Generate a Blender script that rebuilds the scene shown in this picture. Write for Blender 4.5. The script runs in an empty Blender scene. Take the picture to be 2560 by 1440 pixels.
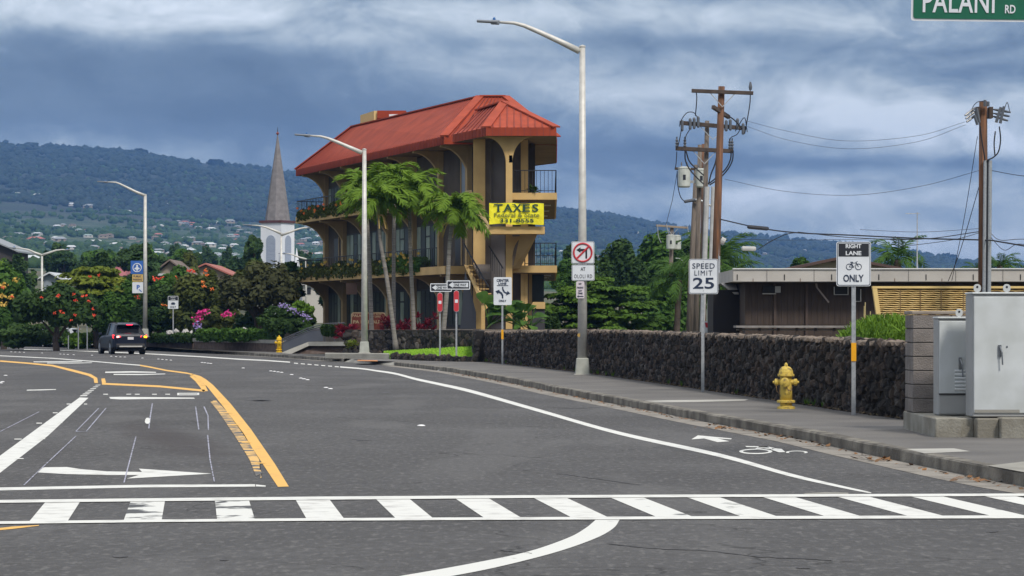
import bpy, math, random
import numpy as np
from mathutils import Vector, Matrix, noise
random.seed(7); NR = np.random.RandomState(7)
SC = bpy.context.scene; COL = SC.collection; R = math.radians
# ------------------------------------------------------------------ camera
H = 1.7; F = 7000.0; HY = 807.0          # eye height, focal length and horizon of the photograph (2560 wide)
cd = bpy.data.cameras.new('camera'); cam = bpy.data.objects.new('camera', cd); COL.objects.link(cam)
cam.location = (0, 0, H); cam.rotation_euler = (R(90), 0, 0)
cd.sensor_width = 36; cd.lens = F/2560*36; cd.shift_y = (HY-720)/2560
cd.clip_start = .5; cd.clip_end = 20000; SC.camera = cam
SC.view_settings.view_transform = 'Standard'; SC.view_settings.look = 'None'
SC.view_settings.gamma = 1; SC.view_settings.use_curve_mapping = False
SC.view_settings.exposure = 0.9
SC.cycles.volume_bounces = 1; SC.cycles.volume_step_rate = 5
SC.cycles.max_bounces = 6; SC.cycles.transparent_max_bounces = 8
# ------------------------------------------------------------------ sky and sun
SUN_EL, SUN_AZ = R(48), R(152)           # azimuth clockwise from +Y: behind the camera, to the right
W = bpy.data.worlds.new('World'); SC.world = W; W.use_nodes = True
nt = W.node_tree; nt.nodes.clear(); N = nt.nodes.new; L = nt.links.new
out = N('ShaderNodeOutputWorld'); bg = N('ShaderNodeBackground'); bg.inputs['Strength'].default_value = 0.1
L(bg.outputs[0], out.inputs[0])
sky = N('ShaderNodeTexSky'); sky.sky_type = 'NISHITA'; sky.sun_disc = False
sky.sun_elevation = SUN_EL; sky.sun_rotation = SUN_AZ
tc = N('ShaderNodeTexCoord'); sep = N('ShaderNodeSeparateXYZ'); L(tc.outputs['Generated'], sep.inputs[0])
def wm(op, a, b=None, c=None, clamp=False):
    n = N('ShaderNodeMath'); n.operation = op; n.use_clamp = clamp
    for i, v in enumerate((a, b, c)):
        if v is None: continue
        if isinstance(v, (int, float)): n.inputs[i].default_value = v
        else: L(v, n.inputs[i])
    return n.outputs[0]
def wnoise(scale, off, detail, rough, dist=0.0):
    mp = N('ShaderNodeMapping'); mp.inputs['Scale'].default_value = scale; mp.inputs['Location'].default_value = off
    L(tc.outputs['Generated'], mp.inputs[0])
    n = N('ShaderNodeTexNoise'); n.inputs['Scale'].default_value = 1; n.inputs['Detail'].default_value = detail
    n.inputs['Roughness'].default_value = rough; n.inputs['Distortion'].default_value = dist
    L(mp.outputs[0], n.inputs['Vector']); return n.outputs['Fac']
z = wm('MAXIMUM', sep.outputs['Z'], 0.0)
n1 = wnoise((7, 7, 24), (3.1, .4, 1.7), 3, .5, .4)          # broad banks of cloud
n2 = wnoise((19, 19, 38), (8.3, 2.1, 5.5), 8, .55, .8)      # billows
n3 = wnoise((90, 90, 170), (1.3, 7.1, 2.5), 6, .62, .8)
v = wm('ADD', wm('MULTIPLY', n1, .60), wm('ADD', wm('MULTIPLY', n2, .84), wm('MULTIPLY', n3, .26)))
v = wm('SUBTRACT', v, .40)
def bank(px, py, rx, ry, amp, el=None):                     # one cloud bank (or gap) standing in this direction
    global v
    cx, cz = (px-1280)/F, (HY-py)/F
    dx = wm('MULTIPLY', wm('SUBTRACT', sep.outputs['X'], cx), F/rx)
    dz = wm('MULTIPLY', wm('SUBTRACT', sep.outputs['Z'], cz), F/ry)
    dy = wm('MULTIPLY', wm('SUBTRACT', sep.outputs['Y'], 1.0), 4)
    d = wm('ADD', wm('ADD', wm('MULTIPLY', dx, dx), wm('MULTIPLY', dz, dz)), wm('MULTIPLY', dy, dy))
    g = wm('POWER', 2.718, wm('MULTIPLY', d, -1.0))
    v = wm('MULTIPLY_ADD', wm('MULTIPLY', g, wm('MULTIPLY_ADD', n2, 1.6, .2)), amp, v)
for b in [(330, 30, 500, 50, .26), (60, 120, 300, 26, -.14), (900, 95, 300, 40, .14), (2150, 60, 500, 50, .12), (150, 190, 800, 60, -.24), (700, 150, 500, 40, -.14), (450, 300, 800, 60, -.26), (1150, 150, 260, 45, .16),
    (1650, 110, 700, 24, -.16), (1650, 40, 900, 40, .14), (2300, 110, 600, 60, .16), (2230, 290, 340, 85, .60), (2420, 370, 180, 45, .32), (1700, 240, 360, 60, .14),
    (2200, 412, 420, 16, -.18), (1600, 385, 360, 26, -.16), (1750, 500, 480, 50, .26), (2350, 500, 460, 60, .34), (2350, 610, 600, 60, .34), (1600, 600, 400, 50, .14), (600, 380, 500, 30, .02)]:
    bank(*b)
rp = N('ShaderNodeValToRGB'); L(v, rp.inputs[0]); el = rp.color_ramp.elements
el[0].position = .12; el[0].color = (.050, .084, .160, 1)
el[1].position = .95; el[1].color = (.50, .56, .68, 1)
for p, c in ((.34, (.090, .142, .250, 1)), (.50, (.19, .265, .385, 1)), (.70, (.33, .395, .48, 1))):
    e = el.new(p); e.color = c
# an overcast sky grows brighter towards the zenith; the ramp above holds radiance near the horizon
ze = wm('MULTIPLY_ADD', wm('SMOOTH_MIN', wm('MULTIPLY', z, 2.2), 1.0, .3), 2.1, 1.0)
hz = wm('MULTIPLY', wm('SUBTRACT', wm('MULTIPLY', z, -1.0), -.030), 30.0, clamp=True)   # pale veil low over the hills
rp2 = N('ShaderNodeValToRGB'); L(v, rp2.inputs[0]); e2 = rp2.color_ramp.elements        # greyer cloud higher up
e2[0].position = .12; e2[0].color = (.056, .078, .118, 1); e2[1].position = .95; e2[1].color = (.56, .60, .64, 1)
for p, c in ((.34, (.098, .130, .178, 1)), (.50, (.185, .228, .275, 1)), (.70, (.36, .40, .43, 1))):
    e = e2.new(p); e.color = c
up_ = wm('SMOOTH_MIN', wm('MULTIPLY', wm('SUBTRACT', z, .014), 16.0, clamp=True), 1.0, .1)
mixg = N('ShaderNodeMix'); mixg.data_type = 'RGBA'; L(up_, mixg.inputs[0]); L(rp.outputs[0], mixg.inputs[6]); L(rp2.outputs[0], mixg.inputs[7])
mix1 = N('ShaderNodeMix'); mix1.data_type = 'RGBA'; L(wm('MULTIPLY', hz, .45), mix1.inputs[0]); L(mixg.outputs[2], mix1.inputs[6]); mix1.inputs[7].default_value = (.175, .285, .50, 1)
# towards the zenith the cloud is a more even, paler grey
hi = wm('MULTIPLY', wm('SUBTRACT', z, .12), 3.0, clamp=True)
mix1b = N('ShaderNodeMix'); mix1b.data_type = 'RGBA'; L(wm('MULTIPLY', hi, .75), mix1b.inputs[0]); L(mix1.outputs[2], mix1b.inputs[6]); mix1b.inputs[7].default_value = (.335, .33, .325, 1)
vm = N('ShaderNodeVectorMath'); vm.operation = 'SCALE'; L(mix1b.outputs[2], vm.inputs[0]); L(wm('MULTIPLY', ze, 5.6), vm.inputs[3])
mix2 = N('ShaderNodeMix'); mix2.data_type = 'RGBA'; mix2.inputs[0].default_value = .94
L(sky.outputs[0], mix2.inputs[6]); L(vm.outputs[0], mix2.inputs[7]); L(mix2.outputs[2], bg.inputs[0])
sd = bpy.data.lights.new('sun', 'SUN'); sd.energy = 1.5; sd.angle = R(10); sd.color = (1, .94, .85)
sun = bpy.data.objects.new('sun', sd); COL.objects.link(sun)
sv = Vector((math.sin(SUN_AZ)*math.cos(SUN_EL), math.cos(SUN_AZ)*math.cos(SUN_EL), math.sin(SUN_EL)))
sun.rotation_euler = sv.to_track_quat('Z', 'Y').to_euler(); sun.location = (20, -40, 60)
# ------------------------------------------------------------------ helpers
def P(px, py, D): return Vector(((px-1280)/F*D, D, H+(HY-py)/F*D))     # a point of the photograph at distance D
def G(px, py, z=0.0): return P(px, py, F*(H-z)/(py-HY))                # ... and on the level z
MATS = {}
def mat(name, col, col2=None, sc=4.0, rough=.8, bump=0.0, bsc=30.0, metal=0.0, lo=.35, hi=.65, emit=0.0, rnd=False, trans=0.0, det=6, spec=.5, sx=(1, 1, 1)):
    if name in MATS: return MATS[name]
    m = bpy.data.materials.new(name); m.use_nodes = True; t = m.node_tree; b = t.nodes['Principled BSDF']
    b.inputs['Roughness'].default_value = rough; b.inputs['Metallic'].default_value = metal
    b.inputs['Specular IOR Level'].default_value = spec
    c = (*col, 1); b.inputs['Base Color'].default_value = c
    co = t.nodes.new('ShaderNodeTexCoord'); mp = t.nodes.new('ShaderNodeMapping'); mp.inputs['Scale'].default_value = sx
    t.links.new(co.outputs['Object'], mp.inputs[0])
    if col2 is not None:
        mx = t.nodes.new('ShaderNodeMix'); mx.data_type = 'RGBA'
        mx.inputs[6].default_value = c; mx.inputs[7].default_value = (*col2, 1)
        n = t.nodes.new('ShaderNodeTexNoise'); n.inputs['Scale'].default_value = sc; n.inputs['Detail'].default_value = det
        t.links.new(mp.outputs[0], n.inputs['Vector'])
        mr = t.nodes.new('ShaderNodeMapRange'); mr.inputs[1].default_value = lo; mr.inputs[2].default_value = hi
        t.links.new(n.outputs['Fac'], mr.inputs[0])
        if rnd:
            a = t.nodes.new('ShaderNodeAttribute'); a.attribute_name = 'rnd'
            mm = t.nodes.new('ShaderNodeMath'); mm.operation = 'MULTIPLY_ADD'; mm.inputs[1].default_value = .6
            m2 = t.nodes.new('ShaderNodeMath'); m2.operation = 'MULTIPLY'; m2.inputs[1].default_value = .4
            t.links.new(mr.outputs[0], m2.inputs[0]); t.links.new(a.outputs['Fac'], mm.inputs[0]); t.links.new(m2.outputs[0], mm.inputs[2])
            t.links.new(mm.outputs[0], mx.inputs[0])
        else: t.links.new(mr.outputs[0], mx.inputs[0])
        t.links.new(mx.outputs[2], b.inputs['Base Color'])
    if bump:
        n = t.nodes.new('ShaderNodeTexNoise'); n.inputs['Scale'].default_value = bsc; n.inputs['Detail'].default_value = 4
        t.links.new(mp.outputs[0], n.inputs['Vector'])
        bm_ = t.nodes.new('ShaderNodeBump'); bm_.inputs['Strength'].default_value = bump; bm_.inputs['Distance'].default_value = .03
        t.links.new(n.outputs['Fac'], bm_.inputs['Height']); t.links.new(bm_.outputs[0], b.inputs['Normal'])
    if emit: b.inputs['Emission Color'].default_value = c; b.inputs['Emission Strength'].default_value = emit
    if trans:
        tr = t.nodes.new('ShaderNodeBsdfTranslucent'); ms = t.nodes.new('ShaderNodeMixShader'); ms.inputs[0].default_value = trans
        if col2 is not None: t.links.new(mx.outputs[2], tr.inputs[0])
        else: tr.inputs[0].default_value = c
        o = t.nodes['Material Output']; t.links.new(b.outputs[0], ms.inputs[1]); t.links.new(tr.outputs[0], ms.inputs[2]); t.links.new(ms.outputs[0], o.inputs[0])
    MATS[name] = m; return m
def tag(o, label=None, cat=None, group=None, kind=None):
    if label: o['label'] = label
    if cat: o['category'] = cat
    if group: o['group'] = group
    if kind: o['kind'] = kind
    return o
def thing(name, label, cat, loc=(0, 0, 0), rz=0, group=None):
    o = bpy.data.objects.new(name, None); COL.objects.link(o); o.location = loc; o.rotation_euler = (0, 0, rz)
    o.empty_display_size = .3
    return tag(o, label, cat, group)
def inst(name, me, parent=None, loc=(0, 0, 0), rot=(0, 0, 0), s=1):
    o = bpy.data.objects.new(name, me); COL.objects.link(o); o.location = loc; o.rotation_euler = rot
    o.scale = (s, s, s) if isinstance(s, (int, float)) else s
    if parent: o.parent = parent
    return o
def copy_tree(o, parent=None):
    c = o.copy(); COL.objects.link(c)
    if parent: c.parent = parent
    for ch in list(o.children): copy_tree(ch, c)
    return c
class MB:
    def __init__(s): s.v = []; s.f = []
    def add(s, vs, fs):
        n = len(s.v); s.v += [tuple(q) for q in vs]; s.f += [tuple(i+n for i in f) for f in fs]; return s
    def box(s, a, b):
        x0, y0, z0 = a; x1, y1, z1 = b
        return s.add([(x0,y0,z0),(x1,y0,z0),(x1,y1,z0),(x0,y1,z0),(x0,y0,z1),(x1,y0,z1),(x1,y1,z1),(x0,y1,z1)],
                     [(0,3,2,1),(4,5,6,7),(0,1,5,4),(1,2,6,5),(2,3,7,6),(3,0,4,7)])
    def cbox(s, c, d, M=None):
        vs = [Vector((x*d[0]/2, y*d[1]/2, z_*d[2]/2)) for z_ in (-1,1) for x, y in ((-1,-1),(1,-1),(1,1),(-1,1))]
        if M is not None: vs = [M @ q for q in vs]
        return s.add([q+Vector(c) for q in vs], [(0,3,2,1),(4,5,6,7),(0,1,5,4),(1,2,6,5),(2,3,7,6),(3,0,4,7)])
    def beam(s, a, b, w, h, up=Vector((0, 0, 1))):                # a bar from a to b, w wide, h high
        a, b = Vector(a), Vector(b); d = (b-a); ln = d.length; d.normalize()
        if abs(d.dot(up)) > .99: up = Vector((0, 1, 0))
        x = d.cross(up).normalized(); u = x.cross(d)
        M = Matrix((x, d, u)).transposed(); return s.cbox((a+b)/2, (w, ln, h), M)
    def prism(s, poly, z0, z1):
        n = len(poly)
        ar = sum(poly[i][0]*poly[(i+1) % n][1]-poly[(i+1) % n][0]*poly[i][1] for i in range(n))
        if ar < 0: poly = poly[::-1]
        vs = [(p[0], p[1], z0) for p in poly]+[(p[0], p[1], z1) for p in poly]
        return s.add(vs, [tuple(range(n))[::-1], tuple(range(n, 2*n))]+[(i, (i+1) % n, n+(i+1) % n, n+i) for i in range(n)])
    def slab(s, pts, thick):                                     # a polygon in space given a thickness vector
        n = len(pts); t = Vector(thick); vs = [Vector(p) for p in pts]+[Vector(p)+t for p in pts]
        return s.add(vs, [tuple(range(n)), tuple(range(n, 2*n))[::-1]]+[((i+1) % n, i, n+i, n+(i+1) % n) for i in range(n)])
    def tube(s, pts, rad, n=8, cap=True):
        pts = [Vector(p) for p in pts]; k = len(pts)
        if isinstance(rad, (int, float)): rad = [rad]*k
        vs = []; fs = []
        up = None
        for i in range(k):
            d = (pts[min(i+1, k-1)]-pts[max(i-1, 0)]).normalized()
            if up is None: up = Vector((0, 0, 1)) if abs(d.z) < .9 else Vector((1, 0, 0))
            x = d.cross(up).normalized(); up = x.cross(d).normalized(); y = up
            for j in range(n):
                a = 2*math.pi*j/n; vs.append(pts[i]+(x*math.cos(a)+y*math.sin(a))*rad[i])
        for i in range(k-1):
            for j in range(n):
                fs.append((i*n+j, i*n+(j+1) % n, (i+1)*n+(j+1) % n, (i+1)*n+j))
        if cap: fs += [tuple(range(n))[::-1], tuple(range((k-1)*n, k*n))]
        return s.add(vs, fs)
    def lathe(s, prof, n=16, c=(0, 0, 0), M=None):               # prof: (radius, z)
        vs = []; fs = []
        for r_, z_ in prof:
            for j in range(n):
                a = 2*math.pi*j/n; q = Vector((r_*math.cos(a), r_*math.sin(a), z_))
                if M is not None: q = M @ q
                vs.append(q+Vector(c))
        k = len(prof)
        for i in range(k-1):
            for j in range(n): fs.append((i*n+j, i*n+(j+1) % n, (i+1)*n+(j+1) % n, (i+1)*n+j))
        fs += [tuple(range(n))[::-1], tuple(range((k-1)*n, k*n))]
        return s.add(vs, fs)
    def plate(s, cx, cz, w, h, r_, y0, y1):                      # rounded rectangle in the XZ plane
        pts = []
        for qx, qz, a0 in ((1,1,0),(-1,1,90),(-1,-1,180),(1,-1,270)):
            for k in range(4):
                a = R(a0+30*k); pts.append((cx+qx*(w/2-r_)+r_*math.cos(a), cz+qz*(h/2-r_)+r_*math.sin(a)))
        return s.flat(pts, y0, y1)
    def flat(s, pts, y0, y1):                                    # XZ polygon with thickness in y
        n = len(pts); vs = [(p[0], y0, p[1]) for p in pts]+[(p[0], y1, p[1]) for p in pts]
        return s.add(vs, [tuple(range(n)), tuple(range(n, 2*n))[::-1]]+[((i+1) % n, i, n+i, n+(i+1) % n) for i in range(n)])
    def mesh(s, name, m, off=None, smooth=False):
        me = bpy.data.meshes.new(name)
        vs = s.v if off is None else [(a-off[0], b-off[1], c-off[2]) for a, b, c in s.v]
        me.from_pydata(vs, [], s.f)
        if m: me.materials.append(m)
        if smooth: me.polygons.foreach_set('use_smooth', [True]*len(me.polygons))
        me.update(); return me
    def build(s, name, m, parent=None, world=False, smooth=False):
        off = tuple(parent.location) if (world and parent) else None
        return inst(name, s.mesh(name, m, off, smooth), parent)
def soft(o, w=.01, seg=1):                                        # worn, not razor-sharp, edges
    b = o.modifiers.new('bevel', 'BEVEL'); b.width = w; b.segments = seg; b.limit_method = 'ANGLE'; return o
def npmesh(name, V, Fq, m, rnd=None, off=None):                  # quads or triangles from numpy
    me = bpy.data.meshes.new(name)
    V = np.asarray(V, dtype=np.float32)
    if off is not None: V = V-np.array(off, dtype=np.float32)
    k = Fq.shape[1]; nf = len(Fq)
    me.vertices.add(len(V)); me.vertices.foreach_set('co', V.ravel())
    me.loops.add(nf*k); me.loops.foreach_set('vertex_index', Fq.astype(np.int32).ravel())
    me.polygons.add(nf); me.polygons.foreach_set('loop_start', np.arange(0, nf*k, k, dtype=np.int32))
    me.update(calc_edges=True)
    if m: me.materials.append(m)
    if rnd is not None:
        a = me.attributes.new('rnd', 'FLOAT', 'FACE'); a.data.foreach_set('value', rnd.astype(np.float32))
    return me
_fonts = {}
def text_mesh(txt, h, m, w=None, bold=.0, depth=.004, spacing=1.0):   # lettering in the XZ plane, centred, facing -Y
    cu = bpy.data.curves.new('lettering', 'FONT'); cu.body = txt; cu.size = 1; cu.offset = bold; cu.extrude = .001
    cu.resolution_u = 3; cu.align_x = 'LEFT'; cu.space_character = spacing
    o = bpy.data.objects.new('lettering', cu); COL.objects.link(o)
    bpy.context.view_layer.update()
    me = bpy.data.meshes.new_from_object(o.evaluated_get(bpy.context.evaluated_depsgraph_get()))
    bpy.data.objects.remove(o)
    n = len(me.vertices); c = np.empty(n*3, dtype=np.float32); me.vertices.foreach_get('co', c); c = c.reshape(-1, 3)
    lo = c.min(0); hi_ = c.max(0); sz = h/(hi_[1]-lo[1]); sxx = sz if w is None else w/(hi_[0]-lo[0])
    v_ = np.stack([(c[:, 0]-(lo[0]+hi_[0])/2)*sxx, -(c[:, 2]-lo[2])*depth/.002, (c[:, 1]-(lo[1]+hi_[1])/2)*sz], 1)
    me.vertices.foreach_set('co', v_.astype(np.float32).ravel()); me.materials.clear(); me.materials.append(m); me.update()
    return me
def letter(txt, h, m, parent, x, z_, y, w=None, bold=.015, name='lettering', spacing=1.0):
    return inst(name, text_mesh(txt, h, m, w, bold, spacing=spacing), parent, (x, y, z_))
# ------------------------------------------------------------------ materials
def asphalt_mat():
    m = mat('asphalt', (.066, .065, .066), (.106, .104, .105), sc=.35, rough=.9, bump=.8, bsc=45, lo=.3, hi=.7)
    t = m.node_tree; b = t.nodes['Principled BSDF']; src = b.inputs['Base Color'].links[0].from_socket
    co = [n for n in t.nodes if n.type == 'TEX_COORD'][0]
    def mul(src, fac_socket, col):
        mx = t.nodes.new('ShaderNodeMix'); mx.data_type = 'RGBA'; t.links.new(fac_socket, mx.inputs[0])
        t.links.new(src, mx.inputs[6]); mx.inputs[7].default_value = (*col, 1); return mx.outputs[2]
    def nz(scale, lo, hi, amt, detail=6, sx=(1, 1, 1), w=0):
        mp = t.nodes.new('ShaderNodeMapping'); mp.inputs['Scale'].default_value = sx; mp.inputs['Location'].default_value = (w, w, 0)
        t.links.new(co.outputs['Object'], mp.inputs[0])
        n = t.nodes.new('ShaderNodeTexNoise'); n.inputs['Scale'].default_value = scale; n.inputs['Detail'].default_value = detail
        t.links.new(mp.outputs[0], n.inputs['Vector'])
        mr = t.nodes.new('ShaderNodeMapRange'); mr.inputs[1].default_value = lo; mr.inputs[2].default_value = hi; mr.inputs[4].default_value = amt
        t.links.new(n.outputs['Fac'], mr.inputs[0]); return mr.outputs[0]
    src = mul(src, nz(60, .56, .72, .55, 3), (.20, .195, .19))       # pale aggregate
    src = mul(src, nz(34, .58, .70, .6, 2, w=9), (.045, .044, .048)) # pores
    src = mul(src, nz(.16, .42, .62, .55, 5, w=30), (.052, .050, .051))
    src = mul(src, nz(1.3, .62, .70, .5, 8, (1, .35, 1), 4), (.060, .057, .058))  # tar patches and scuffs
    src = mul(src, nz(7, .50, .68, .7, 5, w=14), (.060, .058, .058)); src = mul(src, nz(11, .55, .70, .6, 5, w=40), (.165, .16, .155))
    src = mul(src, nz(9, .48, .66, .6, 4, (1, .3, 1), 90), (.062, .060, .060)); src = mul(src, nz(14, .55, .68, .55, 3, (1, .3, 1), 95), (.175, .17, .165))
    src = mul(src, nz(.55, .54, .60, .35, 9, (1, .22, 1), 61), (.135, .132, .130))
    vo = t.nodes.new('ShaderNodeTexVoronoi'); vo.feature = 'DISTANCE_TO_EDGE'; vo.inputs['Scale'].default_value = .33
    nn = t.nodes.new('ShaderNodeTexNoise'); nn.inputs['Scale'].default_value = .9; nn.inputs['Detail'].default_value = 8; t.links.new(co.outputs['Object'], nn.inputs['Vector'])
    va = t.nodes.new('ShaderNodeVectorMath'); va.operation = 'MULTIPLY_ADD'; t.links.new(nn.outputs['Color'], va.inputs[0]); va.inputs[1].default_value = (2.2, 2.2, 0); t.links.new(co.outputs['Object'], va.inputs[2]); t.links.new(va.outputs[0], vo.inputs['Vector'])
    cr = t.nodes.new('ShaderNodeMapRange'); cr.inputs[1].default_value = .008; cr.inputs[2].default_value = .003; t.links.new(vo.outputs['Distance'], cr.inputs[0])
    cm_ = t.nodes.new('ShaderNodeMath'); cm_.operation = 'MULTIPLY'; t.links.new(cr.outputs[0], cm_.inputs[0]); t.links.new(nz(.25, .47, .55, .8, 4, w=77), cm_.inputs[1])
    src = mul(src, cm_.outputs[0], (.028, .027, .027))
    def stain(c, rx, ry, amt, rot=0):
        mp = t.nodes.new('ShaderNodeMapping'); mp.vector_type = 'TEXTURE'; mp.inputs['Location'].default_value = (c[0], c[1], 0)
        mp.inputs['Rotation'].default_value = (0, 0, rot); mp.inputs['Scale'].default_value = (rx, ry, 1)
        t.links.new(co.outputs['Object'], mp.inputs[0])
        ln = t.nodes.new('ShaderNodeVectorMath'); ln.operation = 'LENGTH'; t.links.new(mp.outputs[0], ln.inputs[0])
        n = t.nodes.new('ShaderNodeTexNoise'); n.inputs['Scale'].default_value = 1.2; n.inputs['Detail'].default_value = 6
        t.links.new(co.outputs['Object'], n.inputs['Vector'])
        ad = t.nodes.new('ShaderNodeMath'); ad.operation = 'MULTIPLY_ADD'; t.links.new(n.outputs['Fac'], ad.inputs[0]); ad.inputs[1].default_value = .9
        t.links.new(ln.outputs['Value'], ad.inputs[2])
        mr = t.nodes.new('ShaderNodeMapRange'); mr.interpolation_type = 'SMOOTHSTEP'; mr.inputs[1].default_value = 1.5; mr.inputs[2].default_value = .6
        mr.inputs[3].default_value = 0; mr.inputs[4].default_value = amt
        t.links.new(ad.outputs[0], mr.inputs[0]); return mr.outputs[0]
    src = mul(src, stain((-5.0, 41, 0), .75, 9, .75, R(12)), (.050, .042, .042))   # oil where cars wait to turn
    src = mul(src, stain((-13.5, 82, 0), 1.6, 26, .5, R(12)), (.060, .060, .064))
    src = mul(src, stain((-9.2, 26.5, 0), 6, 2.2, .35), (.07, .065, .066))
    t.links.new(src, b.inputs['Base Color']); return m
A_ASPH = asphalt_mat()
def paint_mat(name, col, under, lo, hi, sc=3.0, sx=(1, 1, 1)):
    m = mat(name, col, under, sc=sc, rough=.6, bump=.15, bsc=60, lo=lo, hi=hi, det=8, sx=sx); return m
WHITE = paint_mat('white_road_paint', (.70, .70, .66), (.42, .41, .385), .50, .78, 4)
WHITE_W = paint_mat('worn_white_road_paint', (.68, .68, .64), (.16, .16, .155), .60, .68, 2.2, (1, .6, 1))
WHITE_VW = paint_mat('scuffed_white_road_paint', (.68, .68, .64), (.06, .06, .06), .53, .60, 1.5, (1.6, 1.1, 1))
YELLOW = paint_mat('yellow_road_paint', (.78, .44, .09), (.46, .26, .09), .56, .75, 4)
YELLOW_W = paint_mat('worn_yellow_road_paint', (.74, .45, .13), (.10, .095, .09), .47, .55, 3)
CHALK = paint_mat('survey_chalk', (.40, .40, .50), (.11, .11, .12), .45, .60, 4)
CONC = mat('weathered_concrete', (.34, .33, .29), (.22, .21, .185), sc=1.5, rough=.9, bump=.35, bsc=40)
CONC_L = mat('pale_concrete', (.46, .45, .41), (.34, .33, .30), sc=1.2, rough=.9, bump=.25, bsc=40)
KERB = mat('kerb_concrete', (.27, .25, .21), (.10, .09, .075), sc=2.2, rough=.9, bump=.5, bsc=25, lo=.3, hi=.62)
GUTT = mat('gutter_concrete', (.30, .275, .24), (.17, .155, .135), sc=1.8, rough=.9, bump=.4, bsc=40)
WALK = mat('sidewalk_asphalt', (.105, .10, .096), (.175, .166, .155), sc=.5, rough=.92, bump=.5, bsc=60, lo=.3, hi=.7)
GRASS = mat('lawn_grass', (.17, .33, .02), (.25, .43, .035), sc=1.5, rough=.9, bump=.6, bsc=60)
EARTH = mat('brown_earth', (.085, .065, .045), (.05, .05, .025), sc=.25, rough=.95, bump=.5, bsc=6)
GALV = mat('galvanised_steel', (.42, .44, .46), (.32, .34, .36), sc=20, rough=.5, metal=.35)
PAINTED_POLE = mat('aluminium_lamp_pole', (.60, .59, .55), (.50, .49, .46), sc=6, rough=.5, metal=.15)
SIGNW = mat('white_sign_sheeting', (.70, .73, .76), (.62, .65, .69), sc=3, rough=.45)
SIGNK = mat('black_sign_sheeting', (.012, .014, .022), rough=.5)
SIGNR = mat('red_sign_sheeting', (.50, .03, .04), rough=.5)
SIGNBK = mat('bare_sign_back', (.33, .36, .39), (.26, .28, .31), sc=4, rough=.5, metal=.3)
BLACK = mat('black_rubber', (.015, .015, .016), rough=.7)
# ------------------------------------------------------------------ terrain
RIDGE = [(-6000, 520), (-1500, 500), (-400, 462), (0, 447), (130, 437), (340, 424), (500, 404), (680, 379), (760, 372), (1000, 338),
         (1390, 283), (1450, 278), (1600, 252), (1800, 230), (1860, 222), (2000, 205), (2180, 187), (2300, 170), (2450, 152), (2560, 140), (3200, 90), (8000, 60)]
ZP = [(-500, 0), (200, 0), (300, 2.2), (500, 9), (900, 21), (1500, 38), (2500, 82), (3500, 155), (4300, 250), (5000, 321), (5600, 330), (9000, 250)]
def lerp(tab, x):
    if x <= tab[0][0]: return tab[0][1]
    for (a, b), (c, d) in zip(tab, tab[1:]):
        if x <= c: return b+(d-b)*(x-a)/(c-a)
    return tab[-1][1]
def zh(x, y):
    if y < 200: return 0.0
    px = 1280+F*x/y; r_ = lerp(RIDGE, px)/447
    k = min(1, max(0, (y-200)/1500)); base = lerp(ZP, y)
    z_ = base*(r_*k+(1-k)*max(.55, min(1, r_*1.0)))
    if y > 700: z_ += (noise.fractal(Vector((x/260, y/420, 3)), 1.0, 2.0, 5))*7*min(1, (y-700)/1500)
    return z_
def sheet(name, xs, ys, fn, m):
    nx = len(xs); V = [(x(y) if callable(x) else x, y, 0) for y in ys for x in xs]
    V = [(a, b, fn(a, b)) for a, b, c in V]
    Fq = [(j*nx+i, j*nx+i+1, (j+1)*nx+i+1, (j+1)*nx+i) for j in range(len(ys)-1) for i in range(nx-1)]
    me = bpy.data.meshes.new(name); me.from_pydata(V, [], Fq); me.materials.append(m)
    me.polygons.foreach_set('use_smooth', [True]*len(Fq)); me.update()
    return tag(inst(name, me), kind='structure')
gx = [-6000, -3000, -1500, -700, -400]+list(range(-300, 301, 12))+[400, 700, 1500, 3000, 6000]
gy = [-600, -200, 0, 60, 120, 160, 200, 220, 240, 260, 280, 300, 340, 380, 420, 460, 500, 560, 620, 700]
def zg(x, y): return zh(x, y)-.03
GROUND_M = mat('mixed_ground_cover', (.060, .075, .028), (.10, .085, .05), sc=.03, rough=.95, bump=.4, bsc=1.5)
sheet('ground', gx, gy, zg, GROUND_M)
HILL_M = mat('forested_slope', (.005, .012, .009), (.011, .022, .013), sc=.02, rough=.95, bump=.8, bsc=.12, lo=.40, hi=.62, det=10)
t = HILL_M.node_tree; b = t.nodes['Principled BSDF']; src = b.inputs['Base Color'].links[0].from_socket
co = [n for n in t.nodes if n.type == 'TEX_COORD'][0]
sp_ = t.nodes.new('ShaderNodeSeparateXYZ'); t.links.new(co.outputs['Object'], sp_.inputs[0])
n_ = t.nodes.new('ShaderNodeTexNoise'); n_.inputs['Scale'].default_value = .006; n_.inputs['Detail'].default_value = 8; t.links.new(co.outputs['Object'], n_.inputs['Vector'])
ad = t.nodes.new('ShaderNodeMath'); ad.operation = 'MULTIPLY_ADD'; ad.inputs[1].default_value = 1800; t.links.new(n_.outputs['Fac'], ad.inputs[0]); t.links.new(sp_.outputs['Y'], ad.inputs[2])
mr = t.nodes.new('ShaderNodeMapRange'); mr.inputs[1].default_value = 4300; mr.inputs[2].default_value = 3300; t.links.new(ad.outputs[0], mr.inputs[0])
mx = t.nodes.new('ShaderNodeMix'); mx.data_type = 'RGBA'; t.links.new(mr.outputs[0], mx.inputs[0]); t.links.new(src, mx.inputs[6])
n2_ = t.nodes.new('ShaderNodeTexNoise'); n2_.inputs['Scale'].default_value = .03; n2_.inputs['Detail'].default_value = 8; t.links.new(co.outputs['Object'], n2_.inputs['Vector'])
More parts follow.
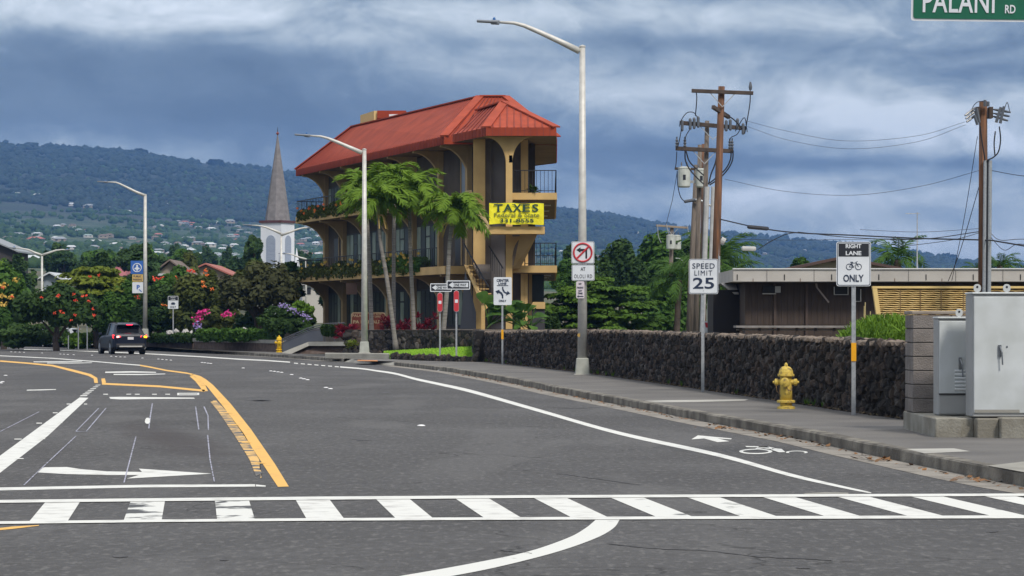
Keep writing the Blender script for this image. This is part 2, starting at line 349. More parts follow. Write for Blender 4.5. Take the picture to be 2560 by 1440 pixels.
r2 = t.nodes.new('ShaderNodeValToRGB'); t.links.new(n2_.outputs['Fac'], r2.inputs[0]); r2.color_ramp.elements[0].position = .38; r2.color_ramp.elements[0].color = (.014, .034, .012, 1)
r2.color_ramp.elements[1].position = .66; r2.color_ramp.elements[1].color = (.085, .095, .055, 1); e = r2.color_ramp.elements.new(.52); e.color = (.030, .070, .018, 1)
t.links.new(r2.outputs[0], mx.inputs[7]); t.links.new(mx.outputs[2], b.inputs['Base Color'])
hx = [(lambda y, a=a: (a-1280)/F*y) for a in [-30000, -12000, -6000, -3000, -1500]+list(range(-700, 3300, 32))+[4500, 6500, 9000, 14000, 30000]]
hy = [700, 760, 830, 900, 1000, 1100, 1200, 1350, 1500, 1700, 1900, 2100, 2300, 2500, 2700, 2900, 3100, 3300, 3500, 3700, 3900, 4100, 4300, 4500, 4700, 4850, 5000, 5200, 5600]
sheet('hillside', hx, hy, zh, HILL_M)
# ------------------------------------------------------------------ road, kerb, pavement
KB = [(2640,1232),(2560,1217),(2450,1196),(2300,1164),(2160,1134),(2030,1104),(1900,1080),(1770,1056),(1640,1030),(1500,1003),(1400,984),(1300,962),(1215,946),(1130,931),(1050,921),(985,914)]
KB2 = [(860,905),(800,901),(700,893.5),(600,888),(520,883),(430,877),(370,872),(300,868.5),(240,866),(100,864),(0,863),(-200,861)]
kb1 = [G(*p) for p in KB]; kb2 = [G(*p) for p in KB2]
corner = [Vector((60, 25.0, 0)), Vector((14, 25.2, 0)), Vector((9.2, 25.8, 0)), Vector((6.9, 26.9, 0))]
kb1w = corner+kb1
drive = [kb1[-1], G(945,911.5), G(905,908.5), kb2[0]]
edge = kb1w+drive[1:-1]+kb2
poly = [(p.x, p.y) for p in edge]+[(-90, 232), (-90, -60), (60, -60)]
def flatpoly(name, pts, z_, m, kind='structure'):
    me = bpy.data.meshes.new(name); me.from_pydata([(p[0], p[1], z_) for p in pts], [], [tuple(range(len(pts)))])
    me.materials.append(m); me.update()
    if me.polygons[0].normal.z < 0: me.flip_normals()
    return tag(inst(name, me), kind=kind)
flatpoly('road', poly, 0, A_ASPH)
def offs(line, d):                                   # offset a ground line to its right-hand side by d
    o = []
    for i, p in enumerate(line):
        a = line[max(i-1, 0)]; c = line[min(i+1, len(line)-1)]; t_ = (c-a); t_.z = 0; t_.normalize()
        o.append(Vector((p.x+t_.y*d, p.y-t_.x*d, p.z)))
    return o
def strip(a, b, m, name='strip', z_=0.0):
    n = len(a); vs = [(p.x, p.y, z_) for p in a]+[(p.x, p.y, z_) for p in b]
    me = bpy.data.meshes.new(name); me.from_pydata(vs, [], [(i, i+1, n+i+1, n+i) for i in range(n-1)]); me.materials.append(m); me.update()
    if me.polygons[0].normal.z < 0: me.flip_normals()
    return tag(inst(name, me), kind='structure')
def dense(line, step=.8):
    o = [line[0]]
    for a, b in zip(line, line[1:]):
        k = max(1, int((b-a).length/step))
        o += [a.lerp(b, (i+1)/k) for i in range(k)]
    return o
def kerb_thing(line, idx, m=KERB, h=.15, w=.17, name='kerb'):
    # the road lies on the left of the line's direction (towards -X, +Y): the kerb body on the right
    l0 = dense(line, 1.0); n = len(l0); l1 = offs(l0, w)
    J = [Vector((random.uniform(-.012, .012), 0, random.uniform(-.008, .006))) for _ in l0]
    top0 = [p+j+Vector((0, 0, h-.02)) for p, j in zip(l0, J)]; top0b = [p.lerp(q, .12)+Vector((0, 0, h)) for p, q in zip(l0, l1)]
    top1 = [p+Vector((0, 0, h+.002)) for p in l1]
    bot = [p-Vector((0, 0, .05)) for p in l0]
    rows = [bot, top0, top0b, top1, [p-Vector((0, 0, .05)) for p in l1]]
    vs = [tuple(p) for r_ in rows for p in r_]
    fs = [(r_*n+i, r_*n+i+1, (r_+1)*n+i+1, (r_+1)*n+i) for r_ in range(len(rows)-1) for i in range(n-1)]
    me = bpy.data.meshes.new(name); me.from_pydata(vs, [], fs); me.materials.append(m)
    me.update(); return tag(inst(name, me), kind='structure')
SGN = 1
def side_sign():
    a = offs(kb1, 1.0)[6]; return 1 if a.x > kb1[6].x else -1
S = side_sign()
_of = offs
def offs(line, d): return _of(line, d*S)
kerb_thing(kb1w, 0); kerb_thing(kb2, 1)
strip(offs(kb1w, -.012), offs(kb1w, -.50), GUTT, 'gutter', .004)
strip(offs(kb2, -.012), offs(kb2, -.40), GUTT, 'gutter', .004)
# pavement: from the kerb back to the wall
WB = [(2400,1070),(2283,1052),(2134,1031),(1950,1003),(1757,974),(1600,951.5),(1455,931),(1320,916),(1187,902)]
wb = [G(px, py, .15) for px, py in WB]
back = [Vector((60, 60, 0)), Vector((9, 42.5, 0))]+wb+[Vector((-1.6, 111.5, 0)), G(1050, 901, .15), G(975, 893, .15), G(905, 889, .15), G(860, 888, .15), G(735, 884, .15),
     G(690, 880, .15), G(480, 872.5, .15), G(363, 866.5, .15), G(250, 862.5, .15), Vector((-45, 222, 0)), Vector((-90, 236, 0))]
ks = offs(kb1w, .165); k2 = offs(kb2, .165)
pv = [(p.x, p.y) for p in ks]+[(p.x, p.y) for p in (drive[0]+Vector((.1, .8, 0)), G(940, 905, .1), G(880, 900, .1))]+[(p.x, p.y) for p in k2]+[(p.x, p.y) for p in back[::-1]]
flatpoly('pavement', pv, .150, WALK)
ramp = MB().add([tuple(drive[0]), tuple(kb2[0]), (pv[len(ks)+2][0], pv[len(ks)+2][1], .153), (pv[len(ks)][0], pv[len(ks)][1], .153)], [(0, 1, 2, 3)])
tag(ramp.build('kerb_ramp', CONC), kind='structure')
TACT = mat('orange_tactile_mat', (.62, .27, .10), (.5, .2, .08), sc=8, rough=.8, bump=.5, bsc=80)
flatpoly('tactile_paving', [G(892, 904.5, .12)[:2], G(945, 905.5, .12)[:2], G(943, 900.5, .16)[:2], G(895, 899.5, .16)[:2]], .158, TACT)
# pale slabs let into the pavement
flatpoly('pavement_slab', [G(1612,1002,.15)[:2], G(1752,1000,.15)[:2], G(1872,998.6,.15)[:2], G(1862,1002,.15)[:2], G(1740,1005.5,.15)[:2], G(1640,1006.5,.15)[:2]], .154, CONC_L)
flatpoly('pavement_slab', [G(2266,1123,.15)[:2], G(2385,1121.5,.15)[:2], G(2426,1129,.15)[:2], G(2310,1134,.15)[:2]], .154, CONC_L)
flatpoly('pavement_slab', [G(2470,1165,.15)[:2], G(2600,1150,.15)[:2], G(2700,1165,.15)[:2], G(2620,1192,.15)[:2]], .154, CONC)
# ------------------------------------------------------------------ painted markings
def PM(name, pts, m, lv=1):
    return flatpoly(name, [G(x, y)[:2] for x, y in pts], .004*lv, m)
def line_px(name, ctr, m, lv=1):                     # centre pixels with thickness in pixels
    top = [(x, y-w/2) for x, y, w in ctr]; bot = [(x, y+w/2) for x, y, w in ctr]
    a = [G(*p) for p in top]; b_ = [G(*p) for p in bot]; return strip(a, b_, m, name, .004*lv)
line_px('crosswalk_line', [(-60,1256,7),(400,1251,7.5),(800,1247.3,8),(1300,1243.5,7),(1700,1241.7,6.6),(2620,1238.5,6)], WHITE, 2)
line_px('crosswalk_line', [(-60,1309.5,6.5),(400,1304,6.5),(800,1300.7,6.6),(1300,1298.3,6.6),(1800,1296,7.2),(2620,1294,7.2)], WHITE, 2)
tops = [-105, 115, 327, 537, 738, 938, 1136, 1331, 1522, 1712, 1900, 2086, 2270, 2452]
for i, xt in enumerate(tops):
    w = 87-i*.7
    def ty(x): return lerp([(-200, 1257), (400, 1251.5), (800, 1247.8), (1300, 1244.2), (1700, 1242.2), (2620, 1239)], x)
    def by(x): return lerp([(-200, 1311), (400, 1304), (800, 1300.7), (1300, 1298.3), (1800, 1296), (2800, 1293.5)], x)
    def bx(x): k = (by(x*1.1-40)-807)/(ty(x)-807); return 487+(x-487)*k
    q = [(xt, ty(xt)), (xt+w, ty(xt+w)), (bx(xt+w), by(bx(xt+w))), (bx(xt), by(bx(xt)))]
    PM('crosswalk_bar', q, WHITE_VW if i in (2, 3) else (WHITE_W if i in (8, 9, 12) else WHITE), 1)
line_px('stop_line', [(-60,1224.5,7.5),(360,1216,6.5),(638,1214.5,6)], WHITE)
line_px('stop_line', [(640,1214.5,5),(664,1216,3)], WHITE_W)
PM('lane_line', [(221,995),(199,994),(0,1140),(-70,1190),(-70,1231),(0,1183),(120,1090)], WHITE)
for k in range(7):
    f = k/6; x, y = 207+f*36, 991-f*27
    PM('lane_dash', [(x-8+f*2, y), (x+10-f*3, y-.6), (x+12-f*3, y-3+f), (x-5+f*2, y-2.4+f)], WHITE)
for x, y, w in ((173,1011,13),(214,1011,8),(138,1033,12),(98,1059,14),(149,1058,14),(45,1099,18),(104,1098,18),(48,1148,22)):
    line_px('line_tick', [(x-w/2, y, 2.2), (x+w/2, y, 2.2)], WHITE_W, 2)
# yellow: the thick nearside line and its thin continuation round the bend
strip([G(*p) for p in [(722,1217),(687,1160),(627,1073),(577,1010),(533,963),(515,948.5),(500,940),(483,935.5)]],
      [G(*p) for p in [(695,1218),(663,1170),(606,1083),(559,1018),(518,967),(500,950.5),(487,942),(474,938)]], YELLOW, 'centre_line', .004)
line_px('centre_line', [(483,936.5,3),(465,932.7,3.4),(417,926.5,3.2),(373,917.5,3.4),(350,913.5,3)], YELLOW)
line_px('edge_line', [(350,913.3,2.2),(300,909.3,2),(233,903.6,2),(133,896,1.8),(0,889.5,1.6),(-100,885,1.6)], WHITE_W)
PM('centre_line', [(474,941),(482,940),(500,950),(513,963),(520,978),(507,979),(500,968),(488,953)], YELLOW)
line_px('centre_line', [(255,959.5,4.5),(400,966.3,4.6),(512,977.3,5)], YELLOW)
PM('centre_line', [(253,947),(262,946),(265,957),(255,957.6)], YELLOW)
PM('centre_line', [(0,901),(67,906.3),(133,912.5),(183,924),(227,935.5),(243,945),(245,958),(236,957.5),(234,947),(220,939.5),(180,929),(130,916),(67,909.6),(0,904.5)], YELLOW)
strip([G(*p) for p in [(531,1001),(560,1030),(600,1090),(640,1158),(655,1193)]],
      [G(*p) for p in [(540,1001),(567,1029),(609,1084),(648,1150),(651,1196)]][:5], YELLOW_W, 'worn_centre_line', .004)
strip([G(*p) for p in [(537,1003),(556,1024),(600,1082),(636,1140),(655,1184)]],
      [G(*p) for p in [(526,1005),(545,1028),(588,1092),(624,1150),(640,1192)]], YELLOW_W, 'worn_centre_line', .006)
for x, y, w in ((548,993,10),(560,1009,13),(569,1033,15),(586,1063,16),(614,1107,20),(648,1159,22),(507,963,9),(495,953,8)):
    line_px('line_tick', [(x-w/2, y, 2.6), (x+w/2+4, y, 2.6)], YELLOW, 2)
line_px('centre_line', [(-60,1330,4),(30,1320.5,6),(97,1314.5,2)], YELLOW)
PM('turn_arrow', [(94,1182),(107,1170),(112,1169),(167,1168.3),(200,1173.3),(267,1179.3),(355,1180.7),(347,1172.3),(530,1185),(317,1197.3),(347,1188.3),(267,1188.3),(167,1186)], WHITE)
PM('turn_arrow', [(273,993),(300,992.5),(380,993.3),(485,994.6),(487,997),(400,997.6),(300,999),(276,997.5)], WHITE)
line_px('turn_arrow', [(263,931,3),(330,930,3.6),(390,931,2)], WHITE); line_px('turn_arrow', [(284,936.3,2.4),(350,936.6,2.6),(413,935,1.6)], WHITE)
line_px('turn_arrow', [(84,904.8,2),(160,904.5,2),(205,903.2,1.4)], WHITE_W); line_px('turn_arrow', [(118,907.8,1.8),(180,907.8,2),(230,907,1.2)], WHITE_W)
line_px('word_marking', [(443,983.6,2),(498,983.4,2)], WHITE); line_px('word_marking', [(443,987.6,2),(498,987.2,2)], WHITE)
PM('word_marking', [(443,983),(448,983),(448,988),(443,988)], WHITE, 2); PM('word_marking', [(493,983),(498,983),(498,988),(493,988)], WHITE, 2)
for x in (264, 322, 343, 386, 419): line_px('word_marking', [(x-6, 986, 1.8), (x+6, 986, 2.2)], WHITE_W)
line_px('faded_line', [(67,975.8,2.2),(105,975,2.4),(140,974,1.6)], WHITE_W)
for ln in ([(247,1021),(190,1079)],[(265,1021),(216,1079)],[(190,1079.5),(222,1080)],[(190,1091),(94,1181),(60,1214)],[(381,1009),(376,1040),(372,1072)],[(340,1092),(325,1150),(310,1208)],
           [(489,1017),(497,1075)],[(510,1017),(520,1040),(521,1076)],[(519,1088),(525,1150),(536,1206)],[(98,1030),(0,1080)]):
    line_px('survey_mark', [(x, y, 1) for x, y in ln], CHALK, 2) if abs(ln[0][1]-ln[-1][1]) < 2 else \
    strip([G(x-1.6, y) for x, y in ln], [G(x+1.6, y) for x, y in ln], CHALK, 'survey_mark', .007)
PM('painted_spot', [(363,1050),(366,1046),(371,1045.4),(375,1048),(375,1056),(371,1061),(365,1060),(362,1056)], WHITE, 2)
# right-hand edge line
EL = [(2178,1233,2),(2160,1229.5,4),(2085,1213.5,6),(1970,1186.5,8),(1800,1139,9),(1550,1084,8),(1350,1027.5,7.5),(1183,980,7.5),(1100,961,6),(1040,948,5.4),(989,934.5,4.6),(940,927,3.6),(905,922,3.2),(850,917.5,2.8)]
def spl2(l, n=5):
    e = [tuple(2*a-b for a, b in zip(l[0], l[1]))]+list(l)+[tuple(2*a-b for a, b in zip(l[-1], l[-2]))]; o = []
    for i in range(1, len(e)-2):
        for k in range(n):
            u = k/n; o.append(tuple(.5*((2*b)+(c-a)*u+(2*a-5*b+4*c-d)*u*u+(3*b-a-3*c+d)*u**3) for a, b, c, d in zip(*e[i-1:i+3])))
    return o+[l[-1]]
line_px('edge_line', spl2(EL), WHITE)
for x in range(735, 850, 17): line_px('edge_dash', [(x, 908.0+(x-735)*.083, 2), (x+10, 908.8+(x-735)*.083, 2)], WHITE)
line_px('edge_line', [(725,905.6,2.6),(660,901,2.6),(600,898.3,2.6),(500,891.8,2.3),(368,884.6,2.2),(243,879,1.8),(165,876.4,1.6),(60,873.8,1.4)], WHITE)
strip([G(*p) for p in spl2([(1491,1299),(1463,1322),(1417,1347),(1317,1381),(1183,1409),(1050,1433),(900,1458)])],
      [G(*p) for p in spl2([(1550,1299),(1533,1322),(1486,1348),(1385,1383),(1238,1420),(1110,1445),(960,1472)])], WHITE_W, 'curved_lane_line', .004)
def q4(l): return [(1700+x/4.571, 1060+y/4.571) for x, y in l]
PM('cycle_lane_arrow', q4([(130,178),(205,132),(590,168),(585,178),(430,168),(565,200),(430,210),(275,168)]), WHITE)
def ring(cx, cy, rx, ry, w, h, a0=0, a1=360):
    n = 28; A = [R(a0+(a1-a0)*i/n) for i in range(n+1)]
    o = [(cx+rx*math.cos(a), cy+ry*math.sin(a)) for a in A]; i_ = [(cx+(rx-w)*math.cos(a), cy+(ry-h)*math.sin(a)) for a in A]
    strip([G(*p) for p in q4(o)], [G(*p) for p in q4(i_)], WHITE, 'cycle_symbol', .004)
ring(866, 316, 190, 30, 44, 11); ring(1335, 326, 125, 18, 34, 7, 150, 400)
for pl in ([(745,258),(1000,262),(1020,276),(760,270)], [(840,300),(905,262),(990,262),(1080,280),(1060,296),(950,284),(870,300)], [(1060,282),(1160,290),(1205,328),(1130,330),(1040,300)]):
    PM('cycle_symbol', q4(pl), WHITE, 2)
# manhole rim and tar scars
TAR = mat('tar_patch', (.045, .043, .045), (.08, .078, .08), sc=6, rough=.8, lo=.4, hi=.6)
PM('tar_scar', [(2008,1234),(2060,1231.5),(2120,1232.5),(2122,1236),(2060,1237),(2015,1237)], CONC)
PM('tar_scar', [(628,1002),(650,1000.5),(684,1001.5),(678,1003.5),(645,1004)], TAR)
def crack(pts, w, m=TAR):
    c = spl2([(x, y, w) for x, y in pts], 8); c = [(x, y+random.uniform(-.8, .8), max(.5, w_*random.uniform(.4, 1.4))) for x, y, w_ in c]; line_px('sealed_crack', c, m)
crack([(1520, 1360), (1640, 1372), (1760, 1377), (1900, 1392), (2080, 1401)], 1.8); crack([(1390, 1184), (1440, 1190), (1510, 1200), (1600, 1212)], 1.5)
crack([(1395, 1020), (1440, 1021), (1500, 1019)], 1.2); crack([(880, 1098), (905, 1101), (930, 1100)], 1.2); crack([(1250, 1375), (1290, 1381), (1330, 1384)], 1.4)
for x, y, w_, h_ in ((1316, 1175, 10, 2.2), (1292, 1164, 9, 1.6), (648, 1001, 34, 2), (960, 982, 18, 1.4), (1290, 993, 10, 1.6), (2480, 1330, 16, 2), (560, 1400, 14, 2.5), (300, 1392, 24, 3), (2010, 1420, 20, 2.5)):
    PM('tar_spot', [(x+w_*math.cos(R(a_))*random.uniform(.7, 1.1), y+h_*math.sin(R(a_))*random.uniform(.6, 1.1)) for a_ in range(0, 360, 24)], TAR)
# raised pavement markers: white ceramic domes
dome = MB().lathe([(.055, 0), (.053, .008), (.040, .015), (.018, .019), (.002, .020)], 12).mesh('raised_marker', mat('white_ceramic', (.82, .82, .82), rough=.3), smooth=True)
dots = [(1053,1065),(815,969.5),(826,972.5),(752,946),(760,947.8),(769,950),(677,928),(686,929),(695,930.3),(704,931.5),(729,937),(608,920.5),
        (505,906.6),(512,907.4),(520,908.4),(527,909.2),(396,898),(406,899),(416,900),(427,900.8),(356,895.5),(278,891),(290,892),(301,892.7),(312,893),(230,888.5),
        (151,885.5),(160,886),(169.5,886.6),(184,887.2),(28,880),(38,880.4),(49,880.8),(60,881.2),(105,883),(14,939),(6,955),(2,958)]
for x, y in dots:
    D_ = G(x, y); o = inst('raised_marker', dome, None, D_, s=1.25 if y > 1000 else 1.15)
    lab = ('lone small white dome marker in the middle of the empty near lane' if y > 1000 else 'small white dome marker in the pair of the lane row nearest the viewer' if x > 800 else
           'small white dome marker in the trio of the curving lane row' if x > 740 else 'single white dome marker between the trio and the row of four' if x == 729 else
           'small white dome marker in the row of four below the far hydrant' if x > 640 else 'single small white dome marker left of the far hydrant' if x == 608 else
           'small white dome marker in the short row below the long planter wall' if x > 480 else 'small white dome marker in the row of four right of the dark car' if x > 370 else
           'single small white dome marker just right of the dark car' if x == 356 else 'small white dome marker in the row directly below the dark car' if x > 250 else
           'small white dome marker in the row just left of the dark car' if x > 100 else 'larger white dome marker at the left edge above the thick white line' if y > 930 else 'small white dome marker in the far row at the left edge')
    tag(o, lab, 'road marker', 'raised white markers on the road')
# ------------------------------------------------------------------ lava rock wall
def rock_mesh(seed, m):
    rr = random.Random(seed); ico = []
    import bmesh
    bm = bmesh.new(); bmesh.ops.create_icosphere(bm, subdivisions=1, radius=.5)
    for v_ in bm.verts:
        k = 1+rr.uniform(-.22, .22); v_.co = Vector((v_.co.x*k, v_.co.y*k, v_.co.z*(1+rr.uniform(-.22, .22))))
        for a in range(3): v_.co[a] = max(-.40, min(.40, v_.co[a]))*1.2
    me = bpy.data.meshes.new('stone'); bm.to_mesh(me); bm.free(); me.materials.append(m); return me
LAVA = [mat('lava_stone', (.014, .012, .011), (.045, .038, .034), sc=7, rough=.92, bump=.9, bsc=30, lo=.35, hi=.7),
        mat('brown_lava_stone', (.040, .030, .024), (.095, .070, .055), sc=7, rough=.92, bump=.9, bsc=30, lo=.35, hi=.7),
        mat('dark_lava_stone', (.012, .011, .011), (.034, .030, .028), sc=7, rough=.92, bump=.9, bsc=30, lo=.35, hi=.7),
        mat('grey_lava_stone', (.055, .051, .047), (.12, .105, .095), sc=7, rough=.92, bump=.9, bsc=30, lo=.35, hi=.7)]
MORTAR = mat('dark_mortar', (.008, .007, .006), (.018, .015, .013), sc=8, rough=.95, bump=.8, bsc=30)
CAPM = mat('weathered_cap_stone', (.13, .10, .075), (.24, .19, .15), sc=5, rough=.95, bump=.8, bsc=25)
ROCKS = [rock_mesh(s_, LAVA[s_ % 3 if s_ < 9 else 3]) for s_ in range(10)]
CAPR = [rock_mesh(50+s_, CAPM) for s_ in range(4)]
def stone_wall(root, line, ztop, zbase, thick, sz, nmax, px_lim, side=-1, cap=True, full_back=False):
    # line: ground points from near to far, wall face towards the road
    pts = dense(line, .5); ln = [0]
    for a, b_ in zip(pts, pts[1:]): ln.append(ln[-1]+(b_-a).length)
    def at(s_):
        for i in range(1, len(pts)):
            if s_ <= ln[i]:
                f = (s_-ln[i-1])/max(1e-6, ln[i]-ln[i-1]); d = (pts[i]-pts[i-1]).normalized(); return pts[i-1].lerp(pts[i], f), d
        return pts[-1], (pts[-1]-pts[-2]).normalized()
    T = ln[-1]
    a0 = pts; b0 = _of(pts, thick*side)
    core = MB(); n = len(pts)
    zt = [ztop(p)-.05 for p in pts]
    inn = _of(pts, .04*side)
    vs = [(p.x, p.y, zbase) for p in inn]+[(p.x, p.y, z_) for p, z_ in zip(inn, zt)]+[(p.x, p.y, z_) for p, z_ in zip(b0, zt)]+[(p.x, p.y, zbase-.4) for p in b0]
    fs = [(r_*n+i, r_*n+i+1, (r_+1)*n+i+1, (r_+1)*n+i) for r_ in range(3) for i in range(n-1)]+[(0, n, 2*n, 3*n), (n-1, 2*n-1, 3*n-1, 4*n-1)]
    core.add(vs, fs); core.build('mortar_core', MORTAR, root, world=True)
    L_ = []
    for row in range(int(1.8/(sz*.78))):
        s_ = random.uniform(0, sz)
        while s_ < T:
            w = sz*random.choice((.6, .8, 1, 1.15, 1.4)); p, d = at(s_); z_ = zbase+.04+row*sz*.78+random.uniform(-.25, .25)*sz
            if z_+sz*.35 < ztop(p): L_.append((p, d, z_, w*.92, sz*random.uniform(.9, 1.7)))
            s_ += w*.80
    L_.sort(key=lambda q: q[0].y)
    V = []; Fq = []; cnt = 0; stuff = MB()
    for i, (p, d, z_, w, h_) in enumerate(L_):
        nrm = Vector((d.y, -d.x, 0))*side; ang = math.atan2(d.y, d.x)
        c = p+nrm*(random.uniform(.02, .12)+.015); me = random.choice(ROCKS)
        rot = (random.uniform(-.4, .4), random.uniform(-.5, .5), ang+random.choice((0, math.pi))+random.uniform(-.2, .2))
        sc_ = (w*1.05, .22, h_*1.05)
        if i < nmax:
            o = inst('stone', me, root, Vector((c.x, c.y, z_))-root.location, rot, sc_)
        else:
            Mx = Matrix.LocRotScale(Vector((c.x, c.y, z_)), __import__('mathutils').Euler(rot), Vector(sc_))
            k = me.name; STF.setdefault(me.materials[0].name, MB()).add([Mx @ v_.co for v_ in me.vertices], [tuple(f.vertices) for f in me.polygons])
    for mn, mb in STF.items():
        o = mb.build('stonework', bpy.data.materials[mn], root, world=True); o['kind'] = 'stuff'
    STF.clear()
    if cap:
        cm = MB(); s_ = 0
        while s_ < T:
            p, d = at(s_); w = random.uniform(.16, .34); nrm = Vector((d.y, -d.x, 0))*side; ang = math.atan2(d.y, d.x)
            for off in (.10, .30):
                c = p+nrm*(off+random.uniform(-.03, .03)); me = random.choice(CAPR)
                Mx = Matrix.LocRotScale(Vector((c.x, c.y, ztop(p)-.035+random.uniform(-.015, .02))), __import__('mathutils').Euler((0, 0, ang+random.uniform(-.2, .2))), Vector((w*1.2, .26, .13)))
                cm.add([Mx @ v_.co for v_ in me.vertices], [tuple(f.vertices) for f in me.polygons])
            s_ += w*.85
        o = cm.build('rough_coping', CAPM, root, world=True); o['kind'] = 'stuff'
STF = {}
wl = wb[1:-1]+[G(1187, 902, .15)]
LT = [(2283, 858), (2134, 851), (1950, 842), (1757, 836), (1600, 829), (1455, 826), (1320, 828), (1187, 830)]
def lava_top(p):
    px = 1280+F*p.x/p.y; py = lerp(sorted((a, b_) for a, b_ in LT), px); return H+(HY-py)/F*p.y
t = thing('lava_rock_wall', 'long dark lava rock wall with brown coping behind the pavement and lamp post', 'stone wall', wl[3])
sidew = 1 if _of(wl, 1)[3].x > wl[3].x else -1
stone_wall(t, wl, lava_top, .12, .45, .17, 299, 10, sidew)
# end return of the wall at the lawn
t = thing('retaining_wall', 'dark stone retaining wall behind the bright green lawn and the three palms', 'stone wall', P(1020, 850, 127))
rw = [P(1187, 880, 111.2), P(1183, 870, 124), P(1060, 872, 127), P(945, 876, 127.5), P(862, 882, 128)]
rw = [Vector((p.x, p.y, 0)) for p in rw]
stone_wall(t, rw, lambda p: 1.42, .3, .4, .34, 220, 10, 1 if _of(rw, 1)[2].y > rw[2].y else -1, cap=False)
# ------------------------------------------------------------------ low planter wall with concrete cap, ramp
BRWN = mat('brown_stone_veneer', (.075, .050, .042), (.13, .095, .08), sc=3.5, rough=.95, bump=.9, bsc=14)
def low_wall(pts, name, label):
    r_ = thing(name, label, 'low wall', G(*pts[0], .15)); l0 = [G(x, y, .15) for x, y in pts]
    sd_ = 1 if _of(l0, 1)[0].y > l0[0].y else -1
    l1 = _of(l0, .5*sd_); w = MB(); n = len(l0)
    vs = [(p.x, p.y, .1) for p in l0]+[(p.x, p.y, .62) for p in l0]+[(p.x, p.y, .62) for p in l1]+[(p.x, p.y, .1) for p in l1]
    fs = [(q*n+i, q*n+i+1, (q+1)*n+i+1, (q+1)*n+i) for q in range(3) for i in range(n-1)]+[(0, n, 2*n, 3*n), (n-1, 2*n-1, 3*n-1, 4*n-1)]
    w.add(vs, fs); w.build('stone_face', BRWN, r_, world=True)
    c0 = _of(l0, -.06*sd_); c1 = _of(l0, .56*sd_); w = MB()
    vs = [(p.x, p.y, .60) for p in c0]+[(p.x, p.y, .79) for p in c0]+[(p.x, p.y, .79) for p in c1]+[(p.x, p.y, .60) for p in c1]
    w.add(vs, [(q*n+i, q*n+i+1, (q+1)*n+i+1, (q+1)*n+i) for q in range(3) for i in range(n-1)]+[(3*n+i, 3*n+i+1, i+1, i) for i in range(n-1)]+[(0, n, 2*n, 3*n), (n-1, 2*n-1, 3*n-1, 4*n-1)])
    w.build('concrete_cap', CONC, r_, world=True)
low_wall([(690, 880), (600, 877), (484, 873)], 'planter_wall', 'low brown stone wall with pale concrete cap left of the far hydrant')
low_wall([(481, 871.5), (430, 869.5), (363, 866.8)], 'planter_wall', 'low brown stone wall with concrete cap just right of the dark car')
r_ = thing('entrance_ramp', 'concrete ramp with solid dark grey side panel and handrails beside far hydrant', 'ramp', P(780, 884, 141))
a = lambda px, py, D=141: P(px, py, D)
MB().slab([a(728,884.5), a(862,884.5,139.5), a(866,862,139.5), a(772,864), a(735,880)], (0, .35, 0)).build('stone_face', BRWN, r_, world=True)
MB().slab([a(705,883,140.6), a(728,884.5,140.6), a(772,864.5,140.6), a(865,864.5,139.2), a(865,854.5,139.2), a(770,855,140.6), a(706,880.5,140.6)], (0, .6, 0)).build('concrete_cap', CONC_L, r_, world=True)
DGR = mat('dark_blue_grey_panel', (.050, .058, .080), (.065, .072, .09), sc=2, rough=.6)
MB().slab([a(706,880,141.1), a(770,854.5,141.1), a(808,853,141.1), a(808,823,141.1), a(770,830,141.1), a(706,858,141.1)], (0, .06, 0)).build('side_panel', DGR, r_, world=True)
for y0, y1, D_ in ((0, 0, 141.1), (-9, -9, 141.1), (-4, -8, 143.5)):
    MB().tube([a(704, 858+y0, D_), a(770, 829+y0, D_), a(815, 818+y0, D_), a(862, 816+y1, D_)], .028, 6).build('handrail', DGR, r_, world=True)
for x, y0, y1 in ((706, 846, 880), (738, 834, 868), (770, 820, 856), (812, 809, 856), (836, 808, 856), (861, 808, 856)):
    MB().tube([a(x, y1, 141.2), a(x, y0, 141.2)], .028, 6).build('post', DGR, r_, world=True)
# terrace the corner building stands on; lawn; long concrete step under the second lamp
TERR = mat('terrace_concrete', (.16, .13, .105), (.10, .085, .07), sc=1, rough=.9)
tag(MB().prism([(3.4, 128), (-1.5, 124.4), (-3.9, 127.35), (-7.5, 128.3), (-7.7, 133), (-8.0, 142), (-9.8, 152), (-15.5, 172), (-6, 180), (3.4, 165)], -.1, 1.38).build('terrace', TERR), kind='structure')
o = MB().slab([P(1187, 896, 111.5), P(1045, 896.5, 115.5), P(975, 886, 120), P(958, 880, 125.5), P(1060, 873, 126.6), P(1187, 867, 124)], (0, 0, -.35)).build('lawn', GRASS)
tag(o, 'bright green clipped lawn sloping down to the pavement in front of the palms', 'lawn', kind=None)
gb = MB(); bl = MB()
for i in range(9000):
    u, w_ = random.random(), random.random()
    a0 = P(1187, 896, 111.5).lerp(P(975, 886, 120), u); a1 = P(1187, 867, 124).lerp(P(958, 880, 125.5), u); p = a0.lerp(a1, w_)
    an = random.uniform(0, 6.28); h_ = random.uniform(.03, .08); q = Vector((math.cos(an)*.03, math.sin(an)*.03, 0)); tp = Vector((random.uniform(-.03, .03), random.uniform(-.03, .03), h_))
    bl.add([p-q, p+q, p+tp], [(0, 1, 2)])
g_ = bl.build('grass', mat('grass_blades', (.18, .36, .02), (.30, .50, .04), sc=2, rough=.8)); tag(g_, 'short bright grass blades covering the lawn', 'grass', kind='stuff')
r_ = thing('lava_kerb', 'low black lava stone edging in front of the bright lawn', 'stone edging', P(1100, 905, 112))
el_ = [Vector((p.x, p.y, .15)) for p in (P(1187, 905, 110.9), P(1110, 903, 112.4), P(1045, 902, 115), P(975, 893, 119.5))]
stone_wall(r_, el_, lambda p: .40, .12, .3, .22, 90, 10, 1 if _of(el_, 1)[1].y > el_[1].y else -1, cap=False)
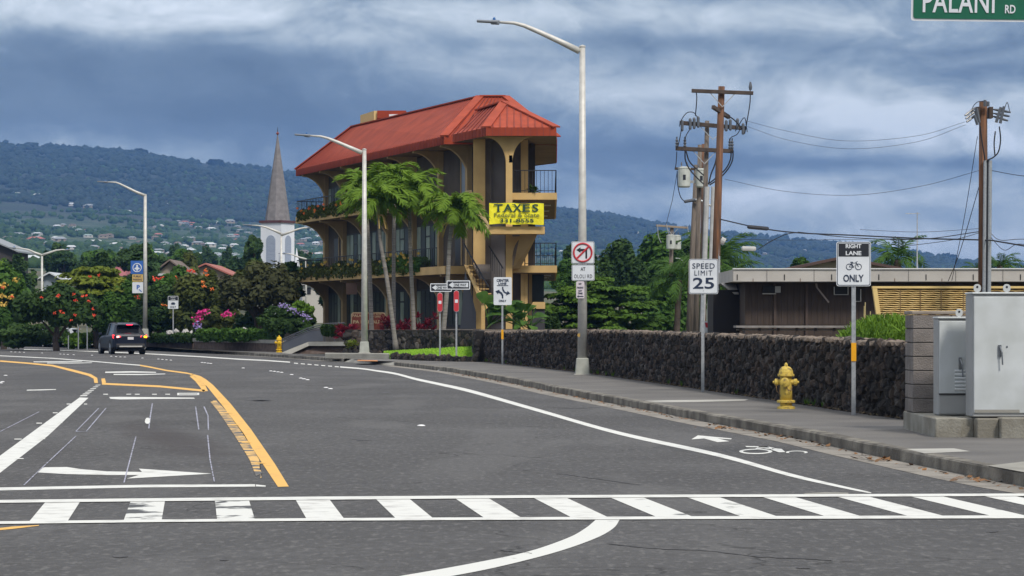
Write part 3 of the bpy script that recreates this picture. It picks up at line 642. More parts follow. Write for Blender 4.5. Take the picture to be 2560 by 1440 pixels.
o = MB().prism([(P(812,0,122.6).x, 122.6), (P(974,0,120.3).x, 120.3), (P(972,0,121.3).x, 121.5), (P(812,0,123.8).x, 123.8)], .12, .38).build('concrete_step', CONC)
tag(soft(o, .03), 'long pale concrete step under the middle street lamp', 'concrete step')
# ------------------------------------------------------------------ block pillar, plinth, cabinets
CMU = mat('grey_concrete_block', (.150, .135, .125), (.24, .215, .20), sc=2.5, rough=.95, bump=.6, bsc=50)
PL = mat('rendered_plinth', (.31, .30, .26), (.21, .195, .16), sc=2, rough=.9, bump=.4, bsc=30, lo=.4, hi=.6)
px0 = P(2283, 1048, 40).x
t = thing('block_pillar', 'grey concrete block pillar at the right end of the lava rock wall', 'block pillar', (px0+.32, 40.4, .15))
MB().box((-.30, -.36, .0), (.62, .37, 1.66)).build('mortar_joints', mat('block_mortar', (.11, .10, .09), (.16, .15, .13), sc=9, rough=.95), t)
for k in range(7):
    z0 = .27+k*.2
    for a0, a1 in ([(-.32, .07), (.085, .64)] if k % 2 else [(-.32, .22), (.235, .64)]):
        soft(MB().box((a0, -.375, z0), (a1, -.1, z0+.188)).build('block', CMU, t), .008)
    soft(MB().box((-.325, -.09, z0), (-.05, .38, z0+.188)).build('block', CMU, t), .008)
soft(MB().box((-.34, -.39, 1.67), (.66, .39, 1.72)).build('cap_slab', mat('brownish_cap', (.22, .18, .15), (.3, .26, .22), sc=4, rough=.9), t), .01)
t = thing('cabinet_plinth', 'low stained concrete plinth carrying the two grey cabinets', 'plinth', (px0, 38, .15))
for nm, a0, a1, y0, y1, h_ in (('pillar_foot', 0, .36, 37.9, 41, .27), ('recessed_block', .355, .545, 38.02, 40.5, .265), ('plinth_block', .54, .84, 37.75, 40, .27), ('plinth_block', .835, 2.7, 37.6, 40, .285)):
    soft(MB().box((px0+a0-.002, y0, .12), (px0+a1, y1, .15+h_-.01)).build(nm, PL, t, world=True), .015)
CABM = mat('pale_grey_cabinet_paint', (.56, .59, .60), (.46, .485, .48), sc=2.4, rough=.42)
CABS = mat('shaded_cabinet_side_paint', (.37, .375, .37), (.31, .315, .31), sc=2, rough=.5)  # darker than the door: shade on the sides put into the paint
HNDL = mat('brushed_handle', (.28, .29, .30), rough=.3, metal=.9)
def cabinet(x0, y0, zb, w, h_, d, label, louvre, hx_):
    t = thing('traffic_cabinet', label, 'utility cabinet', (x0, y0, zb))
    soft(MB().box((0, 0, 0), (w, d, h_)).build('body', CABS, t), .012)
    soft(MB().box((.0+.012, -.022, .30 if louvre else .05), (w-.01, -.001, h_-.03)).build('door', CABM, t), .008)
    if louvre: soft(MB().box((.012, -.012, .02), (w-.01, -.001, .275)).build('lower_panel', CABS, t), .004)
    soft(MB().box((-.012, -.03, h_), (w+.012, d+.01, h_+.03)).build('top', CABM, t), .01)
    hz_ = h_*.54; hd = MB().box((hx_-.02, -.05, hz_-.08), (hx_+.02, -.022, hz_+.08)); hd.build('handle_plate', HNDL, t)
    g = MB().tube([(hx_, -.06, hz_+.06), (hx_+.02, -.085, hz_-.02), (hx_+.03, -.085, hz_-.19)], .011, 8).build('handle', HNDL, t)
    MB().lathe([(.014, 0), (.012, .01)], 10, (hx_+.1, -.022, hz_+.055), Matrix.Rotation(R(90), 3, 'X')).build('lock', HNDL, t)
    if louvre:
        for c in (0, 1):
            for k in range(6):
                MB().cbox((.35+c*.22-.04, -.032, .62-k*.052), (.17, .018, .022), Matrix.Rotation(R(30), 3, 'X')).build('louvre', mat('white_louvre', (.75, .78, .80), rough=.4), t)
        MB().box((.01, -.026, .288), (w-.012, -.004, .302)).build('seam', BLACK, t)
    for zz_ in (.18, .5, .82): MB().tube([(w-.012, -.026, h_*zz_-.05), (w-.012, -.026, h_*zz_+.05)], .012, 6).build('hinge', HNDL, t)
    MB().box((.02, -.024, .06), (w*.7, -.0225, .10)).build('scuff', mat('dirt_scuff', (.28, .27, .24), rough=.9), t) if not louvre else None
    for fx in ((.25, .62) if louvre else (.02, .42)):
        e = MB().plate(fx+.04, h_+.085, .10, .11, .045, -.012, .0); o = e.build('lifting_eye', CABM, t)
        MB().lathe([(.016, 0), (.015, .004)], 10, (fx+.04, -.013, h_+.10), Matrix.Rotation(R(90), 3, 'X')).build('bolt', SIGNK, o)
    return t
c1x = P(2376, 0, 38.9).x-.17
cabinet(c1x, 38.9, .415, .78, 1.34, .45, 'smaller pale grey cabinet with white louvres beside the block pillar', True, .30)
c2x = P(2478, 0, 37.9).x-.25
cabinet(c2x, 37.9, .425, .90, 1.66, .6, 'taller pale grey cabinet at the right edge with a long handle', False, .36)
# ------------------------------------------------------------------ hydrants
def hydrant(pos, col, col2, label, h_, rot):
    m = mat('hydrant_paint_'+label.split()[0], col, col2, sc=16, rough=.6, bump=.5, bsc=60, lo=.52, hi=.68)
    t = thing('fire_hydrant', label, 'hydrant', pos, rot); k = h_/.80
    def s(l): return [(a*k, b*k) for a, b in l]
    MB().lathe(s([(.155,0),(.155,.035),(.115,.045),(.105,.06),(.105,.10),(.158,.11),(.158,.145),(.112,.155)]), 16).build('base_flange', m, t, smooth=False)
    MB().lathe(s([(.108,.15),(.105,.30),(.100,.52),(.104,.56)]), 18).build('barrel', m, t, smooth=True)
    MB().lathe(s([(.13,.56),(.145,.565),(.145,.60),(.125,.605),(.122,.64),(.105,.69),(.07,.725),(.035,.735)]), 18).build('bonnet', m, t)
    MB().lathe(s([(.032,.73),(.030,.765),(.022,.785),(.006,.80)]), 6).build('operating_nut', m, t)
    for n_, ang, r0, L0 in (('hose_nozzle', 180, .055, .185), ('hose_nozzle', 0, .055, .185), ('pumper_nozzle', 270, .075, .19)):
        Mx = Matrix.Rotation(R(ang), 3, 'Z') @ Matrix.Rotation(R(90), 3, 'Y')
        o = MB().lathe(s([(r0*.85,.05),(r0*.85,L0-.05),(r0*1.12,L0-.045),(r0*1.12,L0),(r0*.8,L0+.012),(.022,L0+.015),(.022,L0+.04)]), 12, (0,0,.46*k), Mx).build(n_, m, t)
    ch = mat('rusty_chain', (.22, .13, .05), rough=.8)
    MB().tube([(-.17*k,-.03,.42*k),(-.15*k,-.05,.30*k),(-.11*k,-.06,.26*k),(-.10*k,-.06,.36*k)], .009, 5).build('chain', ch, t)
    MB().tube([(.02*k,-.19,.40*k),(.06*k,-.17,.32*k),(.10*k,-.12,.31*k),(.11*k,-.06,.38*k)], .009, 5).build('chain', ch, t)
hydrant(G(1965, 1022, .15), (.62, .45, .08), (.26, .19, .07), 'faded yellow fire hydrant in front of the lava rock wall', .835, R(-12))
hydrant(G(698, 881, .15), (.78, .50, .01), (.70, .42, .01), 'bright yellow fire hydrant at the foot of the concrete ramp', .90, R(10))
# ------------------------------------------------------------------ lamp posts
def lamp(base, htop, arm, label, lum=None, group='street lamps', foot=True, r0=.13, r1=.075, double=None, lr=1.0):
    t = thing('street_lamp', label, 'street lamp', base, 0, group)
    if foot:
        f = MB(); 
        for (a0, z0), (a1, z1) in (((.215*lr, 0), (.18*lr, .50*lr)),):
            f.add([(-a0,-a0,z0),(a0,-a0,z0),(a0,a0,z0),(-a0,a0,z0),(-a1,-a1,z1),(a1,-a1,z1),(a1,a1,z1),(-a1,a1,z1)], [(0,3,2,1),(4,5,6,7),(0,1,5,4),(1,2,6,5),(2,3,7,6),(3,0,4,7)])
        soft(f.build('transformer_base', mat('dull_cast_base', (.40, .41, .37), (.32, .33, .29), sc=5, rough=.6), t), .02)
        soft(MB().box((-.25*lr, -.25*lr, -.02), (.25*lr, .25*lr, .03)).build('base_plate', CONC_L, t), .01)
    zz = .5*lr if foot else 0
    MB().tube([(0,0,zz),(0,0,htop*.5),(0,0,htop)], [r0, (r0+r1)/2, r1], 14).build('pole', PAINTED_POLE, t, smooth=True)
    MB().lathe([(r1*1.15,0),(r1*1.15,.04),(.02,.07)], 12, (0,0,htop)).build('pole_cap', PAINTED_POLE, t)
    for am in ([arm] if double is None else [arm, double]):
        n = len(am); rad = [.10-.062*i/(n-1) for i in range(n)]
        MB().tube(am, [q*lr for q in rad], 10).build('arm', PAINTED_POLE, t, smooth=True)
        e, e0 = Vector(am[-1]), Vector(am[-2]); d = (e-e0).normalized(); d2 = Vector((d.x, d.y, -d.z*.3 if d.z < 0 else d.z*.6+.02)).normalized()
        hd = MB(); M2 = Matrix((d2, Vector((0, 0, 1)).cross(d2).normalized(), d2.cross(Vector((0, 0, 1)).cross(d2).normalized()))).transposed()
        hd.cbox(e+d2*.36*lr, (.62*lr, .24*lr, .07*lr), M2).cbox(e+d2*.12*lr+Vector((0, 0, -.01)), (.26*lr, .16*lr, .13*lr), M2)
        h = soft(hd.build('lamp_head', mat('grey_lamp_head', (.20, .22, .25), rough=.5), t), .02)
        MB().lathe([(.045*lr, 0), (.045*lr, .05*lr), (.02*lr, .09*lr)], 8, e+d2*.15*lr+Vector((0, 0, .05))).build('photocell', mat('blue_photocell', (.02, .12, .35), rough=.3), h)
    return t
b_ = G(1456, 937, .15); D_ = b_.y
def armpx(pts, D0, base, yaw=0): return [tuple(P(x, y, D0)-base+Vector((0, yaw*i, 0))) for i, (x, y) in enumerate(pts)]
lamp(b_, (P(1450, 118, D_)-b_).z, armpx([(1449, 128), (1400, 104), (1350, 81), (1310, 64), (1285, 57.5), (1248, 55.5)], D_, b_), 'tall nearest street lamp carrying the no left turn sign', r0=.15, r1=.085)
b_ = Vector((P(911, 0, 122).x, 122, .38)); D_ = 122
lamp(b_, (P(906, 375, D_)-b_).z, armpx([(905, 382), (875, 369), (845, 356), (820, 346), (802, 341), (775, 339)], D_, b_), 'middle street lamp in front of the corner building and red plants', r0=.15, r1=.085)
D_ = 176; b_ = Vector((P(363, 0, D_).x, D_, P(0, 842, D_).z))
lamp(b_, (P(363, 488, D_)-b_).z, armpx([(362, 489), (340, 480), (320, 470), (300, 460), (290, 456), (270, 455)], D_, b_), 'left street lamp with blue parking signs behind the dark car', r0=.15, r1=.09)
D_ = 215; b_ = Vector((P(105, 0, D_).x, D_, 0))
lamp(b_, (P(105, 640, D_)).z, armpx([(105, 638), (88, 632), (70, 624), (52, 621), (40, 620)], D_, b_), 'double armed grey street lamp above the trees at far left', foot=False, double=armpx([(105, 638), (122, 632), (140, 626), (155, 624), (163, 624.5)], D_, b_), r0=.11)
D_ = 240; b_ = Vector((P(703, 0, D_).x, D_, 2))
lamp(b_, (P(703, 586, D_)-b_).z, armpx([(703, 584), (685, 576), (665, 568), (645, 564), (630, 563)], D_, b_), 'double armed street lamp in front of the white church tower', foot=False, double=armpx([(703, 588), (725, 580), (745, 573), (758, 570), (770, 569)], D_, b_), r0=.12, lr=1.2)
D_ = 260; b_ = Vector((P(765, 0, D_).x, D_, 2))
lamp(b_, (P(765, 648, D_)-b_).z, armpx([(765, 648), (750, 644), (735, 638), (722, 634), (714, 634)], D_, b_), 'small far street lamp between church and corner building', foot=False, r0=.1)
D_ = 235; b_ = Vector((P(1618, 0, D_).x, D_, 0))
lamp(b_, (P(1618, 822, D_)-b_).z+.5, armpx([(1612, 812), (1595, 803), (1575, 795), (1560, 792), (1548, 792)], D_, b_), 'small grey street lamp low in front of the bright tree', foot=False, r0=.1)
# sticker band on the near lamp
# ------------------------------------------------------------------ signs
def post_sign(px, pbase, label, cat='road sign', z=.15, r=.032, ptop=None, band=None, name='road_sign', D=None, group=None, m=GALV):
    b = G(px, pbase, z) if D is None else P(px, pbase, D); D = b.y
    t = thing(name, label, cat, b, 0, group)
    if ptop is not None:
        MB().box((-.024, -.012, 0), (.024, .012, (HY-ptop)/F*D+H-b.z)).build('post', m, t)
        MB().box((-.034, -.018, 0), (-.022, .018, (HY-ptop)/F*D+H-b.z)).build('post_flange', m, t); MB().box((.022, -.018, 0), (.034, .018, (HY-ptop)/F*D+H-b.z)).build('post_flange', m, t)
    if band:
        z0, z1 = [(HY-q)/F*D+H-b.z for q in band]
        MB().box((-.042, -.026, z1), (.042, -.018, z0)).build('reflector_strip', mat('amber_reflector', (.80, .38, .01), rough=.4), t)
    return t, b, D
def plate(t, b, D, x0, y0, x1, y1, face, border=None, y=-.03, name='plate', rad=.035, inset=.022, edge=None):
    # plate given by its corners in the photograph, standing at the post's distance
    s = D/F; cx = ((x0+x1)/2-1280)*s-b.x; cz = H+(HY-(y0+y1)/2)*s-b.z; w = (x1-x0)*s; h_ = (y1-y0)*s
    o = MB().plate(cx, cz, w, h_, rad, y-.004, y+.004).build(name, edge or face, t)
    if border:
        MB().plate(cx, cz, w-inset, h_-inset, rad*.8, y-.0065, y-.004).build('border', border, o)
        MB().plate(cx, cz, w-inset*2, h_-inset*2, rad*.7, y-.009, y-.0065).build('face', face, o)
    return o, cx, cz, w, h_, s
def lt(o, b, D, txt, xc, yc, hpx, wpx, m, y=-.043, bold=.02, sp=1.0):
    s = D/F; return letter(txt, hpx*s, m, o, (xc-1280)*s-b.x, H+(HY-yc)*s-b.z, y, w=wpx*s, bold=bold, spacing=sp)
def shp(o, b, D, pts, m, y=-.041, name='symbol'):
    s = D/F; return MB().flat([((x-1280)*s-b.x, H+(HY-yy)*s-b.z) for x, yy in pts], y-.003, y).build(name, m, o)
NAVY = mat('navy_sign_print', (.012, .025, .06), rough=.5)
t, b, D = post_sign(1757, 979, 'white speed limit 25 sign on a steel post before the lava wall', ptop=655)
o, *_ = plate(t, b, D, 1722, 647.5, 1795, 735, SIGNW, NAVY, rad=.04)
lt(o, b, D, 'SPEED', 1758.5, 665, 13.5, 56, NAVY, bold=.005, sp=1.1); lt(o, b, D, 'LIMIT', 1758, 682.5, 12.5, 44, NAVY, bold=0.0, sp=1.25); lt(o, b, D, '25', 1758.5, 708, 28, 53, NAVY, bold=.015)
for yy in (654, 727): shp(o, b, D, [(1757, yy-1), (1759, yy-1), (1759, yy+1), (1757, yy+1)], GALV, name='bolt')
t, b, D = post_sign(2134, 1038, 'right lane bicycle only sign on the post nearest the block pillar', ptop=612, band=(857, 903))
o, *_ = plate(t, b, D, 2090.5, 604.5, 2176.5, 715.5, SIGNW, NAVY, rad=.035)
shp(o, b, D, [(2095.5, 609), (2171.5, 609), (2171.5, 641.5), (2095.5, 641.5)], SIGNK, y=-.0395, name='black_header')
lt(o, b, D, 'RIGHT', 2133, 615.5, 10.5, 39, SIGNW, y=-.0445, bold=.03); lt(o, b, D, 'LANE', 2133, 633, 10.5, 39, SIGNW, y=-.0445, bold=.03)
lt(o, b, D, 'ONLY', 2133, 695.5, 18, 51, NAVY, bold=.02)
s = D/F
def W2(x, y): return Vector(((x-1280)*s-b.x, -.043, H+(HY-y)*s-b.z))
for cx, cy in ((2122.5, 667), (2145.5, 667)):
    c = W2(cx, cy); MB().tube([c+Vector((math.cos(R(a))*7.6*s, 0, math.sin(R(a))*7.2*s)) for a in range(0, 361, 24)], .0055, 5).build('symbol', NAVY, o)
MB().tube([W2(2122.5, 667), W2(2128, 658), W2(2140, 657), W2(2134, 668), W2(2128, 658)], .0055, 5).build('symbol', NAVY, o)
MB().tube([W2(2134, 668), W2(2122.5, 667)], .005, 5).build('symbol', NAVY, o)
MB().tube([W2(2145.5, 667), W2(2139, 655), W2(2143, 653.5)], .0055, 5).build('symbol', NAVY, o); MB().tube([W2(2125, 655.5), W2(2132, 655.5)], .006, 5).build('symbol', NAVY, o)
t, b, D = post_sign(1256, 911, 'center lane only turn sign on a steel post before the corner building', ptop=700, band=(824, 848))
o, *_ = plate(t, b, D, 1234, 693, 1279.5, 762.5, SIGNW, rad=.05); 
lt(o, b, D, 'CENTER', 1257, 701, 6.5, 31, NAVY, bold=.03); lt(o, b, D, 'LANE', 1256, 708.8, 5.6, 20, NAVY, bold=.03); lt(o, b, D, 'ONLY', 1256.5, 752, 5.5, 19, NAVY, bold=.03)
shp(o, b, D, [(1242.5, 713.2), (1270.5, 713.2), (1270.5, 714.8), (1242.5, 714.8)], NAVY)
def c5(l): return [(1180+x/8, 660+y/8) for x, y in l]
shp(o, b, D, c5([(598,685),(627,690),(627,620),(600,570),(550,540),(548,512),(468,545),(522,605),(530,575),(575,600),(596,640)]), NAVY)
shp(o, b, D, c5([(600,455),(625,455),(630,500),(660,555),(705,568),(708,535),(765,588),(675,632),(690,598),(640,575),(608,530)]), NAVY)
# no left turn plates strapped to the near lamp
s_b = G(1456, 937, .15); D = s_b.y; b = Vector((s_b.x, D-.17, .15)); 
t = thing('no_left_turn_sign', 'no left turn sign with red ring strapped to the nearest street lamp', 'road sign', b)
o, *_ = plate(t, b, D, 1428, 604, 1485.5, 659.5, SIGNW, NAVY, rad=.04)
s = D/F; SG = D/F
def W3(x, y, d=-.043): return Vector(((x-1280)*SG-b.x, d, H+(HY-y)*SG-b.z))
shp(o, b, D, [(1463,647),(1463,629),(1451,629),(1451,632.5),(1440,625.5),(1451,618.5),(1451,622.5),(1467.5,622.5),(1467.5,647)], SIGNK, y=-.0395)
MB().tube([W3(1456.5+math.cos(R(a))*22.5, 631.5+math.sin(R(a))*22.5, -.046) for a in range(0, 361, 12)], .030, 6).build('symbol', SIGNR, o)
MB().tube([W3(1441, 647, -.048), W3(1472, 616, -.048)], .030, 6).build('symbol', SIGNR, o)
t2 = thing('street_name_plate', 'small white plate reading AT OLOLI RD under the no left turn sign', 'road sign', b)
o, *_ = plate(t2, b, D, 1429, 662, 1486, 702, SIGNW, NAVY, rad=.04)
lt(o, b, D, 'AT', 1457, 673, 9, 12, SIGNK, bold=.02); lt(o, b, D, 'OLOLI RD', 1457.5, 691, 9.5, 45, SIGNK, bold=.0, sp=1.2)
t3 = thing('parking_notice', 'narrow pale notice below the two plates on the nearest lamp', 'road sign', b)
o, *_ = plate(t3, b, D, 1440, 703.5, 1460.5, 746, mat('pinkish_notice', (.62, .56, .60), rough=.5), rad=.04)
lt(o, b, D, 'NO', 1450, 709.5, 4.5, 7, NAVY); lt(o, b, D, 'PARKING', 1450, 719, 4.5, 16, NAVY); lt(o, b, D, 'ANY', 1450, 727, 4.2, 10, NAVY); lt(o, b, D, 'TIME', 1450, 733.5, 4.2, 12, NAVY)
shp(o, b, D, [(1442, 741), (1446, 738), (1446, 740), (1458, 740), (1458, 742), (1446, 742), (1446, 744)], NAVY)
t = thing('lamp_sticker', 'small amber round sticker low on the nearest lamp post', 'sticker', (s_b.x-.1, D-.118, P(0, 838, D).z))
MB().lathe([(.055, 0), (.054, .004)], 14, (0, 0, 0), Matrix.Rotation(R(90), 3, 'X')).build('sticker_disc', mat('amber_sticker', (.42, .26, .06), rough=.6), t)
# the one way pair with wrong way plates seen edge on
for px, pb, x0, y0, x1, y1, lab, dd in ((1100, 902, 1075.5, 708.5, 1129.5, 729.5, 'left one way arrow sign by the lawn palms', None), (1141, 904, 1116.5, 701, 1175.5, 724, 'right one way arrow sign at the lawn edge', None)):
    D0 = 114.5 if px == 1100 else 112.3
    t, b, D = post_sign(px, pb-2, lab, ptop=y0, D=D0)
    o, *_ = plate(t, b, D, x0, y0, x1, y1, SIGNW, rad=.04, y=-.035)
    k = (x1-x0)/59; f = lambda l: [(x0+x*k, (y0+y1)/2+y*k) for x, y in l]
    shp(o, b, D, f([(2.5, -9), (56.5, -9), (56.5, 9), (2.5, 9)]), SIGNK, y=-.041, name='black_field')
    shp(o, b, D, f([(5, 0), (17, -8), (15, -4.5), (54, -5.5), (54, 5.5), (15, 4.5), (17, 8)]), SIGNW, y=-.0445, name='arrow')
    lt(o, b, D, 'ONE WAY', x0+34*k, (y0+y1)/2, 7*k, 32*k, SIGNK, y=-.0485, bold=.03)
    w = MB(); p = P(px-1, (y1+(782-y1)/2), D)-b
    cz = p.z; hh = (780-(y1+4))*D/F
    w2 = MB().plate(0, cz, .20, hh, .09, -.09, -.084).build('wrong_way_plate', SIGNR, t)
    MB().plate(0, cz, .12, hh*.16, .01, -.094, -.09).build('white_bar', SIGNW, w2)
    MB().plate(0, cz, .208, hh+.02, .09, -.084, -.08).build('white_edge', SIGNW, w2)
# signs seen far left
t, b, D = post_sign(433, 832, 'small right lane bicycle sign left of the pink bougainvillea', ptop=745, D=170)
o, *_ = plate(t, b, D, 420, 740, 446, 772, SIGNW, rad=.04, y=-.035); shp(o, b, D, [(421, 741), (445, 741), (445, 751), (421, 751)], SIGNK); 
lt(o, b, D, 'RIGHT', 433, 744, 2.6, 12, SIGNW, y=-.046); lt(o, b, D, 'LANE', 433, 748.6, 2.6, 11, SIGNW, y=-.046); lt(o, b, D, 'ONLY', 433, 767.5, 5, 15, NAVY); shp(o, b, D, [(427, 760), (430, 756), (436, 756), (439, 760), (436, 762), (430, 762)], NAVY)
D = 176; b = Vector((P(357, 0, D).x, D-.2, 3.0))
BLUE = mat('blue_parking_sign', (.03, .12, .42), rough=.5); TAN = mat('tan_sign', (.62, .42, .14), rough=.5)
t = thing('parking_sign', 'blue square sign with white ring on the left street lamp', 'parking sign', b)
o, *_ = plate(t, b, D, 328, 652, 359, 685, BLUE, rad=.03)
b0 = b; SG = D/F
MB().tube([W3(344+math.cos(R(a))*10.5, 669.5+math.sin(R(a))*10.5, -.04) for a in range(0, 361, 20)], .03, 6).build('ring', SIGNW, o)
shp(o, b, D, [(342, 662), (346, 662), (346, 668), (351, 671), (349, 674), (346, 673), (346, 677), (342, 677), (342, 673), (338, 674), (337, 671), (342, 668)], SIGNW)
t = thing('parking_sign', 'tan public parking plate below the blue square sign', 'parking sign', b)
o, *_ = plate(t, b, D, 332, 686, 358.5, 704, TAN, rad=.03); lt(o, b, D, 'PUBLIC', 345, 691, 5, 20, NAVY); lt(o, b, D, 'PARKING', 345, 699, 5, 22, NAVY)
t = thing('parking_sign', 'white plate with a blue P and arrow lowest on left lamp', 'parking sign', b)
o, *_ = plate(t, b, D, 332, 705.5, 359, 733, SIGNW, rad=.03); lt(o, b, D, 'P', 347, 718, 11, 8, BLUE, bold=.04); shp(o, b, D, [(348, 724), (350, 723), (356, 729), (354, 730)], BLUE)
t, b, D = post_sign(49, 862, 'narrow pale sign on a thin post at the far left verge', ptop=770, D=196, m=SIGNBK)
o, *_ = plate(t, b, D, 44.5, 766, 54, 784, SIGNW, rad=.03); shp(o, b, D, [(47, 776), (49, 770), (51, 771), (50, 780), (48, 780)], NAVY)
for px, y0, y1, w, lab in ((171, 773, 876, 6, 'left of two slim grey sign backs beside the octagon'), (196, 778, 876, 6, 'right of two slim grey sign backs beside the octagon')):
    t, b, D = post_sign(px, y1, lab, ptop=y0, D=180, m=SIGNBK); plate(t, b, D, px-w/2, y0, px+w/2, y0+21, SIGNBK, rad=.06, y=.03)
t, b, D = post_sign(218, 876, 'grey octagonal back of a stop sign left of the dark car', ptop=790, D=178, m=SIGNBK)
s = D/F; MB().flat([((218+14*math.cos(R(22.5+45*k))-1280)*s-b.x, H+(HY-798-14*math.sin(R(22.5+45*k)))*s-b.z) for k in range(8)], .03, .036).build('plate', SIGNBK, t)
t, b, D = post_sign(107, 866, 'plain pale post with small plate among the far left trees', ptop=795, D=188, m=SIGNBK); plate(t, b, D, 104.5, 795, 110, 806, SIGNW, rad=.02, y=-.03)
# overhead street name sign
D = 33; t = thing('street_name_sign', 'green PALANI RD street sign hanging from the mast arm overhead', 'street sign', P(2430, 0, D)+Vector((0, 0, 0)))
b = t.location.copy(); GRN = mat('green_sign_sheeting', (.0, .115, .060), (.0, .10, .052), sc=5, rough=.45)
o, cx, cz, w, h_, s = plate(t, b, D, 2278.5, -58, 2604, 54, GRN, rad=.03, inset=.035, border=SIGNW, edge=SIGNW)
MB().plate(cx, cz, w-.05, h_-.05, .03, -.043, -.040).build('green_field', GRN, o)
lt(o, b, D, 'PALANI', 2396, 5, 56, 178, SIGNW, y=-.048, bold=.012, sp=1.05); lt(o, b, D, 'RD', 2524, 23, 21, 26, SIGNW, y=-.048, bold=.02)
t.rotation_euler = (0, R(1.0), R(-3))
for x in (-.45, .55): MB().box((x, -.03, .40), (x+.05, .02, .52)).build('hanger', GALV, t)
t = thing('mast_arm', 'grey traffic mast arm above the top right corner of the view', 'mast arm', (12.5, 33, 0))
MB().tube([(0, 0, 0), (0, 0, 6.4)], [.16, .12], 12).build('pole', GALV, t); MB().tube([(0, 0, 6.1), (-3, 0, 6.18), (-8.2, 0, 6.2)], [.1, .08, .05], 10).build('arm', GALV, t)
# ------------------------------------------------------------------ the red roofed corner building
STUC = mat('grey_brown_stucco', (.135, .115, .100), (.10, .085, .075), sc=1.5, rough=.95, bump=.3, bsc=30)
STUD = mat('shaded_brown_stucco', (.105, .088, .070), (.075, .063, .051), sc=1.2, rough=.95, bump=.3, bsc=30)  # stucco tone lowered, the shaded side wall painted into it
TANM = mat('tan_trim', (.60, .41, .17), (.48, .32, .13), sc=1.1, rough=.8, bump=.2, bsc=20, lo=.35, hi=.7)
TAND = mat('shaded_tan_trim', (.47, .34, .17), (.37, .265, .135), sc=1.0, rough=.85, lo=.35, hi=.7)  # tan trim darkened: shade of the long side put into the colour
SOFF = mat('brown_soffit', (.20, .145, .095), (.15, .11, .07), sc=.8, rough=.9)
ROOF = mat('rust_red_metal_roof', (.35, .060, .028), (.24, .043, .022), sc=.9, rough=.7, lo=.35, hi=.7, spec=.15)
ROOFC = mat('rust_red_roof_lit', (.41, .080, .042), (.32, .062, .034), sc=2, rough=.7, spec=.15)  # lighter red: brighter facing of caps and bay painted into the colour
GLAS = mat('dark_window_glass', (.014, .020, .018), (.03, .04, .036), sc=.8, rough=.35, spec=.3)
GLAG = mat('pale_green_blind', (.30, .36, .27), (.15, .19, .14), sc=.9, rough=.4)
IRON = mat('black_iron', (.012, .013, .018), rough=.5)
DOORM = mat('dark_door', (.03, .028, .028), rough=.4)
A0 = Vector((-3.4, 140.5, 0)); SD = Vector((-.306, .952, 0)); ND = Vector((-.952, -.306, 0))
def B(t_, d, z_): return A0+SD*t_+ND*d+Vector((0, 0, z_))
bld = thing('corner_building', 'three storey tan building with rust red metal roof and planted balconies', 'building', (-1.5, 140, 1.38))
def bb(mb, nm, m, par=None):
    me = mb.mesh(nm, m, tuple(bld.location)); return inst(nm, me, par or bld)
wallp = [B(.8, -1.7, 0), B(31, -1.7, 0), Vector((-6, 173, 0)), Vector((.95, 157.5, 0)), Vector((1.15, 139.4, 0))]
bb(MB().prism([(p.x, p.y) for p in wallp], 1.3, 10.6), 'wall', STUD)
# roof
ze, zt = 10.66, 11.06
E = [Vector((-3.4, 140.5, zt)), Vector((-13.2, 171, zt)), Vector((-6, 176, zt)), Vector((2.5, 157.3, zt)), Vector((2.25, 141, zt))]
R0, R0b, Rf = Vector((-1.67, 146, 13.5)), Vector((-.35, 146, 13.5)), Vector((-9.6, 168.5, 13.5))
rm = MB(); rm.add([*E, R0, R0b, Rf], [(0, 5, 7, 1), (1, 7, 2), (2, 7, 3), (3, 7, 5, 6), (3, 6, 4), (4, 6, 5, 0)])
bb(rm, 'roof', ROOF)
def ring_poly(poly, z0, z1, nm, m, par=None, out=.0):
    mb = MB(); n = len(poly); mb.add([(p.x, p.y, z0) for p in poly]+[(p.x, p.y, z1) for p in poly], [(i, (i+1) % n, n+(i+1) % n, n+i) for i in range(n)]); return bb(mb, nm, m, par)
ring_poly(E, ze, zt, 'fascia', ROOF)
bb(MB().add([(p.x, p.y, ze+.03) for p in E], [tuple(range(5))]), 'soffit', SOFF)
Fb = [Vector((-2.95, 139.0, zt-.01)), Vector((-1.24, 134, zt-.01)), Vector((2.12, 134, zt-.01)), Vector((2.26, 141.2, zt-.01))]
R1, R2 = Vector((-.36, 137.6, 12.55)), Vector((-1.75, 143.2, 12.55)); R3 = Vector((.6, 143.5, 12.4))
rm = MB(); rm.add([*Fb, R1, R2, R3, Vector((-2.4, 141.4, zt+.45))], [(0, 1, 4, 5, 7), (1, 2, 4), (2, 3, 6, 4), (4, 6, 5)])
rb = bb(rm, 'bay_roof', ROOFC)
ring_poly(Fb, ze-.012, zt-.01, 'bay_fascia', ROOF); bb(MB().add([(p.x, p.y, ze+.01) for p in Fb], [(0, 1, 2, 3)]), 'soffit', SOFF)
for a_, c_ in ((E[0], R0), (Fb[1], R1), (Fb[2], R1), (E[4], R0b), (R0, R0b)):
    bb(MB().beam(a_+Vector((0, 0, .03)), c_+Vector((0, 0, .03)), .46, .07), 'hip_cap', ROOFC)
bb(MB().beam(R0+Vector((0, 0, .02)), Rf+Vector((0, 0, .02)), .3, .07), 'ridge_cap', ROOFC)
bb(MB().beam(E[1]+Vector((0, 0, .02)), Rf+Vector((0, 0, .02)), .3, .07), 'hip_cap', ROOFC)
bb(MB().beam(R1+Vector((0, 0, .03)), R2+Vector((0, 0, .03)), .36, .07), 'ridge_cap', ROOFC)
SEAM = mat('standing_seam', (.20, .030, .018), rough=.6)
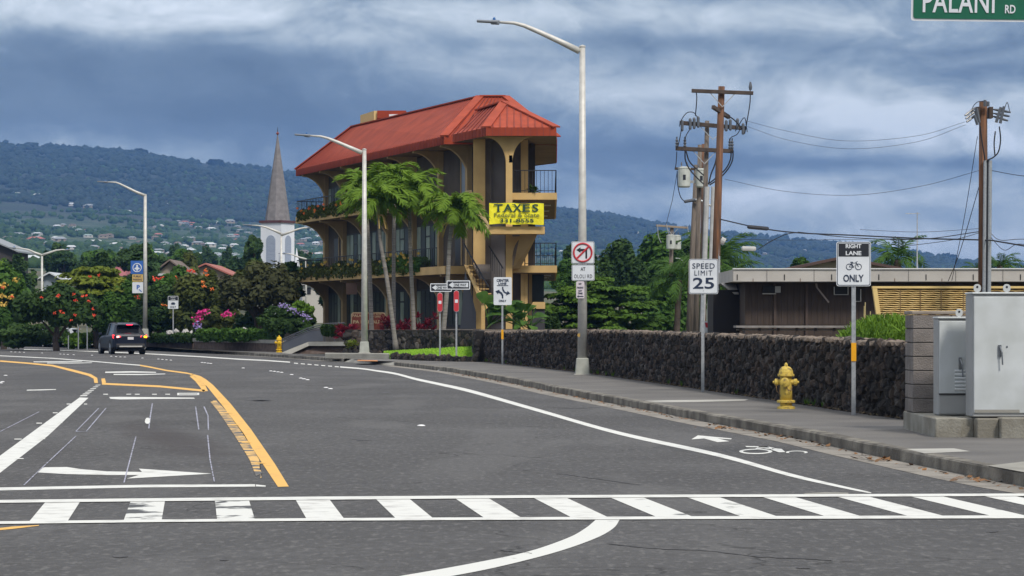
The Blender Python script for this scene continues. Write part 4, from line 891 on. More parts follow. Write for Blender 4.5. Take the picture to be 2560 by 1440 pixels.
def clipseam(base, top_, k, w=.035):                     # seam up a triangular hip face
    bb(MB().beam(base+Vector((0, 0, .02)), top_+Vector((0, 0, .02)), w, .05), 'seam', SEAM)
for k in range(1, 10):                                   # front hip of the bay
    f = k/10; p = Fb[1].lerp(Fb[2], f); apx = .0
    h_ = min(f/.27, (1-f)/.73) if True else 1
    fx = (R1.x-Fb[1].x)/(Fb[2].x-Fb[1].x); hh = f/fx if f < fx else (1-f)/(1-fx)
    q = Vector((p.x, p.y+(R1.y-p.y)*hh, p.z+(R1.z-p.z)*hh)); clipseam(p, q, k)
for k in range(1, 7):                                    # left face of the bay
    f = k/7; p = Fb[1].lerp(Fb[0], f); q = R1.lerp(R2, f*.95); clipseam(p, q, k, .025)
sm = MB()
for k in range(1, 60):                                   # long left slope
    f = k/60; p = E[0].lerp(E[1], f); q0 = R0.lerp(Rf, f); 
    sm.beam(p+Vector((0, 0, .015)), q0+Vector((0, 0, .015)), .03, .04)
o = bb(sm, 'roof_seams', mat('fine_seam', (.27, .042, .024), rough=.6)); o['kind'] = 'stuff'
for k in range(1, 8):
    f = k/8; clipseam(E[0].lerp(E[4], f*.5), R0.lerp(R0b, f), k, .03)
fm = MB()
def fasc(a_, c_, n, w=.03):
    nn = (c_-a_).normalized().cross(Vector((0, 0, 1)))*-1
    for k in range(1, n): p = a_.lerp(c_, k/n); fm.beam(p+Vector((0, 0, -.41)), p+Vector((0, 0, 0)), w, w, up=Vector((0, 1, 0)))
fasc(Fb[1], Fb[2], 11); fasc(E[0], E[1], 110, .05); fasc(Fb[1], Fb[0], 10); fasc(E[4], E[3], 16, .05)
o = bb(fm, 'fascia_seams', SEAM); o['kind'] = 'stuff'
# penthouse behind the ridge
ph = [Vector((P(935, 0, 165).x, 165, 0)), Vector((P(1013, 0, 165).x, 165, 0)), Vector((P(1013, 0, 165).x-1, 168.5, 0)), Vector((P(935, 0, 165).x-1, 168.5, 0))]
zz = P(0, 277, 165).z
pm = bb(MB().prism([(p.x, p.y) for p in ph], 12, zz), 'penthouse', mat('cream_penthouse', (.66, .50, .22), rough=.8))
bb(MB().add([(ph[0].x-.1, 164.9, 12.3), (ph[0].x+.75, 164.9, 12.3), (ph[0].x+.75, 164.9, zz-.05), (ph[0].x+.25, 164.9, zz-.05)], [(0, 1, 2, 3)]), 'penthouse_mansard', ROOF)
bb(MB().box((ph[0].x+.2, 164.8, zz-.45), (ph[1].x+.05, 168.8, zz)), 'penthouse_fascia', ROOF); bb(MB().box((ph[0].x+.9, 164.76, zz-.36), (ph[1].x-.4, 164.79, zz-.22)), 'penthouse_light', SIGNW)
# floor slabs of the long side
def side_slab(t0, t1, ztop, th, nm='balcony_slab', m=TANM):
    q = [B(t0, -1.8, 0), B(t0, .02, 0), B(t1, .02, 0), B(t1, -1.8, 0)]
    o = bb(MB().prism([(p.x, p.y) for p in q], ztop-th, ztop), nm, m); 
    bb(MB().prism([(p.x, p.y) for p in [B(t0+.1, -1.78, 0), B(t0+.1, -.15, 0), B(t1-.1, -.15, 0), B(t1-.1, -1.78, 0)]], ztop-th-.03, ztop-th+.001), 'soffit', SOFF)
side_slab(-.2, 32, 4.55, .40); side_slab(1.2, 32, 8.15, .40)
# ribs: arched brackets and pilasters
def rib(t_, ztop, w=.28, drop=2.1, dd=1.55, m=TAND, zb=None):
    prof = [(-1.69, ztop), (-.15, ztop)]
    for k in range(0, 10):
        a_ = R(90-10*k); prof.append((-.15-dd+dd*math.sin(a_)*1.0-.0, ztop-.06-(drop-.06)*(1-math.cos(R(90)-a_+0)) if False else ztop-.06-drop*(1-math.sin(a_)) if False else 0))
    prof = [(-1.69, ztop), (-.10, ztop)]+[(-.10-dd*(math.sin(R(9*k))), ztop-.10-drop*(1-math.cos(R(9*k)))) for k in range(0, 11)]
    mb = MB(); n = len(prof); vs = [B(t_-w/2, d, z_) for d, z_ in prof]+[B(t_+w/2, d, z_) for d, z_ in prof]
    # fan from the inner corner keeps the concave outline right
    fs = [(0, i, i+1) for i in range(1, n-1)]+[(n, n+i+1, n+i) for i in range(1, n-1)]+[(i, (i+1) % n, n+(i+1) % n, n+i) for i in range(n)]
    mb.add(vs, fs); bb(mb, 'arched_bracket', m)
bays = [1.0, 6.1, 11.2, 16.3, 21.4, 26.4, 30.8]
for t_ in bays:
    for ztop, zb in ((ze+.02, 8.15), (7.74, 4.55), (4.14, 1.38)):
        rib(t_, ztop); q = [B(t_-.2, -1.72, 0), B(t_-.2, -1.45, 0), B(t_+.2, -1.45, 0), B(t_+.2, -1.72, 0)]
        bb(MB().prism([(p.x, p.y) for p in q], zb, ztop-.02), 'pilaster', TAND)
# windows and doors on the long side
def wpanel(t0, t1, z0, z1, nm, m, d=-1.66, par=None, th=.05):
    q = [B(t0, d-th, 0), B(t0, d, 0), B(t1, d, 0), B(t1, d-th, 0)]; return bb(MB().prism([(p.x, p.y) for p in q], z0, z1), nm, m, par)
for i, (ta, tb) in enumerate(zip(bays, bays[1:])):
    a_, b__ = ta+.35, tb-.35
    for fl, (z0, z1) in enumerate(((1.5, 3.5), (4.65, 6.95), (8.25, 9.9))):
        if fl == 2 and i in (0, 1): continue
        if fl == 1 and i in (0, 5): 
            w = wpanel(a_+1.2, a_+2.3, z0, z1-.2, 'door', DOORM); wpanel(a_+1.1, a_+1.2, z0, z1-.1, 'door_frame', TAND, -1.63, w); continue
        w = wpanel(a_, b__, z0, z1, 'window', IRON)
        n = 5; st = (b__-a_)/n
        for k in range(n):
            gm = GLAG if (k+i*2+fl) % 5 in ((0, 2, 3) if fl == 1 else (1,)) else GLAS
            wpanel(a_+k*st+.09, a_+(k+1)*st-.09, z0+.1, z1-.1 if k != 2 else z1-.7, 'pane', gm, -1.64, w)
            if k == 2: wpanel(a_+k*st+.09, a_+(k+1)*st-.09, z1-.6, z1-.1, 'pane', gm, -1.64, w)
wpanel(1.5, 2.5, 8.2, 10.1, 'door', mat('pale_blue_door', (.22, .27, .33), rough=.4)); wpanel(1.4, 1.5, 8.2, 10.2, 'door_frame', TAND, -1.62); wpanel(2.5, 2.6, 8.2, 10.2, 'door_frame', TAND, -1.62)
# iron railing along both planted balconies
for zb in (4.55, 8.15):
    r_ = inst('railing', None, bld) if False else bb(MB().beam(B(1.5, -.05, zb+.95), B(31.9, -.05, zb+.95), .05, .05), 'railing', IRON)
    bb(MB().beam(B(31.9, -.05, zb+.95), B(31.9, -1.7, zb+.95), .05, .05), 'end_rail', IRON, r_)
    for k in range(0, 78):
        t_ = 1.5+k*.39; bb(MB().beam(B(t_, -.05, zb), B(t_, -.05, zb+.95), .025, .025), 'picket', IRON, r_)
    for k in range(0, 6): bb(MB().beam(B(31.9, -.05-k*.3, zb), B(31.9, -.05-k*.3, zb+.95), .03, .03), 'picket', IRON, r_)
# the narrow front bay
def wx(px, D): return P(px, 0, D).x
def fpost(x0, x1, D0, D1, z0, z1, nm, m): return bb(MB().box((wx(x0, D0), D0, z0), (wx(x1, D0), D1, z1)), nm, m)
fpost(1183, 1213, 136.6, 137.2, 1.4, ze, 'front_column', TANM); fpost(1213, 1228, 136.8, 139.2, 1.4, ze, 'front_wall', STUC)
fpost(1228, 1262, 137.1, 139.3, 1.4, ze, 'front_wall', mat('grey_wall_panel', (.15, .14, .14), (.12, .11, .11), sc=1, rough=.9)); fpost(1262, 1322, 137.4, 139.38, 1.4, ze, 'front_wall', STUC)
fpost(1302, 1320, 137.0, 137.39, 1.4, ze, 'front_column', TANM)
cb = fpost(1264.5, 1281, 134.6, 135.0, 1.4, 9.75, 'arched_column', TANM)
def flare(xc, w0, reach, z0, z1, y0, y1, sgn):            # a column flaring out into the slab above
    pr = [(xc, z0)]+[(xc+sgn*(w0+reach*(1-math.cos(R(a_)))), z0+(z1-z0)*math.sin(R(a_))) for a_ in range(0, 91, 10)]+[(xc, z1)]
    mb = MB(); n = len(pr); vs = [(x, y0, z_) for x, z_ in pr]+[(x, y1, z_) for x, z_ in pr]
    fs = [(0 if True else 0, i, i+1) for i in range(1, n-1)]
    # triangulate against the straight inner edge
    fs = [(n-1, i, i+1) for i in range(0, n-2)]+[(n+n-1, n+i+1, n+i) for i in range(0, n-2)]+[(i, (i+1) % n, n+(i+1) % n, n+i) for i in range(n)]
    mb.add(vs, fs); bb(mb, 'arch_flare', TANM)
xc = wx(1272.5, 134.8)
flare(xc, .16, 1.02, 9.4, ze, 134.62, 134.98, -1); flare(xc, .16, .98, 9.4, ze, 134.6, 134.96, 1)
flare(xc, .16, .62, 4.75, 5.85, 134.58, 134.95, 1)
# side balconies to the right of the bay
def rbal(zt_, th, xl):
    q = [(wx(xl, 135), 135.0), (2.17, 135.0), (2.5, 160), (.96, 160), (.98, 158), (1.17, 139.5), (wx(xl, 139), 139.5)]
    s_ = bb(MB().prism(q, zt_-th, zt_), 'balcony_slab', TANM)
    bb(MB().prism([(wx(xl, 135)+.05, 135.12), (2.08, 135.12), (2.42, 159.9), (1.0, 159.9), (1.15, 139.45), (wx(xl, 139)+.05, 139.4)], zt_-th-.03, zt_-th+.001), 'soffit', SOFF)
    for yy in (140, 147, 154): bb(MB().box((1.6, yy, zt_-th-.08), (1.95, yy+.5, zt_-th-.03)), 'soffit_light', SIGNW)
    return s_
rbal(7.97, .33, 1281); rbal(4.46, .34, 1282)
def rail(a_, c_, n, h_=1.08, posts=(0,), par=None):
    r_ = bb(MB().beam(a_+Vector((0, 0, h_)), c_+Vector((0, 0, h_)), .045, .04), 'railing', IRON)
    bb(MB().beam(a_+Vector((0, 0, .1)), c_+Vector((0, 0, .1)), .03, .03), 'bottom_rail', IRON, r_)
    for k in range(n+1):
        p = a_.lerp(c_, k/n); w = .05 if k in (0, n) or k in posts else .022
        bb(MB().beam(p, p+Vector((0, 0, h_)), w, w), 'picket', IRON, r_)
for zb, x0 in ((7.97, 1283), (4.46, 1312)):
    rail(Vector((wx(x0, 135), 135.05, zb)), Vector((2.12, 135.05, zb)), 11 if zb > 5 else 8, posts=(4,)); rail(Vector((2.12, 135.05, zb)), Vector((2.45, 159.9, zb)), 60)
    rail(Vector((1.0, 159.9, zb)), Vector((2.45, 159.9, zb)), 6)
# half landing with its sloping flights
q = [(wx(1186, 133.4), 134.9), (wx(1222.5, 133.4), 133.4), (wx(1362, 133.4), 133.4), (wx(1362, 133.4), 134.55), (wx(1186, 133.4), 136.5)]
bb(MB().box((wx(1222, 133.2), 133.2, 5.93), (wx(1362, 133.2), 134.5, 6.28)), 'half_landing', TANM)
bb(MB().slab([(wx(1362, 133.2)-.35, 133.6, 5.92), (wx(1300, 134), 134.0, 5.92), (wx(1282, 135.2), 134.7, 4.3), (wx(1300, 135.2), 134.7, 4.3)], (0, .3, 0)), 'stair_soffit', mat('ochre_stair_soffit', (.42, .29, .13), (.34, .23, .10), sc=1, rough=.8))
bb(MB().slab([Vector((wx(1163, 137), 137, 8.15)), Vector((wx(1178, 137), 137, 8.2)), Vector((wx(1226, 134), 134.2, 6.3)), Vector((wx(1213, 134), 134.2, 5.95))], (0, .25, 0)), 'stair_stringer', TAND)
bb(MB().slab([Vector((wx(1160, 137), 137, 4.55)), Vector((wx(1172, 137), 137, 4.5)), Vector((wx(1222, 133.8), 133.8, 2.45)), Vector((wx(1210, 133.8), 133.8, 2.3))], (0, .25, 0)), 'stair_stringer', TANM)
bb(MB().slab([Vector((wx(1183, 137), 136.4, 4.55)), Vector((wx(1226, 137), 136.4, 4.55)), Vector((wx(1228, 137), 135.6, 3.8)), Vector((wx(1200, 137), 135.6, 3.8))], (0, .2, 0)), 'stair_underside', STUC)
for k in range(9):
    f = k/9; c = Vector((wx(1172, 137), 136.9, 4.5)).lerp(Vector((wx(1222, 133.8), 133.9, 2.4)), f); bb(MB().cbox(c+Vector((.22, .2, .0)), (.45, .9, .05)), 'stair_tread', TANM)
for a_, c_ in ((Vector((wx(1160, 137), 136.9, 5.55)), Vector((wx(1222, 133.8), 133.7, 3.4))), (Vector((wx(1222, 134), 134.4, 5.4)), Vector((wx(1258, 134), 134.3, 4.3)))):
    bb(MB().beam(a_, c_, .05, .06), 'stair_handrail', IRON)
    for k in range(1, 8): p = a_.lerp(c_, k/8); bb(MB().beam(p, p-Vector((0, 0, .95)), .025, .025), 'stair_baluster', IRON)
bb(MB().slab([(wx(1163, 134), 134, 4.2), (wx(1190, 133), 133, 2.2), (wx(1190, 133), 133, 1.4), (wx(1150, 134), 134, 1.4)], (0, .15, 0)), 'stair_screen', mat('dark_slate_screen', (.045, .048, .06), rough=.7))
# ground floor: tan columns, dark plinth and a yellow awning board
for x0, x1, D_, z1 in ((1203, 1212, 133.5, 2.9), (1302, 1310, 136, 4.1), (1311, 1319, 136, 4.1), (1322, 1330, 138, 4.1)): fpost(x0, x1, D_, D_+.3, 1.38, z1, 'slim_column', TANM)
bb(MB().box((wx(1196, 133.3), 133.3, 2.78), (wx(1218, 133.3), 134, 3.0)), 'stair_pier_cap', TANM)
bb(MB().flat([(wx(1326, 132), P(0, 772, 132).z), (wx(1363, 132), P(0, 772, 132).z), (wx(1363, 132), P(0, 755, 132).z), (wx(1332, 132), P(0, 755, 132).z)], 132, 132.6), 'stair_parapet', TANM)
bb(MB().box((wx(1330, 132), 132.1, 1.38), (wx(1362, 132), 134, P(0, 773, 132).z)), 'plinth_wall', mat('dark_slate_wall', (.05, .05, .058), rough=.85))
bb(MB().box((wx(1324, 138), 138.2, 1.4), (wx(1360, 138), 138.4, 4.1)), 'ground_floor_glazing', GLAS)
# side stair door panels, wall lamps, small hanging sign
bb(MB().box((wx(865, 158), 158, 3.3), (wx(893, 158), 158.06, 3.95)), 'hanging_sign', mat('brown_hanging_sign', (.14, .08, .055), rough=.7))
# the yellow banner hangs on the landing rail: a thing of its own
t = thing('tax_banner', 'yellow TAXES banner with phone number hung on the half landing', 'banner', (wx(1291.5, 133), 133.0, 6.4))
b = t.location; D = 133.0; s = D/F
BAN = mat('yellow_banner_cloth', (.92, .84, .02), (.80, .70, .015), sc=1.4, rough=.6, lo=.4, hi=.7, bump=.3, bsc=2)
n = 14; vs = []; fs = []
for j in range(5):
    for i in range(n+1):
        x = 1223+(1359.5-1223)*i/n; y = 507.5+(560-507.5)*j/4+1.2*math.sin(i*.9+j*.5)*(1 if j in (0, 4) else .4)+ (i/n)*1.5
        vs.append(((x-1280)*s-b.x, .02*math.sin(i*1.3+j), H+(HY-y)*s-b.z))
fs = [(j*(n+1)+i, j*(n+1)+i+1, (j+1)*(n+1)+i+1, (j+1)*(n+1)+i) for j in range(4) for i in range(n)]
o = MB().add(vs, fs).build('banner_cloth', BAN, t); md = o.modifiers.new('thick', 'SOLIDIFY'); md.thickness = .01
DG = mat('dark_green_print', (.01, .055, .035), rough=.6)
for ch, xc_, w_ in (('T', 1246, 25), ('A', 1270, 26), ('X', 1293, 24), ('E', 1316, 20), ('S', 1338, 18)):
    lt(t, b, D, ch, xc_, 520, 19.5, w_*.88, DG, y=-.06, bold=.02)
    if ch in 'TAXE':
        ys = (529.2,) if ch in 'TA' else (511.2, 529.2)
        for yy in ys:
            for dx in ((0,) if ch == 'T' else (-w_*.36, w_*.36) if ch in 'AX' else (-w_*.3,)): shp(t, b, D, [(xc_+dx-4.5, yy-.8), (xc_+dx+4.5, yy-.8), (xc_+dx+4.5, yy+.8), (xc_+dx-4.5, yy+.8)], DG, y=-.06, name='serif')
OLV = mat('olive_print', (.18, .20, .03), rough=.6)
lt(t, b, D, 'Federal & State', 1292, 537.5, 11, 113, OLV, y=-.06, bold=.012); lt(t, b, D, '331-8555', 1292, 551.5, 9.5, 85, DG, y=-.06, bold=.025)
MB().tube([((1223-1280)*s-b.x, .05, H+(HY-507)*s-b.z), ((1360-1280)*s-b.x, .05, H+(HY-508)*s-b.z)], .02, 5).build('banner_rail', IRON, t)
for x in (1223, 1258, 1292, 1326, 1360): MB().tube([((x-1280)*s-b.x, .05, H+(HY-507)*s-b.z), ((x-1280)*s-b.x, .05, 6.28-b.z)], .015, 5).build('banner_post', IRON, t)
# the wooden sign among the red plants
D = 131; b = P(920, 830, D); s = D/F
t = thing('plaza_sign', 'rust red wooden sign with tan lettering behind the red ti plants', 'sign board', b)
RW = mat('rust_red_board', (.30, .075, .04), (.22, .05, .03), sc=3, rough=.7); TL = mat('tan_lettering', (.70, .50, .28), rough=.6)
o, *_ = plate(t, b, D, 878, 781, 964, 835, TL, rad=.12, y=-.03); MB().plate((921-1280)*s-b.x, H+(HY-808.5)*s-b.z, 82*s, 50*s, .10, -.05, -.034).build('board_face', RW, o)
lt(o, b, D, 'PALANI', 897, 789, 6.5, 32, TL, y=-.056, bold=.03); lt(o, b, D, 'ST. BLDG', 943, 786, 4.5, 22, TL, y=-.056); lt(o, b, D, 'OF OFFICES', 943, 792, 4.2, 30, TL, y=-.056); lt(o, b, D, "PA NAMALEA", 922, 804.5, 8, 78, TL, y=-.056, bold=.03)
for x in (885, 957): MB().box(((x-1280)*s-b.x-.05, -.02, -.6), ((x-1280)*s-b.x+.05, .06, .2)).build('post', RW, t)
# ------------------------------------------------------------------ church
CW = mat('white_church_paint', (.74, .76, .80), (.66, .69, .74), sc=.6, rough=.7); SPR = mat('grey_brown_shingle_spire', (.225, .21, .215), (.165, .155, .16), sc=2, rough=.9, bump=.5, bsc=5)
D = 330; K = D/F
t = thing('church', 'white church tower with tall pointed grey spire behind the trees', 'church', P(694, 760, D)); L0 = t.location
def cb_(mb, nm, m, par=None): return inst(nm, mb.mesh(nm, m, tuple(L0)), par or t)
cx = P(694, 0, D).x; w = 41*K; yaw = R(-28)
def octo(r_, z_, n=8, ph_=22.5): return [Vector((cx+r_*math.cos(R(ph_+45*k)+yaw), D+r_*math.sin(R(ph_+45*k)+yaw), z_)) for k in range(n)]
zf = lambda y: H+(HY-y)*K
def sqr(r_, z_): return [Vector((cx+r_*1.414*math.cos(R(45+90*k)+yaw), D+r_*1.414*math.sin(R(45+90*k)+yaw), z_)) for k in range(4)]
def frus(lo_, hi_, nm, m):
    n = len(lo_); return cb_(MB().add(lo_+hi_, [tuple(range(n))[::-1], tuple(range(n, 2*n))]+[(i, (i+1) % n, n+(i+1) % n, n+i) for i in range(n)]), nm, m)
tw = frus(sqr(w*.74, zf(690)), sqr(w*.74, zf(558)), 'tower', CW)
frus(sqr(w*.82, zf(558)), sqr(w*.82, zf(552)), 'cornice', mat('dark_red_trim', (.09, .035, .04), rough=.7))
frus(octo(w*.78, zf(552)), octo(.06, zf(338)), 'spire', SPR); frus(octo(.07, zf(338)), octo(.02, zf(318)), 'finial', IRON)
MB_ = MB().lathe([(.05, 0), (.2, .2), (.05, .4)], 8, (cx, D, zf(338))); cb_(MB_, 'finial_ball', mat('red_ball', (.2, .04, .03), rough=.5))
frus(sqr(w*.86, zf(790)), sqr(w*.86, zf(694)), 'lower_tower', CW); frus(sqr(w*.93, zf(694)), sqr(w*.93, zf(689)), 'string_course', CW)
for k in range(4): 
    p = sqr(w*.84, 0)[k]; cb_(MB().lathe([(.34, 0), (.34, 1.2), (.36, 1.25), (.02, 3.4)], 6, (p.x, p.y, zf(692))), 'pinnacle', CW)
for k in (0, 1, 2, 3):                                   # arched louvred openings on each face
    a_ = yaw+R(90*k); nrm = Vector((math.cos(a_), math.sin(a_), 0)); tn = Vector((-nrm.y, nrm.x, 0)); c = Vector((cx, D, 0))+nrm*(w*.74+.02)
    ww = .62; z0, z1 = zf(672), zf(602)
    pr = [(-ww, z0), (ww, z0), (ww, z1)]+[(ww*math.cos(R(q_)), z1+ww*math.sin(R(q_))) for q_ in range(20, 180, 20)]+[(-ww, z1)]
    cb_(MB().slab([c+tn*x+Vector((0, 0, z_)) for x, z_ in pr], nrm*.05), 'louvred_opening', mat('grey_blue_louvre', (.32, .37, .46), (.27, .31, .40), sc=1, rough=.7, sx=(1, 1, 12)), tw)
cb_(MB().prism([(cx+2.5, D-2), (cx+14, D+2), (cx+10, D+22), (cx-2, D+18)], zf(830), zf(748)), 'nave_wall', CW)
cb_(MB().prism([(P(748, 0, 300).x, 300), (P(806, 0, 300).x, 300), (P(806, 0, 300).x, 306), (P(748, 0, 300).x, 306)], 0, P(0, 752, 300).z), 'side_porch', CW)
cb_(MB().prism([(P(740, 0, 299).x, 299.6), (P(812, 0, 299).x, 299.6), (P(812, 0, 299).x, 307), (P(740, 0, 299).x, 307)], P(0, 752, 300).z, P(0, 742, 300).z), 'porch_roof', CW)
# ------------------------------------------------------------------ long low building on the right
WOOD = mat('dark_brown_boards', (.070, .050, .040), (.050, .036, .030), sc=3, rough=.9, sx=(6, 6, .3))
FASC = mat('dirty_white_fascia', (.50, .475, .44), (.38, .355, .33), sc=.7, rough=.75, lo=.35, hi=.75)
D = 95; K = D/F; X = lambda x, d=D: P(x, 0, d).x; Z = lambda y, d=D: P(0, y, d).z
t = thing('long_low_building', 'long low dark brown building with wide off white flat roof edge', 'building', (X(2150), D, 0)); L0 = t.location
cb_(MB().box((X(1868), D+.9, -.5), (X(2760), D+9, Z(705))), 'wall', WOOD)
for k, x in enumerate(range(1870, 2200, 15)): cb_(MB().box((X(x), D+.888, Z(812)), (X(x)+.19, D+.91, Z(710))), 'board', WOOD)
for x in (1940, 2020): cb_(MB().box((X(x), D+.80, -.3), (X(x)+.09, D+.87, Z(708))), 'downpipe', mat('brown_pipe', (.07, .045, .035), rough=.7))
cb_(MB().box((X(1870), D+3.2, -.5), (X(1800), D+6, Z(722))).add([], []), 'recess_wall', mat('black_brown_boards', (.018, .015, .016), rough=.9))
rf_ = MB().box((X(1832), D, Z(705)), (X(2760), D+.12, Z(671.5))); soft(cb_(rf_, 'fascia', FASC), .02)
cb_(MB().box((X(1832), D+.121, Z(704)), (X(2760), D+10, Z(674))), 'roof_slab', FASC)
for x in range(1842, 2760, 118):
    cb_(MB().box((X(x), D-.018, Z(700)), (X(x)+.03, D-.002, Z(686))), 'scupper', BLACK); cb_(MB().box((X(x+40), D-.014, Z(704.5)), (X(x+40)+.02, D-.003, Z(696))), 'rust_streak', mat('rust', (.16, .10, .07), rough=.9))
    cb_(MB().box((X(x+75), D-.02, Z(705)), (X(x+75)+.012, D-.003, Z(672))), 'fascia_joint', mat('joint_grey', (.2, .19, .18), rough=.9))
cb_(MB().box((X(1832), D-.05, Z(673.2)), (X(2760), D+.2, Z(670.6))), 'drip_edge', mat('bright_flashing', (.7, .7, .7), rough=.5))
w_ = cb_(MB().box((X(1912), D+.79, Z(732)), (X(1957), D+.86, Z(714))), 'window', BLACK); cb_(MB().box((X(1943), D+.75, Z(731)), (X(1957), D+.785, Z(715))), 'vent_panel', mat('pale_vent', (.4, .4, .4), rough=.6), w_); cb_(MB().box((X(1911), D+.72, Z(735)), (X(1945), D+.785, Z(732.5))), 'sill', FASC, w_)
for (a_, c_, e_, g_) in ((2091, 2128, 735, 716), (2140, 2160, 752, 722)):
    w_ = cb_(MB().box((X(a_), D+.79, Z(e_)), (X(c_), D+.86, Z(g_))), 'window', BLACK); cb_(MB().box((X(a_), D+.74, Z(e_+2)), (X(c_), D+.785, Z(e_))), 'sill', mat('grey_frame', (.35, .34, .33), rough=.7), w_)
    cb_(MB().box((X(a_), D+.75, Z(e_)), (X(a_)+.03, D+.785, Z(g_))), 'frame', FASC, w_); cb_(MB().box((X(c_)-.03, D+.75, Z(e_)), (X(c_), D+.785, Z(g_))), 'frame', FASC, w_)
cb_(MB().beam((X(2046), D+.7, Z(708)), (X(2048), D+.7, Z(718)), .06, .06).beam((X(2048), D+.7, Z(718)), (X(2078), D+.7, Z(756)), .05, .05), 'downpipe', mat('pale_pipe', (.3, .25, .23), rough=.7))
# side porch with shed roof and covered walkway rail
cb_(MB().slab([(X(1795, 100), 99, Z(707, 99)), (X(1833, 100), 99, Z(707, 99)), (X(1836, 100), 98, Z(736, 98)), (X(1826, 100), 98, Z(736, 98))], (0, .5, 0)), 'porch_roof', FASC)
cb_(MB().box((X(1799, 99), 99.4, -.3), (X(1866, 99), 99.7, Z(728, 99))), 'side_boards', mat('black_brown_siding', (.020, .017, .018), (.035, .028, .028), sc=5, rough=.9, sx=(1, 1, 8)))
for k in range(2): cb_(MB().box((X(1842+k*14, 98), 98.9, Z(741, 98)), (X(1853+k*14, 98), 99.0, Z(735, 98))), 'louvre_window', FASC)
cb_(MB().box((X(1832), D-1.4, Z(819, D)), (X(2180), D-.2, Z(814, D))), 'walkway_edge', mat('grey_edge', (.28, .26, .25), (.18, .17, .16), sc=4, rough=.9))
for x in range(1842, 2180, 46): cb_(MB().box((X(x), D-1.3, -.5), (X(x)+.08, D-1.2, Z(814))), 'walkway_post', WOOD)
cb_(MB().box((X(1834), D-1.2, Z(826)), (X(2180), D-1.1, Z(822))), 'walkway_rail', mat('grey_edge2', (.2, .18, .17), rough=.9))
# yellow woven screen: rows of scalloped slats in a frame
YS = mat('yellow_screen_slat', (.76, .58, .27), (.64, .48, .21), sc=3, rough=.7); YF = mat('yellow_screen_frame', (.74, .54, .22), (.64, .46, .18), sc=2, rough=.7)
Ds = 88; Xs = lambda x: P(x, 0, Ds).x; Zs = lambda y: P(0, y, Ds).z
t = thing('yellow_screen', 'long pale yellow slatted screen beneath the off white roof edge', 'screen', (Xs(2400), Ds, 0)); L0 = t.location
cb_(MB().flat([(Xs(2180), Zs(716)), (Xs(2191), Zs(716)), (Xs(2201), Zs(787)), (Xs(2190), Zs(787))], Ds-.12, Ds+.1), 'frame', YF)
cb_(MB().box((Xs(2180), Ds-.125, Zs(721)), (Xs(2760), Ds+.1, Zs(715.5))), 'frame', YF); cb_(MB().box((Xs(2192), Ds-.1, Zs(790)), (Xs(2760), Ds+.1, Zs(787))), 'frame', mat('rusty_rail', (.28, .17, .09), rough=.9))
cb_(MB().box((Xs(2190), Ds+.05, Zs(788)), (Xs(2760), Ds+.09, Zs(718))), 'backing', mat('shade_toned_backing', (.36, .24, .08), rough=.9))  # sheet coloured to stand in for the shade between the slats
for r_ in range(13):
    zc = Zs(725.5+r_*4.95); mb = MB(); x0 = Xs(2194); st = .135; n = 52; vs = []
    for i in range(n+1):
        x = x0+i*st; ph_ = (i+r_*.5) % 2; dz = .012*math.sin(i*1.9+r_*1.3); 
        for (dy, dz2) in ((-.0, -.030), (-.085+.006*math.sin(i*2.1), -.022+.008*math.sin(i*2.1)), (-.01, .012)): vs.append((x, Ds+dy, zc+dz+dz2))
    fs = [(i*3+j, (i+1)*3+j, (i+1)*3+j+1, i*3+j+1) for i in range(n) for j in range(2)]
    cb_(mb.add(vs, fs), 'slat', YS)
for k, x in enumerate((2250, 2300, 2352, 2408, 2470, 2520)): cb_(MB().box((Xs(x)-.012, Ds-.085, Zs(787)), (Xs(x)+.012, Ds-.06, Zs(722))), 'stay', mat('brown_stay', (.2, .13, .06), rough=.9))
# house gable and antenna behind it
D = 120; X = lambda x, d=120: P(x, 0, d).x; Z = lambda y, d=120: P(0, y, d).z
t = thing('house', 'low gabled house with brown roof edge behind the long flat roof', 'house', (X(2090), 120, 0)); L0 = t.location
cb_(MB().flat([(X(1975), 0), (X(2235), 0), (X(2235), Z(672)), (X(2100), Z(650)), (X(1975), Z(674))], 120, 128), 'gable_wall', mat('cream_boards', (.42, .36, .27), (.34, .29, .21), sc=2, rough=.9))
for a_, c_ in (((1965, 677), (2102, 648)), ((2102, 648), (2250, 676))): cb_(MB().beam((X(a_[0]), 124, Z(a_[1])), (X(c_[0]), 124, Z(c_[1])), .1, .1).slab([(X(a_[0]), 119.5, Z(a_[1])), (X(c_[0]), 119.5, Z(c_[1])), (X(c_[0]), 128.5, Z(c_[1])), (X(a_[0]), 128.5, Z(a_[1]))], (0, 0, .12)), 'roof', mat('brown_roofing', (.10, .06, .05), (.08, .05, .045), sc=1, rough=.9))
b_ = P(2293, 672, 100); t = thing('antenna', 'thin antenna mast standing on the long off white roof', 'antenna', b_)
MB().tube([(0, 0, -.1), (0, 0, P(0, 530, 100).z-b_.z)], [.028, .018], 6).build('mast', GALV, t)
h_ = P(0, 534, 100).z-b_.z
MB().tube([(-.42, 0, h_), (.08, 0, h_)], .012, 5).build('boom', GALV, t)
for x in (-.38, -.25, -.1, .05): MB().tube([(x, -.3, h_), (x, .3, h_)], .008, 4).build('element', GALV, t)
